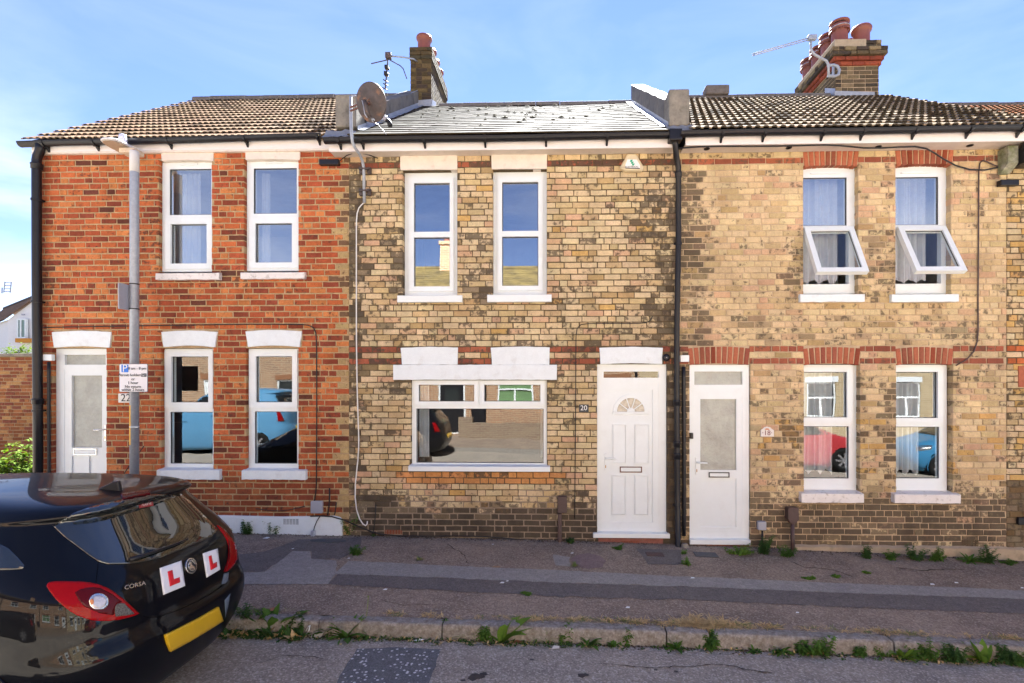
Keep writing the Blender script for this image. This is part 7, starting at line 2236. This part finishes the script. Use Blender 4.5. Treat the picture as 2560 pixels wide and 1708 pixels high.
V_ = [
 ('bush', .13, 576, 1331, 'weed at the white plinth half hidden by the black car', 2), ('bush', .19, 618, 1335, 'taller weed in front of the white plinth nearest the car', 2), ('bush', .20, 684, 1333, 'rounded weed in front of the white plinth below the air brick', 2),
 ('bush', .30, 868, 1336, 'large green weed clump at the rounded end of the white plinth', 1), ('bush', .14, 888, 1386, 'weed clump alone on the pavement right of the plinth', 1), ('sprig', .06, 932, 1340, 'single leaf of a weed at the end of the black cable', 2),
 ('bush', .08, 1425, 1357, 'small weed at the base of the brown meter pipe', 2), ('mat', .10, 1545, 1371, 'low weed in front of the red step', 1), ('sprig', .12, 1716, 1412, 'weed straggling across the pavement below the drainpipe', 0), ('sprig', .07, 1709, 1384, 'tiny weed under the concrete cone', 1),
 ('mat', .26, 1840, 1384, 'flat bright weed mat at the foot of the door numbered 18', 0), ('bush', .26, 1902, 1384, 'feathery weed under the small white meter box', 2), ('bush', .15, 1966, 1392, 'weed left of the dark brown meter pipe', 1),
 ('bush', .17, 2165, 1396, 'leafy weed at the cement plinth below the gap between windows', 2), ('bush', .13, 2226, 1399, 'low weed second along the cement plinth', 1), ('bush', .20, 2294, 1401, 'tallest leafy weed along the cement plinth', 2), ('bush', .18, 2340, 1402, 'bushy weed right of the tallest one along the cement plinth', 1),
 ('rosette', .16, 2425, 1405, 'broad-leaved weed at the right of the cement plinth', 1), ('bush', .22, 2466, 1407, 'reddish-tipped tall weed near the end of the cement plinth', 2), ('mat', .12, 2515, 1409, 'low weed at the end of the cement plinth', 1), ('bush', .12, 2548, 1378, 'weed on top of the end of the cement plinth', 1),
 ('mat', .06, 2023, 1447, 'small weed in the pavement above the light grey strip, left of two', 0), ('mat', .06, 2092, 1442, 'small weed in the pavement above the light grey strip, right of two', 0), ('mat', .05, 2163, 1432, 'single tiny plant in the pavement below the cement plinth', 0),
 ('grass', .06, 1050, 1400, 'flat grass patch in the pavement left of the middle', 1), ('mat', .05, 1316, 1485, 'tiny green leaf weed in the dark pavement strip', 0), ('grass', .08, 1436, 1416, 'grass growing at the worn pink patch of pavement', 1)]
for k_, s_, x_, y_, l_, sh in V_: weed(k_, s_, x_, y_, l_, sh, zpave)
# dandelion stalk
a = gp(905, 1580, zroad); mb = MB(); mb.tube([a, a + Vector((.03, .03, .14)), a + Vector((.035, .05, .27))], .003, 5); mb.lathe([(.0, 0), (.008, .004), (.006, .015), (0, .02)], Matrix.Translation(a + Vector((.035, .05, .27))), 7)
tag(mb.build('flower_stalk', TUFT), 'thin bare flower stalk standing above the kerb', 'stalk')
# dry grass along the back of the kerb
mb = MB(); gb = MB(); rr = random.Random(77)
def tuft(x, y, n, L, g):
    for k in range(n):
        a = rr.uniform(0, 6.28); e = rr.uniform(.08, .8)
        d = Vector((math.cos(a) * math.cos(e), math.sin(a) * math.cos(e), math.sin(e)))
        b = Vector((x + rr.uniform(-.03, .03), y + rr.uniform(-.016, .016), 0)); b.z = zpave(b.x, b.y)
        leaf(g, b, d, Vector((0, 0, 1)), L * rr.uniform(.4, 1), .006, rr.uniform(.3, 1.2), 2)
for k in range(430):
    px = rr.uniform(960, 2600)
    dens = .25 + .75 * max(0, math.sin(px / 97.0) * math.sin(px / 211.0 + 1)) + (1 if 1430 < px < 1960 else 0)
    if rr.random() > dens * .7: continue
    p = gp(px, np.interp(px, [599, 1113, 1660, 2236, 2560], [1524, 1541, 1565, 1585, 1607]))
    tuft(p.x, KY + .125 + rr.uniform(0, .06), 14, .075, mb if rr.random() < .7 else gb)
for k in range(110):
    p = gp(1755, 1548); r = abs(rr.gauss(0, .5))
    x, y = p.x + rr.gauss(0, .13), KY + .12 + abs(rr.gauss(0, .085)) * max(.2, 1 - abs(rr.gauss(0, .4)))
    tuft(x, y, 16, .11, mb)
for k in range(26):
    p = gp(655, 1522); tuft(p.x + rr.gauss(0, .12), KY + .125 + abs(rr.gauss(0, .03)), 9, .06, gb)
o = mb.build('dry_grass', STRAW); o['kind'] = 'stuff'; o['label'] = 'straw-coloured dry grass along the back of the kerb'
o = gb.build('verge_grass', TUFT); o['kind'] = 'stuff'; o['label'] = 'short green grass among the dry grass behind the kerb'
# scrappy growth, soil and dead stalks packed along the foot of the kerb
mb = MB(); db = MB(); sb = MB(); rr = random.Random(123)
def kdens(px): return 1.0 if 540 < px < 780 else .75 if 1000 < px < 1300 else .55 if px < 1500 or px > 2230 else .22
for k in range(1500):
    px = rr.uniform(520, 2620)
    if rr.random() > kdens(px): continue
    x = gp(px, np.interp(px, [599, 1113, 1660, 2236, 2560], [1560, 1590, 1618, 1636, 1658]), zroad).x
    y = KY - .012 - abs(rr.gauss(0, .035)); z = zroad(x, y)
    L = rr.uniform(.018, .05) * (2.2 if px < 780 else 1)
    for j in range(3):
        a = rr.uniform(0, 6.28); e = rr.uniform(.1, 1.2)
        leaf(mb if rr.random() < .75 else db, Vector((x + rr.uniform(-.02, .02), y, z)), Vector((math.cos(a) * math.cos(e), math.sin(a) * math.cos(e), math.sin(e))), Vector((0, 0, 1)), L, L * .4, rr.uniform(.3, 1.2), 2)
for k in range(900):
    px = rr.uniform(520, 2620)
    x = gp(px, 1610, zroad).x; y = KY - .004 - abs(rr.gauss(0, .03)); z = zroad(x, y); r = rr.uniform(.003, .011)
    v = [(x + r * math.cos(a) * rr.uniform(.6, 1.3), y + r * math.sin(a), z + .001) for a in np.linspace(0, 5.2, 5)] + [(x, y, z + r * .8)]
    sb.add(v, [(i, (i + 1) % 5, 5) for i in range(5)])
for k in range(1300):
    px = rr.uniform(540, 2600); x = at(px, 0, 0).x; y = -.012 - abs(rr.gauss(0, .05))
    if at(1490, 0).x < x < at(1880, 0).x and rr.random() < .7: continue
    if x > at(1985, 0).x: y -= .045
    z = zpave(x, y); r = rr.uniform(.003, .011)
    v = [(x + r * math.cos(a) * rr.uniform(.6, 1.5), y + r * math.sin(a), z + .006) for a in np.linspace(0, 5.2, 5)] + [(x, y, z + .006 + r * .7)]
    sb.add(v, [(i, (i + 1) % 5, 5) for i in range(5)])
for nm, b_, m_, lb_ in (('gutter_growth', mb, LEAF[2], 'small mixed green growth crowding the foot of the kerb'), ('dead_growth', db, STRAW, 'dead stalks and dry bits among the growth at the kerb'), ('gutter_soil', sb, mat('gutter_soil', (.09, .07, .05), .95, .4, 60), 'crumbs of soil and grit along the kerb and the wall base')):
    o = b_.build(nm, m_); o['kind'] = 'stuff'; o['label'] = lb_
# shrub in the gap at the left
t = thing('shrub', 'sunlit yellow-green shrub in front of the brown garden wall at the left', 'shrub', (-8.4, 1.35, zg(-8)))
mb = MB(); sm = MB(); rr = random.Random(5)
for k in range(60):
    b = Vector((-8.45 + rr.gauss(0, .32), 1.35 + rr.gauss(0, .25), .1))
    top = Vector((b.x + rr.uniform(-.35, .35), b.y + rr.uniform(-.2, .2), rr.uniform(.6, 1.12) - .35 * abs(b.x + 8.3)))
    sm.tube([b, b.lerp(top, .5) + Vector((rr.uniform(-.05, .05), 0, 0)), top], [.008, .006, .002], 4)
    for j in range(46):
        tt = .2 + .8 * rr.random(); q = b.lerp(top, tt)
        a = rr.uniform(0, 6.28)
        d = Vector((math.cos(a), math.sin(a), rr.uniform(-.1, .9))).normalized()
        L = rr.uniform(.07, .13)
        leaf(mb, q, d, Vector((0, 0, 1)), L, L * .42, rr.uniform(.5, 1.4), 3)
mb.build('leaves', LEAF[3], t); sm.build('stems', LEAF[2], t)
for k, (x_, y_, z_, w_) in enumerate(((34, 873, 18.5, .9), (61, 872, 18.5, .8))):
    c = at(x_, y_, z_); t = thing('shrub', ('left' if k == 0 else 'right') + ' one of two bright shrub tops showing over the garden wall', 'shrub', (c.x, c.y, 0), 'shrub tops over the garden wall')
    mb = MB(); rr = random.Random(k + 90)
    for j in range(420):
        p = Vector((rr.gauss(0, .28), rr.gauss(0, .2), rr.gauss(-.45, .38)))
        if p.z > .35 - abs(p.x): continue
        a = rr.uniform(0, 6.28); d = Vector((math.cos(a), math.sin(a), rr.uniform(0, 1))).normalized()
        leaf(mb, Vector((c.x, c.y, c.z)) + p, d, Vector((0, 0, 1)), .2, .09, 1, 2)
    mb.build('leaves', LEAF[3], t)
mb = MB(); rr = random.Random(6)
for k in range(60):
    x, y = at(837 + rr.gauss(0, 0), 345, -.15).x * 0 + at(806 + rr.uniform(-8, 10), 345, -.1).x, -.10 + rr.uniform(-.04, .04)
    a = rr.uniform(0, 6.28); e = rr.uniform(-.9, .9)
    leaf(mb, Vector((x, y, EYE + 3.08 + rr.uniform(-.03, .04))), Vector((math.cos(a) * math.cos(e), math.sin(a) * math.cos(e), math.sin(e))), Vector((0, 0, 1)), rr.uniform(.04, .09), .006, .8, 2)
tag(mb.build('dry_weed', STRAW), 'tuft of dead weed in the gutter joint below the left parapet', 'weed')

# ================================================================ litter and covers
def scrap(name, label, px, py, pts, m, f=zroad, cat='litter'):
    c = gp(px, py, f); mb = MB()
    n = len(pts)
    v = [(c.x + x, c.y + y, f(c.x, c.y) + .004 + z) for x, y, z in pts]
    mb.add(v + [(x, y, z + .0015) for x, y, z in v], [tuple(range(n - 1, -1, -1)), tuple(n + i for i in range(n))] + [(i, (i + 1) % n, (i + 1) % n + n, i + n) for i in range(n)])
    return tag(mb.build(name, m), label, cat)
ORW = mat('orange_wrapper', (.75, .33, .02), .4, .1, 60)
t = thing('wrapper', 'crumpled orange and white wrapper lying in the gutter', 'litter', gp(757, 1592, zroad))
c = gp(748, 1596, zroad)
mb = MB(); mb.quad(c + Vector((-.06, 0, .004)), c + Vector((.02, -.012, .004)), c + Vector((.03, .01, .012)), c + Vector((-.05, .025, .02))); mb.build('orange_end', ORW, t)
mb = MB()
P = [c + Vector(q) for q in ((.02, -.01, .006), (.045, .0, .02), (.07, .01, .05), (.075, .015, .09), (.06, .015, .085), (.045, .012, .05))]
for a, b in zip(P, P[1:]): mb.quad(a, b, b + Vector((.004, .02, .004)), a + Vector((.004, .02, .004)))
mb.build('white_strip', UPVC, t)
scrap('paper_scrap', 'crumpled grey paper scrap beside the orange wrapper', 793, 1592, [(-.05, -.015, 0), (.04, -.02, 0), (.05, .02, .03), (.01, .03, .035), (-.03, .015, .012)], mat('grey_paper', (.42, .42, .40), .8, .1))
scrap('paper_scrap', 'small white paper scrap by the dandelion', 848, 1592, [(-.03, -.01, 0), (.04, -.005, 0), (.035, .015, .012), (-.02, .012, .008)], UPVC)
scrap('paper_scrap', 'torn white paper scrap in the gutter right of the chipped patch', 1047, 1603, [(-.04, .0, 0), (.0, -.01, 0), (.045, .01, .006), (.0, .008, .01)], UPVC)
scrap('paper_scrap', 'pale crumpled scrap under the spiky grass tuft', 1388, 1622, [(-.03, -.01, 0), (.03, -.012, .004), (.035, .012, .01), (-.01, .02, .012)], mat('pale_scrap', (.55, .53, .48), .8, .1))
scrap('dry_leaf', 'curled brown leaf on the road beside the tall dock', 1292, 1608, [(-.05, -.005, 0), (.0, -.02, .006), (.05, -.005, .01), (.0, .02, .012)], mat('brown_leaf', (.20, .10, .05), .7, .3, 40))
scrap('dry_leaf', 'orange-brown fallen leaf on the kerb near the black car', 684, 1527, [(-.045, -.01, .004), (-.01, -.03, .006), (.045, -.015, .01), (.04, .02, .012), (-.01, .03, .012), (-.04, .015, .008)], mat('orange_leaf', (.30, .12, .06), .7, .3, 40), lambda x, y: zpave(x, y) + .006)
scrap('dry_leaf', 'flat yellowish leaf on the light grey strip edge', 1240, 1418, [(-.04, -.02, .001), (.04, -.02, .001), (.045, .015, .002), (-.03, .02, .002)], mat('yellow_leaf', (.32, .20, .11), .7, .3, 40), zpave)
for i, (px, py) in enumerate(((963, 1475), (1255, 1458), (1268, 1454), (1430, 1384), (1232, 1362), (732, 1373), (1731, 1446), (1993, 1533), (2330, 1462), (2390, 1458), (2555, 1471), (1569, 1520), (666, 1346), (872, 1397))):
    where = ['on the dark strip left of centre', 'on the dark strip under the wide window, larger', 'on the dark strip under the wide window, smaller', 'beside the worn pink patch', 'at the wall under the wide window', 'on the dark patch near the plinth', 'on the light strip below door 18', 'near the kerb below the right windows', 'on the pavement near the lower right, left of two', 'on the pavement near the lower right, right of two', 'on the pavement at the right edge', 'below the left white door near the kerb', 'lying by the white plinth', 'by the lone pavement weed'][i]
    s = (.016, .018, .011, .014, .01, .011, .017, .012, .018, .015, .012, .016, .03, .012)[i]
    scrap('white_fleck', 'tiny white scrap ' + where, px, py, [(-s * 1.3, -s * .7, 0), (s, -s, .002), (s * 1.3, s * .5, .003), (-s * .3, s, .002)], UPVC, zpave)
def cover(label, px, py, w, h, m, rnd=False):
    c = gp(px, py); mb = MB()
    if rnd: v = [(c.x + w * math.cos(a), c.y + h * math.sin(a)) for a in np.linspace(0, 6.283, 25)[:-1]]
    else: v = [(c.x - w, c.y - h), (c.x + w, c.y - h), (c.x + w, c.y + h), (c.x - w, c.y + h)]
    n = len(v)
    mb.add([(x, y, zpave(x, y) + .003) for x, y in v] + [(x, y, zpave(x, y) + .009) for x, y in v], [tuple(n + i for i in range(n))] + [(i, (i + 1) % n, (i + 1) % n + n, i + n) for i in range(n)])
    tag(mb.build('stopcock_cover', m), label, 'cover')
IRON = mat('iron_cover', (.055, .06, .07), .6, .2, 40, .4)
cover('dark square stopcock cover in front of the door numbered 18', 1765, 1388, .13, .075, IRON)
cover('reddish square cover in the pavement before the drainpipe', 1637, 1387, .10, .06, mat('rusty_cover', (.08, .045, .042), .7, .2, 40, .3))
cover('round dark cover in the pavement beside the big plinth weed', 820, 1353, .22, .07, IRON, True)
